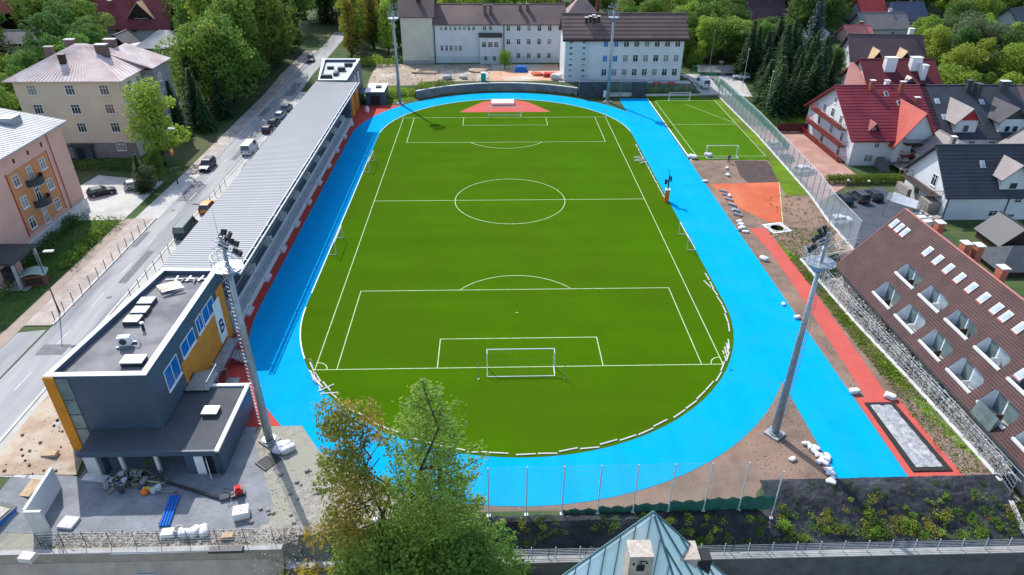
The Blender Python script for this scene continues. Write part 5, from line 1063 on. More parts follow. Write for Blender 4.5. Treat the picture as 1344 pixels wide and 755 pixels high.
# right-hand boundary: kerb and chain link
kb = MB(); pts = [(y, x) for y, x in FENCE if y >= -26 and y <= 108]
for (y0, x0), (y1, x1) in zip(pts[:-1], pts[1:]):
    n = max(1, int((y1-y0)/2))
    for i in range(n):
        a, b = y0+(y1-y0)*i/n, y0+(y1-y0)*(i+1)/n; xa, xb = fx(a), fx(b)
        kb.add([(xa-.22, a, -4), (xa+.22, a, -4), (xb+.22, b, -4), (xb-.22, b, -4), (xa-.22, a, .12 if a > -17 else .12-1.9*sst(-17, -23, a)), (xa+.22, a, .12 if a > -17 else .12-1.9*sst(-17, -23, a)), (xb+.22, b, .12 if b > -17 else .12-1.9*sst(-17, -23, b)), (xb-.22, b, .12 if b > -17 else .12-1.9*sst(-17, -23, b))], [(4, 5, 6, 7), (0, 1, 5, 4), (1, 2, 6, 5), (2, 3, 7, 6), (3, 0, 4, 7)])
tag(kb.build('boundary_kerb', lconcrete), 'pale concrete boundary kerb running the length of the grounds beside the houses', 'wall')
zf = lambda x, y: .1 if y > -17 else .1-1.9*sst(-17, -23, y)
t, m, L = fence('chain_link_fence', 'high chain link fence along the side pitch and car park', [(fx(y), y) for y in (26.6, 36, 46, 60, 78, 94, 107)], 4.5, 2.6, steel, wires(4.5, .25, .27, .024), .06, zof=zf)
m.build('chain_link', wirem, t); gg = MB()
for a, b in zip(L[:-1], L[1:]):
    if a.y < 60: continue
    n = 14
    for i in range(n): q = a.lerp(b, i/n); gg.tube((q.x, q.y, 3.0), (q.x, q.y, 4.15), .03, n=3, cap=False)
    for z in (3.0, 3.4, 3.8, 4.2, 4.5): gg.tube((a.x, a.y, z), (b.x, b.y, z), .035, n=3, cap=False)
gg.build('green_top_net', gwire, t)
t, m, L = fence('mesh_panel_fence', 'grey mesh panel fence between grass verge and tiled roof', [(42.6, -19), (42.3, -10), (41.9, -3), (41.1, 8), (40.8, 16.6), (40.7, 24), (49.4, 26.4)], 1.9, 2.4, steel, wires(1.9, .3, .45, .012), .05, zof=zf)
m.build('mesh_panel', wirem, t)
hr2 = MB()
for a, b in zip(L[:-1], L[1:]):
    for z in (1.95, 1.3): hr2.tube((a.x+.45, a.y, z), (b.x+.45, b.y, z), .045, n=5)
hr2.build('handrail', steel, t)
t, m, L = fence('green_mesh_fence', 'bright green mesh fence where the lane meets the side pitch', [(49.5, 121), (53.6, 118.5), (54.2, 108.5)], 2.4, 2.5, gwire, wires(2.4, .18, .3, .02), .05)
m.build('mesh_panel', gwire, t)
t, m, L = fence('pitch_end_fence', 'thin dark fence along the school end of the side pitch', [(34.8, 107.9), (52.8, 107.9)], 2.8, 2.6, steel, wires(2.8, .3, .4, .01), .05, zof=lambda x, y: .4)
m.build('mesh_panel', wirem, t)
t, m, L = fence('school_yard_fence', 'green mesh fence across the dug up yard before the school wing', [(-19, 131), (15, 131)], 2.4, 3, steel, wires(2.4, .25, .4, .014), .05)
m.build('mesh_panel', gwire, t)
rail = lambda m, a, b: [m.tube(a+Vector((0, 0, .15+.2*j)), b+Vector((0, 0, .15+.2*j)), .022, n=4, cap=False) for j in range(6)]
t, m, L = fence('river_railing', 'steel bar railing on the river wall below the planted slope', [(-6, -23.5), (44, -23.5)], 1.25, 2.0, mat('pale_post', (.62, .66, .66), (.5, .54, .55), sc=2, rough=.4), rail, .04, zof=lambda x, y: -1.7, lean=.12)
m.build('rail', steel, t)
t, m, L = fence('wire_fence', 'sagging wire fence on dark posts along the building yard', [(-39.5, -22.7), (-36, -22.6), (-30, -22.7), (-21, -22.5)], 1.6, 2.2, dsteel, wires(1.5, .35, .3, .007), .03, zof=lambda x, y: .02)
m.build('wire', wirem, t)
# bollards, lamps
bo = thing('bollard', 'thin dark bollard on the pavement edge, one of the row facing the pale grandstand roof', 'bollard', (-54.5, 10.5, 0), 0, 'bollards along the pavement')
MB().tube((0, 0, 0), (0, 0, 1.05), .05, .045, n=8).build('shaft', dsteel, bo); MB().lathe([(.045, 1.05), (.07, 1.08), (.07, 1.13), (.02, 1.16)], 8).build('cap', dsteel, bo)
for i in range(13):
    y = 9.0+i*2.1; x = -55.0; q = (x, y, zt(x, y)+.1)
    if i == 0: bo.location = q
    else: copy(bo, q)
for i in range(16):
    y = 14+i*2.4; x = -48.3; q = (x, y, zt(x, y)+.06); copy(bo, q, label='thin dark bollard in the row between road and grandstand back', group='bollards behind the grandstand')
def street_lamp(label, x, y, z, rz, h=8):
    t = thing('street_lamp', label, 'street lamp', (x, y, z), rz, 'street lamps'); MB().tube((0, 0, 0), (0, 0, h), .09, .05, n=8).tube((0, 0, 0), (0, 0, .9), .13, .11, n=8).build('pole', dsteel, t)
    MB().tube((0, 0, h-.05), (0, -1.1, h+.25), .04, n=6).build('arm', dsteel, t); MB().box(-.22, .22, -2.0, -.9, h+.2, h+.34).build('lamp_head', lconcrete, t)
street_lamp('street lamp on the pink pavement beside the lawn of the pink block', -55.3, 10.6, 1.1, R(95), 8.0)
street_lamp('street lamp with orange sign by the parking yard entrance', -56.6, 50.8, 1.05, R(80), 9.5); t = bpy.data.objects['street_lamp.001']; MB().box(.12, 1.0, -.03, .03, 5.0, 5.9).build('sign_board', orangepl, t); MB().box(.2, .92, -.036, -.031, 5.4, 5.8).build('sign_panel', yellow, t)
for x, y, l in ((60.8, 96, 'slim pale lamp post beyond the chain link fence by the spruces'), (55.5, 126, 'slim pale lamp post by the car shelter behind the side pitch'), (59.5, 110, 'slim pale lamp post beside the white car and spruces')):
    t = thing('lamp_post', l, 'lamp post', (x, y, zt(x, y))); MB().tube((0, 0, 0), (0, 0, 10), .07, .04, n=6).build('pole', lconcrete, t); MB().box(-.15, .15, -.5, .2, 10, 10.12).build('lamp_head', steel, t)
for (x, y, l) in ((-55.7, 13, 'small dark sign post at the kerb near the lamp'), ):
    pass
# ------------------------------------------------------------------ vehicles
tyre = mat('tyre', (.018, .018, .018), (.028, .028, .028), sc=5, rough=.9); lampm = mat('headlamp', (.75, .76, .78), sc=3, rough=.15, spec=.7); rlamp = mat('tail_lamp', (.35, .015, .015), sc=3, rough=.2)
def car(label, x, y, rz, colr, kind='car', z=None, group=None):
    z = zt(x, y)+.06 if z is None else z; t = thing('parked_car' if kind != 'van' else 'van', label, 'car' if kind != 'van' else 'van', (x, y, z), rz, group)
    L, Wd, H = dict(car=(4.3, 1.75, 1.45), suv=(4.6, 1.88, 1.7), van=(5.2, 2.0, 2.05))[kind]; hb = .92 if kind != 'van' else 1.15; m = mat('car_paint_%02d%02d%02d' % tuple(int(c*99) for c in colr), colr, tuple(c*.9 for c in colr), sc=.5, rough=.42, spec=.35)
    b = MB(); b.smooth = False
    def ring(x_, w0, w1, z0, z1): return [(x_, -w0*.92, z0), (x_, -w0, z0+.18), (x_, -w0, z1-.2), (x_, -w1, z1), (x_, w1, z1), (x_, w0, z1-.2), (x_, w0, z0+.18), (x_, w0*.92, z0)]
    w = Wd/2; hood = hb if kind != 'van' else hb-.05
    secs = [(-L/2, w*.86, w*.8, .32, hb*.78), (-L/2+.25, w*.97, w*.9, .24, hb*.97), (-L*.2, w, w*.93, .22, hb), (L*.12, w, w*.93, .22, hb), (L*.32, w*.98, w*.88, .24, hood*.95), (L/2-.2, w*.93, w*.82, .26, hood*.82), (L/2, w*.78, w*.7, .34, hood*.62)]
    for s in secs: b.v += ring(*s)
    for i in range(len(secs)-1):
        for j in range(8): b.f.append([i*8+j, i*8+(j+1) % 8, (i+1)*8+(j+1) % 8, (i+1)*8+j]); b.m.append(0); b.sm.append(False)
    b.f += [list(range(8)), [len(b.v)-1-i for i in range(8)]]; b.m += [0, 0]; b.sm += [False, False]
    x0, x1 = (-L/2+.12, L*.2) if kind == 'car' else (-L/2+.08, L*.22) if kind == 'suv' else (-L/2+.05, L*.36)
    t0, t1 = x0+(.55 if kind == 'car' else .25), x1-(.75 if kind != 'van' else .45)
    cab = MB(); wt = w*.74
    cab.add([(x0, -w*.9, hb-.02), (x1, -w*.9, hb-.04), (x1, w*.9, hb-.04), (x0, w*.9, hb-.02), (t0, -wt, H-.05), (t1, -wt, H-.05), (t1, wt, H-.05), (t0, wt, H-.05)], [(0, 1, 5, 4), (1, 2, 6, 5), (2, 3, 7, 6), (3, 0, 4, 7)])
    cab.build('windows', glass, t)
    b.add([(t0-.06, -wt-.03, H-.05), (t1+.06, -wt-.03, H-.05), (t1+.06, wt+.03, H-.05), (t0-.06, wt+.03, H-.05), (t0+.1, -wt+.1, H), (t1-.1, -wt+.1, H), (t1-.1, wt-.1, H), (t0+.1, wt-.1, H)], [(4, 5, 6, 7), (0, 1, 5, 4), (1, 2, 6, 5), (2, 3, 7, 6), (3, 0, 4, 7), (3, 2, 1, 0)])
    lerp = lambda a, c, f: tuple(p+(q-p)*f for p, q in zip(a, c))
    for sy in (-1, 1):
        for (bx, tx) in ((x0, t0), (x1, t1), ((x0+x1)/2-.1, (t0+t1)/2)):
            b.tube((bx, sy*w*.9, hb-.03), (tx, sy*wt, H-.05), .05, n=4)
        if kind == 'van': b.add([(x0, sy*w*.905, hb), (x0+L*.5, sy*w*.905, hb), (t0+L*.48, sy*(wt+.01), H-.06), (t0, sy*(wt+.01), H-.06)], [(0, 1, 2, 3)])
    b.build('body', m, t)
    wm = MB(); wm.tube((0, -.1, 0), (0, .1, 0), .33, n=14); wm = wm.mesh('wheel', tyre); rm_ = MB().tube((0, -.11, 0), (0, .11, 0), .19, n=10).mesh('rim', steel)
    for sx in (-L*.31, L*.31):
        for sy in (-1, 1): o = put(wm, 'wheel', t, (sx, sy*(w-.07), .33)); put(rm_, 'rim', o)
    for sy in (-1, 1):
        MB().box(L/2-.12, L/2-.02, sy*w*.62-.17, sy*w*.62+.17, hood*.58, hood*.72).build('headlight', lampm, t); MB().box(-L/2-.02, -L/2+.1, sy*w*.7-.14, sy*w*.7+.14, hb*.6, hb*.8).build('tail_light', rlamp, t)
        MB().box(x1-.35, x1-.2, sy*w-.02 if sy > 0 else -w-.16, w+.16 if sy > 0 else -w+.02, hb, hb+.16).build('mirror', m, t)
    return t
car('dark blue estate car driving on the road beside the grandstand roof', -54.0, 58.0, R(-90), (.02, .03, .06), 'suv')
car('black car parked in the yard between pink block and ochre house', -67.2, 46.4, R(35), (.012, .012, .016))
car('silver car half hidden behind the sapling in the same yard', -62.6, 49.2, R(30), (.5, .51, .52))
car('dark green van parked at the kerb under the grandstand roof edge', -48.0, 32.0, R(90), (.018, .06, .07), 'van')
car('orange car partly under the grandstand roof edge, beyond the green van', -47.7, 40.2, R(90), (.7, .25, .04))
for i, (y, c, l) in enumerate(((78.5, (.05, .012, .014), 'dark red car, first of the roadside row beyond the white bus'), (83, (.015, .06, .045), 'dark green car in the roadside row, next to the dark red one'), (88, (.55, .56, .57), 'silver car in the roadside row behind the grandstand'), (93.5, (.3, .31, .33), 'grey car at the far end of the roadside row'))): car(l, -48.8, y, R(90), c, 'car')
car('white small bus parked behind the grandstand roof among metal barriers', -49.0, 66.5, R(90), (.74, .74, .74), 'van')
car('dark car with pale roof on the upper road by the wooded bend', -53.0, 137, R(-80), (.10, .09, .085), 'suv')
car('white van parked on the lane next to the side pitch fence', 50.2, 112.8, R(100), (.74, .75, .76), 'van')
car('white car in the shade by the car shelter beyond the green fence', 61.5, 117.5, R(170), (.72, .73, .74))
car('silver car behind the chain link fence at the head of the forecourt', 56.6, 76.6, R(10), (.36, .36, .37))
car('white car behind the chain link fence on the pink forecourt', 57.0, 62.8, R(20), (.74, .75, .76))
car('dark grey car between the two pale cars behind the chain link fence', 55.6, 69.5, R(15), (.08, .085, .1))
car('white car parked behind the near end of the chain link fence', 54.2, 40.5, R(12), (.76, .77, .78))
car('dark car in deep shade beside the tiled roof chimneys', 76.5, 20.5, R(30), (.03, .035, .045))
car('black car with white roof on the riverside path under the yard wall', -30.4, -24.75, R(0), (.70, .70, .71), 'car', z=zt(-30, -25)+.05)
# motorbikes behind clubhouse
def motorbike(label, x, y, rz):
    t = thing('motorbike', label, 'motorbike', (x, y, zt(x, y)+.07), rz, 'motorbikes by the clubhouse')
    for sx in (-.68, .68):
        b = MB(); n = 16; pts = [(sx+.27*math.cos(2*math.pi*i/n), 0, .31+.27*math.sin(2*math.pi*i/n)) for i in range(n+1)]; b.path(pts, .05, 5); b.build('wheel', tyre, t)
    b = MB(); b.tube((-.68, .08, .31), (.1, .08, .45), .03, n=5); b.tube((-.68, -.08, .31), (.1, -.08, .45), .03, n=5); b.tube((.68, 0, .31), (.42, 0, .95), .04, n=6); b.tube((.42, 0, .85), (-.1, 0, .6), .05, n=6); b.box(-.15, .25, -.14, .14, .3, .6); b.build('frame', dsteel, t)
    MB().box(-.08, .36, -.14, .14, .72, .92).build('tank', redpaint, t); MB().box(-.72, -.08, -.13, .13, .7, .82).build('saddle', black, t); MB().tube((.38, -.36, 1.02), (.38, .36, 1.02), .022, n=5).build('handlebar', steel, t)
motorbike('red and black motorbike on the pavement behind the clubhouse parapet', -46.0, 11.0, R(70)); motorbike('dark motorbike standing second beside the red one behind the clubhouse', -46.2, 8.3, R(60))
# barriers behind the stand
for i in range(9):
    y = 56+i*2.6; t = thing('crowd_barrier', 'galvanised crowd barrier in the row behind the grandstand roof', 'barrier', (-47.0, y, zt(-47, y)+.06), R(90+rnd.uniform(-6, 6)), 'crowd barriers behind the grandstand')
    if i == 0:
        b = MB(); b.path([(-1.2, 0, .1), (-1.2, 0, 1.1), (1.2, 0, 1.1), (1.2, 0, .1), (-1.2, 0, .1)], .03, 5); b.build('barrier_frame', steel, t)
        q = MB(); [q.tube((-1.2+.2*k, 0, .1), (-1.2+.2*k, 0, 1.1), .014, n=4) for k in range(1, 12)]; q.box(-.85, -.78, -.3, .3, 0, .05); q.box(.78, .85, -.3, .3, 0, .05); q.build('bars', steel, t); B0 = t
    else:
        for k in kids(B0): c = k.copy(); COL.objects.link(c); c.parent = t
# ------------------------------------------------------------------ yard clutter
p = G(67, 545, 1); t = thing('site_container', 'small grey container with white roof beside the orange column', 'container', (-43.9, -5.3, .75)); MB().box(-1.1, 1.5, -1.6, 1.6, 0, 2.2).build('body', mat('grey_panel', (.32, .33, .36), (.28, .29, .31), sc=.8, rough=.6, stretch=(6, 1, 1)), t); MB().box(-1.2, 1.6, -1.7, 1.7, 2.2, 2.32).build('roof', white_met, t); MB().box(-.4, .5, -1.64, -1.605, .05, 1.95).build('door', steel, t)
def pipe_bundle(label, p0, p1, n, r, m, name='plastic_pipe', grp=None):
    d = (p1-p0); q = Vector((-d.y, d.x, 0)).normalized()
    for i in range(n): o = MB().tube((0, 0, 0), d, r, n=8).build(name, m, None, p0+q*(i-(n-1)/2)*r*2.1+Vector((0, 0, r+.03))); tag(o, label, 'pipe', grp)
pipe_bundle('bright blue pipe lying in the bundle on the paved yard', G(216, 692), G(230, 652), 4, .11, bluepl, grp='bundle of blue pipes'); pipe_bundle('reddish pipe lying beside the blue pipes on the yard', G(209, 688), G(217, 670), 1, .06, mat('terracotta_pipe', (.4, .2, .12), (.3, .15, .1), sc=3)); pipe_bundle('long black pipe lying aslant from the rubbish heap to the white machine', G(217, 634)+Vector((0, 0, .02)), G(292, 657)+Vector((0, 0, .02)), 1, .13, black, 'black_pipe')
p = G(191, 648); t = thing('brush_saw', 'orange motor tool with a long thin shaft lying on the yard', 'tool', (p.x, p.y, .02)); b = MB(); b.smooth = True; b.lathe([(.1, 0), (.34, .1), (.36, .3), (.15, .46)], 8); b.build('motor', orangepl, t); MB().tube((.3, 0, .25), (2.7, 0, .12), .025, n=6).build('shaft', steel, t); MB().tube((2.5, 0, .12), (2.75, 0, .12), .05, n=6).build('tip', redpaint, t); MB().box(-.25, .35, .1, .4, .1, .4).build('guard', yellow, t)
p = G(313, 650); t = thing('plate_compactor', 'red petrol compactor machine standing at the yard edge', 'machine', (p.x, p.y, .02), R(20)); MB().box(-.6, .6, -.35, .35, .05, .3).build('base_plate', dsteel, t); MB().box(-.2, .4, -.28, .28, .32, .85).build('engine', redpaint, t); MB().box(-.12, .3, -.2, .2, .85, 1.0).build('tank', mat('bright_red', (.7, .03, .03), (.6, .03, .03), sc=3), t); MB().path([(-.3, -.25, .4), (-1.0, -.25, 1.0), (-1.0, .25, 1.0), (-.3, .25, .4)], .03, 6).build('handle', black, t); MB().box(-1.5, -.7, -.3, .3, .02, .3).build('toolbox', greyc, t)
p = G(318, 677); t = thing('water_tank', 'white boxy plastic tank standing on the pale yard corner', 'tank', (p.x, p.y, .02), R(14)); MB().box(-.62, .62, -.5, .5, .06, .75).build('body', white, t); MB().box(-.66, .66, -.54, .54, 0, .06).build('pallet', timber, t); MB().lathe([(.14, .75), (.14, .82)], 10).build('lid', steel, t)
hp = random.Random(3)
cols = [mat('scrap_%d' % i, c, sc=4, rough=.8) for i, c in enumerate(((.3, .3, .28), (.45, .40, .35), (.06, .05, .06), (.32, .36, .05), (.10, .09, .2), (.26, .2, .15), (.5, .5, .5), (.09, .12, .11)))]
for i in range(64):
    x, y = -35.0+hp.gauss(0, 1.2), -15.8+hp.gauss(0, .6); b = MB(); k = i % 4
    if k == 0: b.box(-.4, .4, -.2, .2, 0, .3)
    elif k == 1: b.tube((-.7, 0, .1), (.7, .1, .25), .06, n=6)
    elif k == 2: b.lathe([(.22, 0), (.28, .4), (.26, .42)], 9)
    else: n = 12; b.path([(.35*math.cos(2*math.pi*j/n), .35*math.sin(2*math.pi*j/n), .06+.02*j) for j in range(n+6)], .035, 5)
    nm, lb = (('scrap_box', 'grubby box in the scrap heap at the porch'), ('scrap_pipe', 'bent pipe in the scrap heap at the porch'), ('bucket', 'bucket in the scrap heap at the porch'), ('cable_coil', 'coiled cable in the scrap heap at the porch'))[k]
    tag(b.build(nm, cols[i % 8], None, (x, y, .02+.12*(i % 3)), hp.uniform(0, 3)), lb, nm.split('_')[-1], nm.replace('_', ' ')+'s in the scrap heap')
for (u, v, w_, d_, h_, m_, nm, lb) in ((222, 703, 1.1, .7, .45, white, 'cement_box', 'white box on the rubble strip by the wire fence'), (300, 706, 1.0, .5, .3, timber, 'timber_pack', 'pack of timber on the rubble strip near the tyre'), (70, 605, 1.4, .7, .25, timber, 'timber_pack', 'stack of grey timber lying on the orange sand'), (298, 724, 2.8, .5, .3, dsteel, 'steel_beam', 'dark steel beam on the rubble strip, near the white rail')):
    p = G(u, v); b = MB()
    for i in range(3): b.box(-w_/2+.03*i, w_/2-.05*i, -d_/2, d_/2, h_*i/3, h_*(i+.92)/3)
    tag(b.build(nm, m_, None, (p.x, p.y, max(0, zt(p.x, p.y))+.08), R(hp.uniform(-10, 10))), lb, nm.split('_')[-1])
p = G(236, 699); t = thing('round_pot', 'round dark pot with pale rim on the rubble strip', 'pot', (p.x, p.y, .03)); MB().lathe([(.3, 0), (.4, .4), (.38, .5)], 12).build('body', concrete, t); MB().lathe([(.28, .505), (.28, .51)], 12).build('opening', black, t)
p = G(256, 703)
for i in range(3): o = sackmesh(20+i); tag(put(o, 'cloth_bundle', None, (p.x+(i-1)*.7, p.y+.1*i, .05), i, (1.5, 1.5, 2.2)), 'pale pinkish cloth bundle heaped on the rubble strip', 'bundle', 'pale bundles on the rubble strip')
for i in range(4): p0 = G(140+2*i, 722+2*i); p1 = G(285, 718+2*i); pipe_bundle('pale pole lying lengthwise on the rubble strip under the wire fence', p0, p1, 1, .05, white_met, 'scaffold_pole', 'pale poles on the rubble strip')
for i in range(11):
    p = G(60+hp.uniform(-8, 20), 706+hp.uniform(-10, 8)); tag(MB().tube((0, 0, .1), (2.4, .4, .1+.03*i),   .016, n=5).build('steel_rod', dsteel, None, (p.x, p.y, .05), R(-50+hp.uniform(-20, 20))), 'thin steel rod in the bunch behind the corner wall', 'rod', 'steel rods behind the corner wall')
p = G(352, 606); b = MB()
for i in range(9): b.box(-.9, .9, -.8+.18*i, -.72+.18*i, .02, .09)
b.box(-.9, -.8, -.8, .75, .09, .15); b.box(.8, .9, -.8, .75, .09, .15); tag(b.build('steel_grating', dsteel, None, (p.x, p.y, .02), R(52)), 'dark slatted pallet lying on the gravel below the white bags', 'pallet')
for (u, v, r_, nm, l, m_) in ((6, 688, 1, 'blue_skip', 'blue skip half out of frame in the lower corner', bluepl), (93, 748, 1, 'blue_tarpaulin', 'blue tarpaulin bundle on the riverside path under the corner wall', mat('blue_tarp', (.03, .06, .2), (.02, .045, .15), sc=2, rough=.5, bump=.8))):
    if nm == 'blue_skip': p = G(u, v); t = thing(nm, l, 'skip', (p.x-.4, p.y, 0), R(-18)); b = MB(); b.extr([(-1.3, .9), (-.9, .1), (.9, .1), (1.3, .9)], 'x', -.8, .8); b.build('body', m_, t); MB().box(-.85, .85, -1.35, 1.35, .9, .98).build('rim', dsteel, t); MB().box(-.6, .6, -.9, .9, .981, 1.06).build('load', cols[1], t)
    else: z0 = zt(-37, -25.6); o = put(sackmesh(31), nm, None, (-37.0, -24.7, z0), .2, (3.0, 2.6, 5)); o.data = o.data.copy(); o.data.materials[0] = m_; tag(o, l, 'tarpaulin')
def stonemesh(seed, m_): q = sackmesh(seed, 1, .8, .5); q.materials[0] = m_; return q
CL = [stonemesh(40+i, earth if i % 2 else darkearth) for i in range(5)]; ST = [stonemesh(50+i, gravel) for i in range(5)]
for i in range(26):
    x, y = hp.uniform(-47.5, -41.5), hp.uniform(-15.5, -8); 
    if x > -42.6 and y > -12.5: continue
    s = hp.uniform(.12, .35); o = put(CL[i % 5], 'rubble_stone', None, (x, y, zt(x, y)+.08), hp.uniform(0, 3), s); 
    tag(o, 'brown clod lying on the orange sand by the orange column', 'stone', 'clods on the orange sand')
for i in range(34):
    x = hp.uniform(-25.4, -12); y = hp.uniform(-21.5, -12.5)
    if y > -10-.9*(x+25): continue
    s = hp.uniform(.2, .5); o = put(ST[i % 5], 'loose_stone', None, (x, y, .01), hp.uniform(0, 3), s)
    tag(o, 'pale stone lying on the gravel below the floodlight foot', 'stone', 'stones on the gravel')
# garden shelter, hedge wall, fabric shelter by right houses
p = G(58, 365, 1.5); t = thing('garden_shelter', 'small curved roof garden shelter with brown front on the lawn', 'shelter', (-61.8, 17.6, 1), R(18)); r = MB()
pts = [(-1.5+3*i/8, 1.5+.45*math.sin(math.pi*i/8)) for i in range(9)]
r.extr(pts+[(q[0], q[1]+.1) for q in pts[::-1]], 'y', -1.1, 1.1); r.build('roof', mat('green_roof', (.28, .36, .30), (.22, .29, .25), sc=1), t); MB().box(-1.3, 1.3, -.7, .8, 0, 1.5).build('wall', mat('brown_slats', (.2, .09, .06), (.14, .06, .045), sc=2, stretch=(8, 1, 1)), t); MB().box(-1.0, .9, -.75, -.705, .3, 1.2).build('front_panel', dtimber, t)
tag(MB().box(-67, -59.6, 4.2, 4.6, .9, 1.7).build('low_wall', lconcrete), 'low dark edged wall along the lawn corner by the side road', 'wall')
t = thing('pergola', 'white tented pergola with metal bars beside the stone terrace', 'pergola', (66.0, 43.6, RZ), R(-35)); r = MB(); slab(r, [(-2.0, -1.6, 2.6), (2.0, -1.6, 2.2), (2.0, 1.6, 2.4), (-2.0, 1.6, 3.1)], .08); r.build('canopy', mat('white_canvas', (.45, .47, .50), (.36, .38, .42), sc=1), t); q = MB(); [q.tube((x, y, 0), (x, y, 2.6), .06) for x in (-2.5, 2.5) for y in (-1.9, 1.9)]; q.build('post', steel, t); q = MB(); [q.tube((-2.7, -2+.6*i, 3.0), (-.2, -2+.6*i, 2.9), .05, n=5) for i in range(6)]; q.build('bar', white_met, t)
for (u, v, l) in ((1113, 240, 'round white garden lamp in front of the hedge, by the forecourt'), (1140, 241, 'round white garden lamp in front of the hedge, nearer the pergola')):
    p = G(u, v, RZ+.6); t = thing('garden_lamp', l, 'garden lamp', (p.x, p.y, RZ)); MB().tube((0, 0, 0), (0, 0, .8), .05).build('post', dsteel, t); b = MB(); b.smooth = True; b.lathe([(.05, .8), (.2, .9), (.25, 1.05), (.18, 1.22), (.03, 1.28)], 10); b.build('globe', white, t)
for i in range(10):
    x, y = 69+hp.uniform(-2.6, .8), 40.5+hp.uniform(-3, 3); b = MB(); b.box(-.8, .8, -.5, .5, 0, hp.uniform(.6, 2.0)); tag(b.build('terrace_block', stone if i % 2 else lconcrete, None, (x, y, RZ), hp.uniform(-.5, .5)), 'stone block of the stepped terrace beside the dark chalet gable', 'stone block', 'terrace stones of the dark chalet')
# school yard things
def heap(label, x, y, z, s, m_, n=1, nm='rubble_heap'):
    o = put(sackmesh(60+n, 1, .9, .5), nm, None, (x, y, z), n, s); o.data.materials[0] = m_; tag(o, label, 'heap')
heap('grey rubble heap before the grass bank, nearer the floodlight', -14.2, 117.0, 1.75, (2.6, 2.2, 2.2), concrete, 1); heap('grey rubble heap before the grass bank, nearer the blue cabin', -10.0, 117.4, 1.75, (2.4, 2.0, 2.0), concrete, 2); heap('tan sand heap in the dug yard below the school tower', -20, 124, 1.7, (7, 5, 1.6), sandm, 3); heap('tan sand heap by the green mesh fence of the school', -6, 126, 1.7, (6, 5, 1.5), sandm, 4); heap('orange brick heap on the court before the school wing', 9, 121, 1.75, (3.5, 3, 1.4), clay, 5); heap('white stone heap on the pale court by the school block', 13.6, 116.5, 1.75, (3, 2.5, 3), lconcrete, 6)
t = thing('portable_toilet', 'turquoise portable cabin standing on the wall terrace before the school', 'cabin', (-9.6+4.7, 114.8, 1.77)); MB().box(-.6, .6, -.6, .6, 0, 2.1).build('body', mat('turquoise_plastic', (.01, .45, .42), (.01, .38, .36), sc=3, rough=.4), t); MB().box(-.64, .64, -.64, .64, 2.1, 2.25).build('roof', white, t); MB().box(-.42, .42, -.63, -.601, .1, 1.95).build('door', mat('teal_door', (.01, .32, .32), sc=3), t)
for i, (x, y, m_, l) in enumerate(((12.2, 119.2, redpaint, 'red covered stack on the court beside the school corner'), (5.0, 124.5, bluepl, 'blue board standing in the orange court fence'))):
    t = thing('site_stack', l, 'stack', (x, y, 1.77)); b = MB(); [b.box(-1.8+.1*k, 1.8-.15*k, -.9, .9, .25*k, .25*k+.23) for k in range(4 if i == 0 else 6)]; b.build('sheets', m_, t)
for x in (38.0, 41.5): t = thing('bench', 'red-brown bench behind the school end fence of the side pitch, ' + ('nearer the gate' if x < 40 else 'nearer the white van'), 'bench', (x, 109.8, 1.2), 0, 'benches behind the side pitch'); t.location.z = zt(x, 109.8); MB().box(-1, 1, -.25, .25, .42, .48).build('seat', redpaint, t); MB().box(-1, 1, .25, .3, .5, .95).build('backrest', redpaint, t); MB().box(-.85, -.75, -.2, .25, 0, .42).build('leg', dsteel, t); MB().box(.75, .85, -.2, .25, 0, .42).build('leg', dsteel, t)

drape('gravel_ground', [(42.9, -18), (45.4, -18), (45.4, 22), (41.2, 24)], gravel, .06, st=.5)
t = thing('board_fence', 'red-brown board fence between spruce lawn and pink forecourt', 'fence'); b = MB()
for i in range(60): x = 60.5+i*.2; b.box(x, x+.18, 87.0-.03*(i % 2), 87.04, -2.4, -.5)
b.build('boards', mat('maroon_boards', (.11, .035, .03), (.085, .028, .025), sc=2), t); b = MB(); [b.box(60.5+2.4*i, 60.62+2.4*i, 87.05, 87.15, -2.5, -.4) for i in range(6)]; b.build('post', dtimber, t)
drape('spruce_lawn', [(60, 88), (75, 88), (74, 96), (58, 96)], lightgrass, .06)
# loose rubble nobody could count
b = MB(); q = random.Random(8)
def chip(x, y, s):
    z = max(zt(x, y), -.02)+.03; o = len(b.v); a = q.uniform(0, 6.28)
    for k in range(4): b.v.append((x+s*q.uniform(.6, 1)*math.cos(a+k*1.57), y+s*q.uniform(.6, 1)*math.sin(a+k*1.57), z))
    b.v.append((x+q.gauss(0, s*.2), y+q.gauss(0, s*.2), z+s*q.uniform(.4, .9))); b.f += [[o+k, o+(k+1) % 4, o+4] for k in range(4)]; m = q.choice((0, 0, 1, 2)); b.m += [m]*4; b.sm += [False]*4
for i in range(2600): chip(q.uniform(-40, -19), q.uniform(-22.8, -21.3), q.uniform(.03, .16))
for i in range(1500): x = q.uniform(-26, -11); y = q.uniform(-21.5, -9.5); (y < -9.2-.95*(x+25.5)) and (x > -22-(y+19)*.42) and chip(x, y, q.uniform(.02, .1))
for i in range(500): chip(q.uniform(-22, -13.5), q.uniform(-27, -22), q.uniform(.02, .09))
for i in range(1600): x = q.uniform(34.8, 40); y = q.uniform(-6, 62); (x < 36.4 or x > 39.2 or y > 35) and chip(x, y, q.uniform(.03, .1))
for i in range(900): x = q.uniform(21, 28); y = q.uniform(-17, -5); math.hypot(x, y-Y0) > RO+.1 and chip(x, y, q.uniform(.03, .08))
for i in range(1500): y = q.uniform(-17, 20); chip(q.uniform(fx(y)+.4, 44.8), y, q.uniform(.06, .28))
for i in range(900): chip(q.uniform(39.5, 42.2), q.uniform(-16.8, -5), q.uniform(.03, .12))
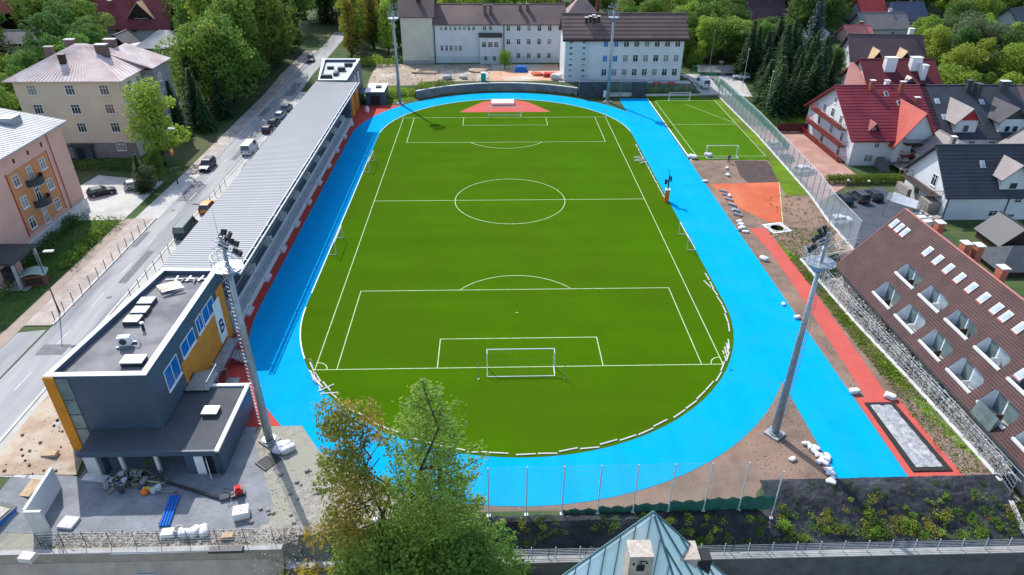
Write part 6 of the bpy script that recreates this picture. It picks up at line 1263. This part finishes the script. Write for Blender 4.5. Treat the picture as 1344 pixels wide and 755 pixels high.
for i in range(900): chip(q.uniform(-33, 0), q.uniform(114, 131), q.uniform(.06, .3))
for i in range(500): chip(q.uniform(-47.8, -42), q.uniform(-15.5, -6), q.uniform(.04, .15))
tag(b.build('rubble', [gravel, earth, concrete]), 'scattered small rubble on gravel, sand and bare earth', 'rubble', kind='stuff')

patchm = mat('asphalt_patch', (.20, .20, .205), (.15, .15, .155), sc=1, rough=.95, bump=.3, bsc=15); markm = mat('road_paint', (.62, .62, .6), (.45, .45, .44), sc=1.2, rough=.8)
for (x, y, w_, l_) in ((-52.8, 47, 2.6, 7), (-51, 22, 1.1, 9), (-53.6, 92, 1.8, 6), (-51.4, 110, 2.2, 10), (-53.9, 30, .8, 5), (-52, 3, 3, 2), (-50.8, 68, 1, 12)): drape('road_patch', [(x-w_/2, y-l_/2), (x+w_/2, y-l_/2), (x+w_/2, y+l_/2), (x-w_/2, y+l_/2)], patchm, .034)
for y in range(-12, 150, 8): drape('road_marking', [(-52.2, y), (-52.08, y), (-52.08, y+3), (-52.2, y+3)], markm, .038)
for y in range(52, 100, 5): drape('road_marking', [(-49.3, y), (-47.6, y), (-47.6, y+.12), (-49.3, y+.12)], markm, .075)
for i, (x, y) in enumerate(((-51, 14), (-53.2, 40), (-51.5, 75))): tag(MB().lathe([(.34, 0), (.34, .015)], 16).build('manhole_cover', dsteel, None, (x, y, zt(x, y)+.036)), ('manhole cover in the road nearest the clubhouse', 'manhole cover in the road beside the orange car', 'manhole cover in the road beside the dark red car')[i], 'manhole')

car('dark navy car parked in the shaded side yard nearest the fence', 58.5, 49.0, R(95), (.015, .02, .035)); car('dark grey car parked second in the shaded side yard', 61.6, 50.0, R(98), (.05, .055, .065), 'suv'); car('blue-black car parked in the side yard beside the canopy', 64.6, 50.6, R(92), (.02, .028, .05))
# ------------------------------------------------------------------ trees
def leafm(name, a, b, c3, hue=.02, rand=.25, trans=.48, sc=.5): return mat(name, a, b, sc=sc, rough=.7, spec=.15, rand=rand, hue=hue, trans=trans, c3=c3, sc3=.25)
L_mid = leafm('leaf_mid_green', (.15, .25, .04), (.10, .185, .032), (.20, .28, .05)); L_bright = leafm('leaf_bright_green', (.27, .38, .05), (.19, .30, .042), (.34, .40, .06))
L_dark = leafm('leaf_dark_green', (.09, .17, .036), (.065, .13, .03), (.12, .195, .042)); L_grey = leafm('leaf_grey_green', (.12, .165, .075), (.08, .12, .05), (.15, .18, .09))
L_gold = leafm('leaf_gold', (.34, .29, .045), (.24, .26, .045), (.40, .29, .05)); L_rust = leafm('leaf_rust_green', (.28, .29, .055), (.21, .25, .05), (.46, .27, .065), rand=.1, trans=.5)
L_spr = leafm('needle_dark', (.04, .085, .034), (.028, .062, .028), (.06, .105, .032), trans=.25); L_blue = leafm('needle_blue', (.06, .095, .085), (.04, .07, .065), (.07, .11, .09), trans=.1); L_larch = leafm('needle_larch', (.20, .35, .06), (.145, .28, .05), (.27, .40, .075), trans=.5, rand=.1)
def leaf(mb, p, n, s, rr, asp=1.0):
    n = n.normalized(); x = n.orthogonal().normalized(); a = rr.uniform(0, 6.28); y = n.cross(x); u = (x*math.cos(a)+y*math.sin(a))*s*.5; w = n.cross(u).normalized()*s*.5*asp
    o = len(mb.v); mb.v += [tuple(p-u), tuple(p+w*.9), tuple(p+u), tuple(p-w*.9)]; mb.f.append([o, o+1, o+2, o+3]); mb.m.append(mb.k); mb.sm.append(False)
def cloud(mb, c, rad, n, s, rr, inner=.72, flat=.0):
    for _ in range(n):
        d = Vector((rr.gauss(0, 1), rr.gauss(0, 1), rr.gauss(0, 1))).normalized(); f = rr.uniform(inner, 1.0)+abs(rr.gauss(0, .13))
        p = c+Vector((d.x*rad[0], d.y*rad[1], d.z*rad[2]))*f; nn = d*.8+Vector((rr.gauss(0, .55), rr.gauss(0, .55), rr.gauss(.25, .5))); leaf(mb, p, nn, s*rr.uniform(.6, 1.3), rr, .7)
def limb(mb, a, b, r0, r1, rr, k=4):
    a = Vector(a); b = Vector(b); q = a; L = (b-a).length
    for i in range(1, k+1):
        w = a.lerp(b, i/k)+Vector((rr.gauss(0, L*.03), rr.gauss(0, L*.03), 0))*(i < k); mb.tube(q, w, r0+(r1-r0)*(i-1)/k, r0+(r1-r0)*i/k, n=6, cap=False); q = w
def broadleaf(seed, H=11., R_=3.4, z0=2.6, nb=24, per=210, ls=.5, br=(.28, .5), shape='round'):
    rr = random.Random(seed); tr = MB(); limb(tr, (0, 0, -.3), (rr.gauss(0, .2), rr.gauss(0, .2), H*.62), H*.022, H*.008, rr, 5); cr = MB(); hc = (H+z0)/2; hz = (H-z0)/2
    for i in range(nb):
        t = (i+.5)/nb; zc = z0+.5+(H-z0-1.2)*t; e = math.sqrt(max(.05, 1-((zc-hc*.94)/(hz*1.08))**2))
        if shape == 'tall': e = max(.25, 1-t)**.6
        a = i*2.399+rr.gauss(0, .5); rad = R_*e*rr.uniform(.35, .92)*(1 if i % 4 else .2); c = Vector((rad*math.cos(a), rad*math.sin(a), zc+rr.gauss(0, .3))); b = R_*rr.uniform(*br)
        cloud(cr, c, (b, b, b*.78), int(per*(b/R_/.4)**2), ls, rr)
        if i % 2: limb(tr, (0, 0, min(H*.55, max(1.5, zc-1.8))), c, H*.009, H*.003, rr, 3)
    return cr, tr
def spruce(seed, H=16., R_=2.9, lay=26, ls=.55, droop=.35):
    rr = random.Random(seed); tr = MB(); tr.tube((0, 0, -.3), (0, 0, H*.97), H*.016, .03, n=7); cr = MB()
    for i in range(lay):
        t = i/(lay-1); z = 1.0+(H-1.3)*t**.92; L = R_*(1-t)**.85+.18; n = max(4, int(11*(1-t)+4)); a0 = rr.uniform(0, 6.28)
        for j in range(n):
            a = a0+6.283*j/n+rr.gauss(0, .15); l = L*rr.uniform(.72, 1.12); d = Vector((math.cos(a), math.sin(a), 0)); s = Vector((-d.y, d.x, 0)); k = max(2, int(l/.55))
            for q in range(k):
                f = (q+.7)/k; p = d*l*f+Vector((0, 0, z-droop*l*f**1.3+.12*l*f*f)); w = ls*(1.25-f*.55)
                for sd in (-1, 1):
                    u = (s*sd*.75+d*.5).normalized(); leaf(cr, p+u*w*.35+Vector((0, 0, -.05)), Vector((rr.gauss(0, .3), rr.gauss(0, .3), 1))+d*.25*rr.random(), w*1.25, rr, .55)
                if q % 2 == 0: leaf(cr, p+Vector((0, 0, -.14)), d+Vector((rr.gauss(0, .5), rr.gauss(0, .5), .2)), w, rr, .8)
    return cr, tr
def tuftcon(seed, H=19., R_=3.4, lay=22, ls=.5):
    """loose tall conifer with long soft boughs"""
    rr = random.Random(seed); tr = MB(); limb(tr, (0, 0, -.3), (rr.gauss(0, .2), rr.gauss(0, .2), H*.96), H*.016, .04, rr, 6); cr = MB()
    for i in range(lay):
        t = i/(lay-1); z = H*.16+(H*.83)*t; L = R_*(1-t)**.65*rr.uniform(.75, 1.1)+.3; n = 6 if t < .7 else 4; a0 = rr.uniform(0, 6.28)
        for j in range(n):
            a = a0+6.283*j/n+rr.gauss(0, .3); l = L*rr.uniform(.6, 1.15); d = Vector((math.cos(a), math.sin(a), .0)); tip = d*l+Vector((0, 0, z+.1*l)); tr.tube((0, 0, z), tip, .05, .015, n=4, cap=False)
            cloud(cr, d*l*.66+Vector((0, 0, z-.05*l)), (max(.3, l*.42),)*2+(.42,), int(24+l*32), ls, rr, .2)
    return cr, tr
PROTO = {}
def proto(key, pair, lm): PROTO[key] = (pair[0].mesh('crown', lm), pair[1].mesh('trunk', barkm))
for i, (H_, r_, nb_, br_) in enumerate(((11, 3.4, 22, (.26, .48)), (13, 3.5, 28, (.2, .42)), (11.5, 4.2, 26, (.22, .5)), (12, 3.6, 18, (.3, .55)), (10, 3.9, 30, (.18, .4)))):
    proto('mid%d' % i, broadleaf(10+i, H_, r_, 2.0+.3*i, nb_, 210, .46), L_mid)
def recol(src, lm):
    m = PROTO[src][0].copy(); m.materials.clear(); m.materials.append(lm); return (m, PROTO[src][1])
for i in range(5):
    PROTO['dark%d' % i] = recol('mid%d' % i, L_dark); PROTO['bright%d' % i] = recol('mid%d' % ((i+1) % 5), L_bright); PROTO['grey%d' % i] = recol('mid%d' % ((i+2) % 5), L_grey)
PROTO['rust0'] = recol('mid2', L_rust)
for i in range(3): proto('spruce%d' % i, spruce(30+i, 16+i, 3.5+.3*i, 30, .72), L_spr)
PROTO['blue0'] = recol('spruce1', L_blue); PROTO['spruceg0'] = recol('spruce2', leafm('needle_mid', (.045, .095, .024), (.03, .065, .02), (.06, .11, .03), trans=.15))
for i in range(2): proto('soft%d' % i, tuftcon(40+i), leafm('needle_soft', (.085, .16, .036), (.06, .12, .03), (.12, .19, .045), trans=.4))
proto('tallb0', broadleaf(50, 15, 3.0, 2.2, 26, 130, .42, shape='tall'), L_mid); PROTO['tallb1'] = recol('tallb0', L_bright); PROTO['gold0'] = recol('tallb0', L_gold)
HGT = {}
def tree(key, x, y, h, label, group=None, name=None, z=None):
    c, tr = PROTO[key]
    if key not in HGT: HGT[key] = max(v.co.z for v in c.vertices)
    s = h/HGT[key]; nm = name or ('spruce_tree' if key.startswith(('spruce', 'blue')) else 'conifer_tree' if key.startswith('soft') else 'broadleaf_tree')
    t = thing(nm, label, 'tree', (x, y, zt(x, y) if z is None else z), rnd.uniform(0, 6.28), group); w = rnd.uniform(.84, 1.2)*(1.25 if nm == 'spruce_tree' else 1); t.scale = (s*w*rnd.uniform(.9, 1.1), s*w*rnd.uniform(.9, 1.1), s)
    put(tr, 'trunk', t); put(c, 'crown', t); return t
# single trees that can be told apart
tree('bright0', -62.2, 59.5, 15.5, 'bright yellow-green tree at the corner of the ochre house, over the pavement'); tree('grey1', -59.3, 46.5, 5.2, 'young pale sapling between the parked black car and the road'); tree('mid0', -60.2, 52.0, 7.0, 'leafy green tree by the orange street sign'); tree('spruceg0', -61.0, 48.0, 6.5, 'small green conifer beside the sapling in the parking yard')
for x, y, h, k, l in ((-66.0, 76.5, 11, 'spruce0', 'dark spruce beside the steps, nearest the bright tree'), (-64.0, 82.5, 12, 'spruce1', 'dark spruce in the middle of the clump by the road wall'), (-61.4, 79.0, 9, 'spruceg0', 'lower green conifer at the front of the clump by the road'), (-60.8, 88, 11.5, 'spruce2', 'dark spruce overhanging the road wall at the shady stretch'), (-67.5, 90.5, 13, 'spruce0', 'dark spruce behind the clump, below the pale hip roof')): tree(k, x, y, h, l)
tree('gold0', -42.0, 140, 17, 'golden autumn tree behind the end block of the stand'); tree('gold0', -37.5, 152, 20, 'taller gold tinged tree behind the golden one near the school'); tree('bright1', -3.9+4.6, 127.5, 5.2, 'small yellow-green tree before the school wing, in the dug yard')
tree('blue0', 84.5, 131.5, 18, 'blue-green spruce standing in front of the white shed roof'); tree('bright2', 112.5, 186, 16, 'bright green tree beside the far red roof at the top')
tree('bright1', 45.5+6.5, 127, 6, 'small bright bush-like tree beside the service lane')
BOX = [(138, 0, 226, 62, 160), (178, 42, 242, 96, 130), (25, 64, 212, 210, 63), (0, 0, 34, 46, 168), (30, 42, 62, 50, 152), (522, 0, 908, 106, 115), (738, 0, 792, 14, 160), (376, 62, 520, 102, 108), (1114, 54, 1190, 100, 126), (1156, 90, 1252, 114, 94), (1085, 112, 1344, 225, 66), (1126, 0, 1162, 18, 190), (1136, 16, 1174, 34, 176), (1108, 26, 1138, 48, 161), (1068, 20, 1094, 38, 160), (984, 4, 1026, 20, 186), (1318, 4, 1344, 26, 176), (926, 80, 968, 94, 119), (954, 96, 984, 112, 117), (1192, 0, 1226, 14, 190), (700, 105, 1000, 200, 60), (905, 95, 950, 130, 108), (1000, 100, 1060, 240, 70), (240, 95, 420, 240, 60)]
SOLID = [(-121, 152, -98, 170), (-103, 124, -82, 137), (-90, 62, -64, 82), (-172, 160, -148, 180), (-147, 146, -127, 157), (-28, 132, 13, 148), (14, 113, 46, 128), (-58.5, -40, -48, 175), (79, 87, 98, 104), (66, 64, 121, 90), (92, 120, 114, 138), (-44, 86, -28, 109), (122, 184, 134, 196), (117, 170, 134, 182), (106, 157, 116, 166), (88, 153, 106, 168), (82, 179, 98, 193), (162, 167, 182, 186), (16, 153, 34, 167), (51, 119, 61, 127), (133, 184, 149, 196), (50, 105, 60.5, 124)]
placed = []
def scatter(poly, n, kinds, hr, label, group, md=4.2, seed=1):
    rr = random.Random(seed); xs = [q[0] for q in poly]; ys = [q[1] for q in poly]; got = 0
    for _ in range(n*30):
        if got >= n: break
        x, y = rr.uniform(min(xs), max(xs)), rr.uniform(min(ys), max(ys)); ins = False
        for i in range(len(poly)):
            (xa, ya), (xb, yb) = poly[i], poly[(i+1) % len(poly)]
            if (ya > y) != (yb > y) and x < (xb-xa)*(y-ya)/(yb-ya)+xa: ins = not ins
        if not ins or any(a-1.5 < x < c+1.5 and b-1.5 < y < d+1.5 for a, b, c, d in SOLID): continue
        if any((x-a)**2+(y-b)**2 < md*md for a, b in placed): continue
        h = rr.uniform(*hr); z = zt(x, y); u0, v0 = pix((x, y, z)); u1, v1 = pix((x, y, z+h)); w = h*.24*FPX/((Vector((x, y, z))-CAM).dot(_f))
        if v0 < -4 or u0+w < -5 or u0-w > 1349: continue
        if any(u1+w > a and u0-w < c and v1 < d and v0 > b and y < yy for a, b, c, d, yy in BOX): continue
        k = rr.choice(kinds); placed.append((x, y)); got += 1
        kn = 'dark spruce' if k.startswith('spruce') else 'blue-green spruce' if k.startswith('blue') else 'loose tall conifer' if k.startswith('soft') else {'mid': 'mid green broadleaf tree', 'bri': 'light green broadleaf tree', 'dar': 'dark green broadleaf tree', 'gre': 'grey-green broadleaf tree', 'gol': 'golden autumn tree', 'rus': 'rust tinged tree', 'tal': 'tall narrow leafy tree'}[k[:3]]
        tree(k, x, y, h, kn+' '+label, kn+'s '+group)
    return got
M_ = ['mid%d' % i for i in range(5)]; D_ = ['dark%d' % i for i in range(5)]; B_ = ['bright%d' % i for i in range(5)]; S_ = ['spruce0', 'spruce1', 'spruce2', 'spruceg0']; C_ = ['soft0', 'soft1']; Gy = ['grey0', 'grey1', 'grey2']
scatter([(-72, 84), (-59, 92), (-59, 150), (-84, 150), (-80, 110)], 34, C_+C_+['tallb0', 'tallb1', 'mid1', 'mid2', 'tallb0'], (16, 24), 'in the tall belt between road and pale hip roof', 'of the tall roadside belt', 4.0, 2)
scatter([(-95, 138), (-58, 150), (-56, 200), (-150, 200)], 38, C_+M_+S_+['tallb0'], (14, 21), 'in the wood behind the maroon roofed house', 'in the wood behind the maroon roof', 4.6, 3)
scatter([(-150, 96), (-92, 96), (-92, 152), (-150, 190), (-172, 150)], 40, S_+M_+D_, (11, 17), 'between timber chalet and ochre house', 'between timber chalet and ochre house', 4.8, 4)
scatter([(-112, 66), (-90, 60), (-90.5, 92), (-125, 100)], 14, B_+Gy+M_, (8, 12), 'crowding the left side of the ochre house', 'left of the ochre house', 4.2, 5)
scatter([(-112, 34), (-87, 34), (-88, 62), (-112, 66)], 8, D_+M_, (7, 10.5), 'in the shade left of the pink and ochre blocks', 'in the shade left of the blocks', 4.2, 6)
scatter([(-48, 146), (-29, 137), (-28, 165), (-30, 260), (-70, 260), (-56, 172)], 34, M_+C_+['gold0', 'tallb1', 'bright0'], (13, 21), 'in the grove between the bending road and school tower', 'of the grove beside the school tower', 4.8, 7)
scatter([(-30, 152), (70, 150), (90, 290), (-60, 290)], 60, M_+B_+D_+['tallb0', 'gold0'], (11, 16), 'in the wood rising behind the school roofs', 'in the wood behind the school', 5.4, 8)
scatter([(49, 127), (62, 128), (80, 132), (92, 180), (52, 178)], 44, D_+M_+B_[:1]+['tallb0'], (9, 15), 'right of the school block above the car shelter', 'right of the school block', 4.6, 9)
scatter([(62.5, 95), (84, 99), (92, 130), (66, 132), (61, 112)], 44, S_+['spruce2'], (10, 15), 'in the dense dark stand beyond the chain link fence', 'of the stand beyond the chain link fence', 3.7, 10)
scatter([(88, 138), (104, 142), (112, 215), (84, 215)], 26, S_+M_+D_, (11, 17), 'behind the brown chalet and white shed', 'behind the brown chalet', 4.8, 11)
scatter([(99, 92), (180, 92), (215, 150), (116, 150), (115, 118)], 50, M_+B_+Gy+D_+['gold0'], (9, 15), 'on the slope above the joined chalet row', 'above the joined chalet row', 5.0, 12)
scatter([(112, 150), (220, 150), (270, 250), (110, 250)], 60, B_+M_+D_+['rust0', 'gold0', 'spruce1'], (10, 16), 'among the far houses of the upper right corner', 'among the far houses', 5.6, 13)
scatter([(84, 112), (97, 106), (92, 120), (86, 122)], 4, D_, (6, 9), 'between dark spruces and the big red roof', 'near the big red roof', 3.4, 14)
# ------------------------------------------------------------------ foreground trees on the bank
def big_larch():
    rr = random.Random(77); H = 23.5; tr = MB(); limb(tr, (0, 0, -.4), (.1, 0, H*.985), .30, .03, rr, 9); cr = MB(); lay = 34
    for i in range(lay):
        t = i/(lay-1); z = 5.0+(H-5.2)*t; L = (5.3*(1-t)**.55)*rr.uniform(.8, 1.1)+.25; n = 7 if t < .6 else 5; a0 = rr.uniform(0, 6.28)
        for j in range(n):
            a = a0+6.283*j/n+rr.gauss(0, .3); l = L*rr.uniform(.55, 1.12); d = Vector((math.cos(a), math.sin(a), 0)); s = Vector((-d.y, d.x, 0)); pts = [Vector((0, 0, z))]+[d*l*f+Vector((0, 0, z-.10*l*math.sin(f*3.0)+.12*l*f*f)) for f in (.25, .5, .75, 1)]
            for a_, b_ in zip(pts[:-1], pts[1:]): tr.tube(a_, b_, .035*(1-t*.6), .015, n=4, cap=False)
            k = int(l*34)+8
            for q in range(k):
                f = rr.uniform(.16, 1.04); i0 = min(3, int(f*4)); p = pts[i0].lerp(pts[i0+1], min(1, f*4-i0)); off = rr.gauss(0, .30*(1.15-f)*min(l, 2.4)+.06)
                leaf(cr, p+s*off+d*abs(off)*.5+Vector((0, 0, rr.gauss(-.05, .13)-abs(off)*.12)), Vector((rr.gauss(0, .5), rr.gauss(0, .5), 1)), rr.uniform(.16, .34), rr, .5)
    return cr, tr
def fine_broad(seed, H, R_, z0, nb, per, ls, multi=1, rz=.8):
    rr = random.Random(seed); tr = MB(); cr = MB(); stems = [(rr.gauss(0, .5) if multi > 1 else 0, rr.gauss(0, .5) if multi > 1 else 0) for _ in range(multi)]
    for k, (sx, sy) in enumerate(stems): limb(tr, (sx*.3, sy*.3, -.4), (sx*2.4, sy*2.0, H*rr.uniform(.78, .93)), .17 if multi > 1 else .26, .03, rr, 7)
    for i in range(nb):
        t = (i+.5)/nb; zc = z0+(H-z0-.7)*t; e = (1-t**2.2)**.5*.9+.12; a = i*2.399+rr.gauss(0, .4); rad = R_*e*(rr.uniform(.45, 1.0) if i % 5 else .15); c = Vector((rad*math.cos(a), rad*math.sin(a), zc)); b = R_*rr.uniform(.2, .36)
        cloud(cr, c, (b, b, b*rz), int(per*(b/R_/.28)**2), ls, rr, .45); sx, sy = stems[i % multi]; f = min(.9, max(.15, (zc-1.2)/H)); limb(tr, (sx*2.2*f, sy*1.9*f, zc-1.0), c, .05, .012, rr, 3)
    return cr, tr
def bigtree(nm, label, x, y, pair, lm):
    t = thing(nm, label, 'tree', (x, y, zt(x, y)), rnd.uniform(0, 6)); pair[1].build('trunk', barkm, t); pair[0].build('crown', lm, t); return t
bigtree('larch_tree', 'tall feathery green larch in the bottom middle, its trunk crossing the blue track', -7.1, -28, big_larch(), L_larch)
bigtree('autumn_tree', 'slender tree with rusty orange upper leaves beside the larch', -12.2, -27.6, fine_broad(81, 21.6, 3.2, 8.0, 40, 210, .25, 4), L_rust)
bigtree('broadleaf_tree', 'full green broadleaf crown at the bottom edge beneath the rusty tree', -10.2, -30.4, fine_broad(82, 12.4, 4.2, 3.0, 50, 400, .27), leafm('leaf_front_green', (.19, .32, .06), (.135, .255, .05), (.26, .37, .075), rand=.08, trans=.5))
bigtree('broadleaf_tree', 'full green broadleaf crown at the bottom edge on the larch side nearer the turret', -4.6, -30.2, fine_broad(83, 11.8, 4.2, 2.6, 48, 400, .27), leafm('leaf_front_dark', (.15, .28, .055), (.105, .22, .046), (.21, .33, .065), rand=.08, trans=.5))
# ------------------------------------------------------------------ shrubs
def shrubmesh(seed, n=150, s=.12, lm=L_bright):
    rr = random.Random(seed); m = MB()
    for i in range(4): cloud(m, Vector((rr.gauss(0, .22), rr.gauss(0, .22), .28+rr.uniform(0, .18))), (.3, .3, .28), n//4, s, rr, .5)
    return m.mesh('shrub', lm)
SH = [shrubmesh(90+i, lm=[L_bright, L_mid, L_mid, L_rust, L_gold, L_dark, leafm('leaf_yellow', (.55, .42, .03), (.42, .34, .03), (.5, .45, .05))][i]) for i in range(7)]
def shrub(x, y, s, k, lab, grp, nm='planted_shrub', z=None):
    o = put(SH[k], nm, None, (x, y, zt(x, y) if z is None else z), rnd.uniform(0, 6), (s, s, s*rnd.uniform(.8, 1.15))); tag(o, lab, 'shrub', grp)
rr = random.Random(21)
for i in range(125):
    x, y = rr.uniform(21.5, 43.0), rr.triangular(-22.6, -18.6, -21.9); k = rr.choice((0, 0, 1, 1, 2, 4)); shrub(x, y, rr.uniform(.55, 1.45), k, ('light yellow-green' if k == 0 else 'golden' if k == 4 else 'mid green')+' shrub on the black slope right of the ball net', ('light' if k == 0 else 'golden' if k == 4 else 'mid green')+' shrubs on the wide black slope')
for i in range(80):
    x, y = rr.uniform(21.5, 43), rr.uniform(-20.6, -17.3); shrub(x, y, rr.uniform(.35, .6), 5, 'tiny dark seedling planted high on the black slope', 'seedlings on the black slope', 'seedling')
for i in range(58):
    x, y = rr.uniform(-1, 20), rr.uniform(-22.5, -21.0); k = rr.choice((0, 1, 1, 2, 3 if x < 3 else 1)); shrub(x, y, rr.uniform(.6, 1.15), k, ('light' if k == 0 else 'reddish' if k == 3 else 'mid green')+' shrub on the black strip below the ball net', ('light' if k == 0 else 'reddish' if k == 3 else 'mid green')+' shrubs below the ball net')
for i in range(40):
    x = 11.5+i*.32; shrub(x, -22.75+.9*sst(8, 26, x)-.25*(i % 2), .42, 4 if i % 3 else 0, 'small golden plant in the curved double row by the railing', 'golden plants by the railing', 'edging_plant')
for i in range(20):
    x = .6+i*.45; shrub(x, -22.6-.3*(i % 2)+.25*sst(0, 9, x), .45, 0, 'small light green plant in the straight row under the turret side of the railing', 'light plants by the railing', 'edging_plant')
for (x, y, s, k, l) in ((-17.0, -22.0, 3.2, 3, 'olive bush at the yard fence below the gravel'), (-15.6, -22.6, 2.6, 1, 'green bush next to the olive one, under the rusty tree'), (-19.4, -24.4, 3.4, 6, 'yellow flowering bush at the bottom edge beside the path'), (-17.6, -24.6, 3.2, 6, 'second yellow bush at the bottom edge under the trees'), (-63.8, 10.6, 2.4, 3, 'round reddish bush on the lawn near the side road'), (-66, 13.4, 3.4, 1, 'dark bush beside the porch of the pink block'), (-64.4, 15, 2.6, 2, 'green bush in front of the pink block porch steps')): shrub(x, y, s, k, l, None, 'bush')
for i in range(15): x = -60.6+rr.gauss(0, .4); y = 22+i*.95; shrub(x, y, rr.uniform(1.6, 2.8), rr.choice((1, 2, 0)), 'leafy bush in the strip between lawn and tan path', 'bushes along the tan path', 'bush')
for i in range(16): shrub(-65.8+rr.gauss(0, .5), 20.5+i*1.0, rr.uniform(1.8, 3), 5, 'dark bush along the plinth of the pink block', 'bushes along the pink block', 'bush')
for i in range(13): shrub(-81+i*1.45, 57.8+rr.gauss(0, .6), rr.uniform(2, 3.4), rr.choice((5, 2)), 'dark bush in the row at the foot of the ochre house', 'bushes at the ochre house', 'bush')
for i in range(22): shrub(-30+i*.75+rr.gauss(0, .3), 105.6+.24*i+rr.gauss(0, .7), rr.uniform(1.2, 2.6), rr.choice((0, 1, 2)), 'bush on the grass bank by the far floodlight', 'bushes on the grass bank', 'bush')
for i in range(12): shrub(-26+rr.gauss(0, 4), 133.5+rr.uniform(0, 4)+0*i, rr.uniform(3, 5), rr.choice((0, 1)), 'bright bush beside the school tower', 'bushes by the school tower', 'bush', 2.2) if False else None
for i in range(9): shrub(-39+i*1.25, 131.5+rr.gauss(0, .8), rr.uniform(3.0, 4.8), 0, 'bright bush in the row left of the school tower', 'bright bushes by the school tower', 'bush')
for i in range(14): shrub(60.6+rr.gauss(0, 1.2), 92+rr.uniform(-4, 5), rr.uniform(2, 3), 5, 'low dark bush at the foot of the dark spruces', 'bushes under the spruces', 'bush')
h = MB(); hr3 = random.Random(9)
for i in range(46):
    for j in range(3): cloud(h, Vector((i*.38, (j-1)*.5, .8+.35*(j == 1))), (.45, .5, .7), 80, .2, hr3, .6)
t = thing('clipped_hedge', 'long clipped green hedge between forecourt and shaded side yard', 'hedge', (59.4, 57.6, RZ)); h.build('foliage', leafm('hedge_leaf', (.12, .22, .03), (.08, .16, .025), (.16, .24, .035), rand=0), t); s = MB()
for i in range(18): s.tube((.4+i*.96, 0, -.1), (.4+i*.96, 0, .8), .04, n=5)
s.build('stems', barkm, t)
# turf-like tufts on verge and meadow: nobody could count them
g = MB(); gr = random.Random(4)
def tuft(x, y, s, z=None):
    z = zt(x, y) if z is None else z
    for _ in range(3):
        a = gr.uniform(0, 6.28); d = Vector((math.cos(a), math.sin(a), 0)); q = Vector((x+gr.gauss(0, .12), y+gr.gauss(0, .12), z)); n = Vector((-d.y, d.x, 0))*s*.35; l = d*s*gr.uniform(.2, .6)+Vector((0, 0, s*gr.uniform(.5, 1)))
        o = len(g.v); g.v += [tuple(q-n), tuple(q+n), tuple(q+l)]; g.f.append([o, o+1, o+2]); g.m.append(0); g.sm.append(False)
for i in range(4200):
    y = gr.uniform(-16.5, 34); x = gr.uniform(39.2, fx(y)-.3)
    if gr.random() < (.9 if y > -6 else .35): tuft(x, y, gr.uniform(.12, .32))
for i in range(250): y = gr.uniform(23, 46); tuft(gr.uniform(42.6, fx(y)-.3), y, gr.uniform(.15, .35))
for i in range(1200): x = gr.uniform(-30, -12); tuft(x, 104+(x+30)*.38+gr.uniform(-1, 6), gr.uniform(.15, .4))
for i in range(2200): tuft(gr.uniform(-67, -59.8), gr.uniform(8, 36.4), gr.uniform(.1, .3))
tag(g.build('grass_tufts', mat('tuft_green', (.17, .24, .03), (.13, .18, .035), sc=.7, trans=.4, c3=(.30, .27, .12), sc3=.3)), 'loose grass tufts on verge, bank and lawn', 'grass', kind='stuff')
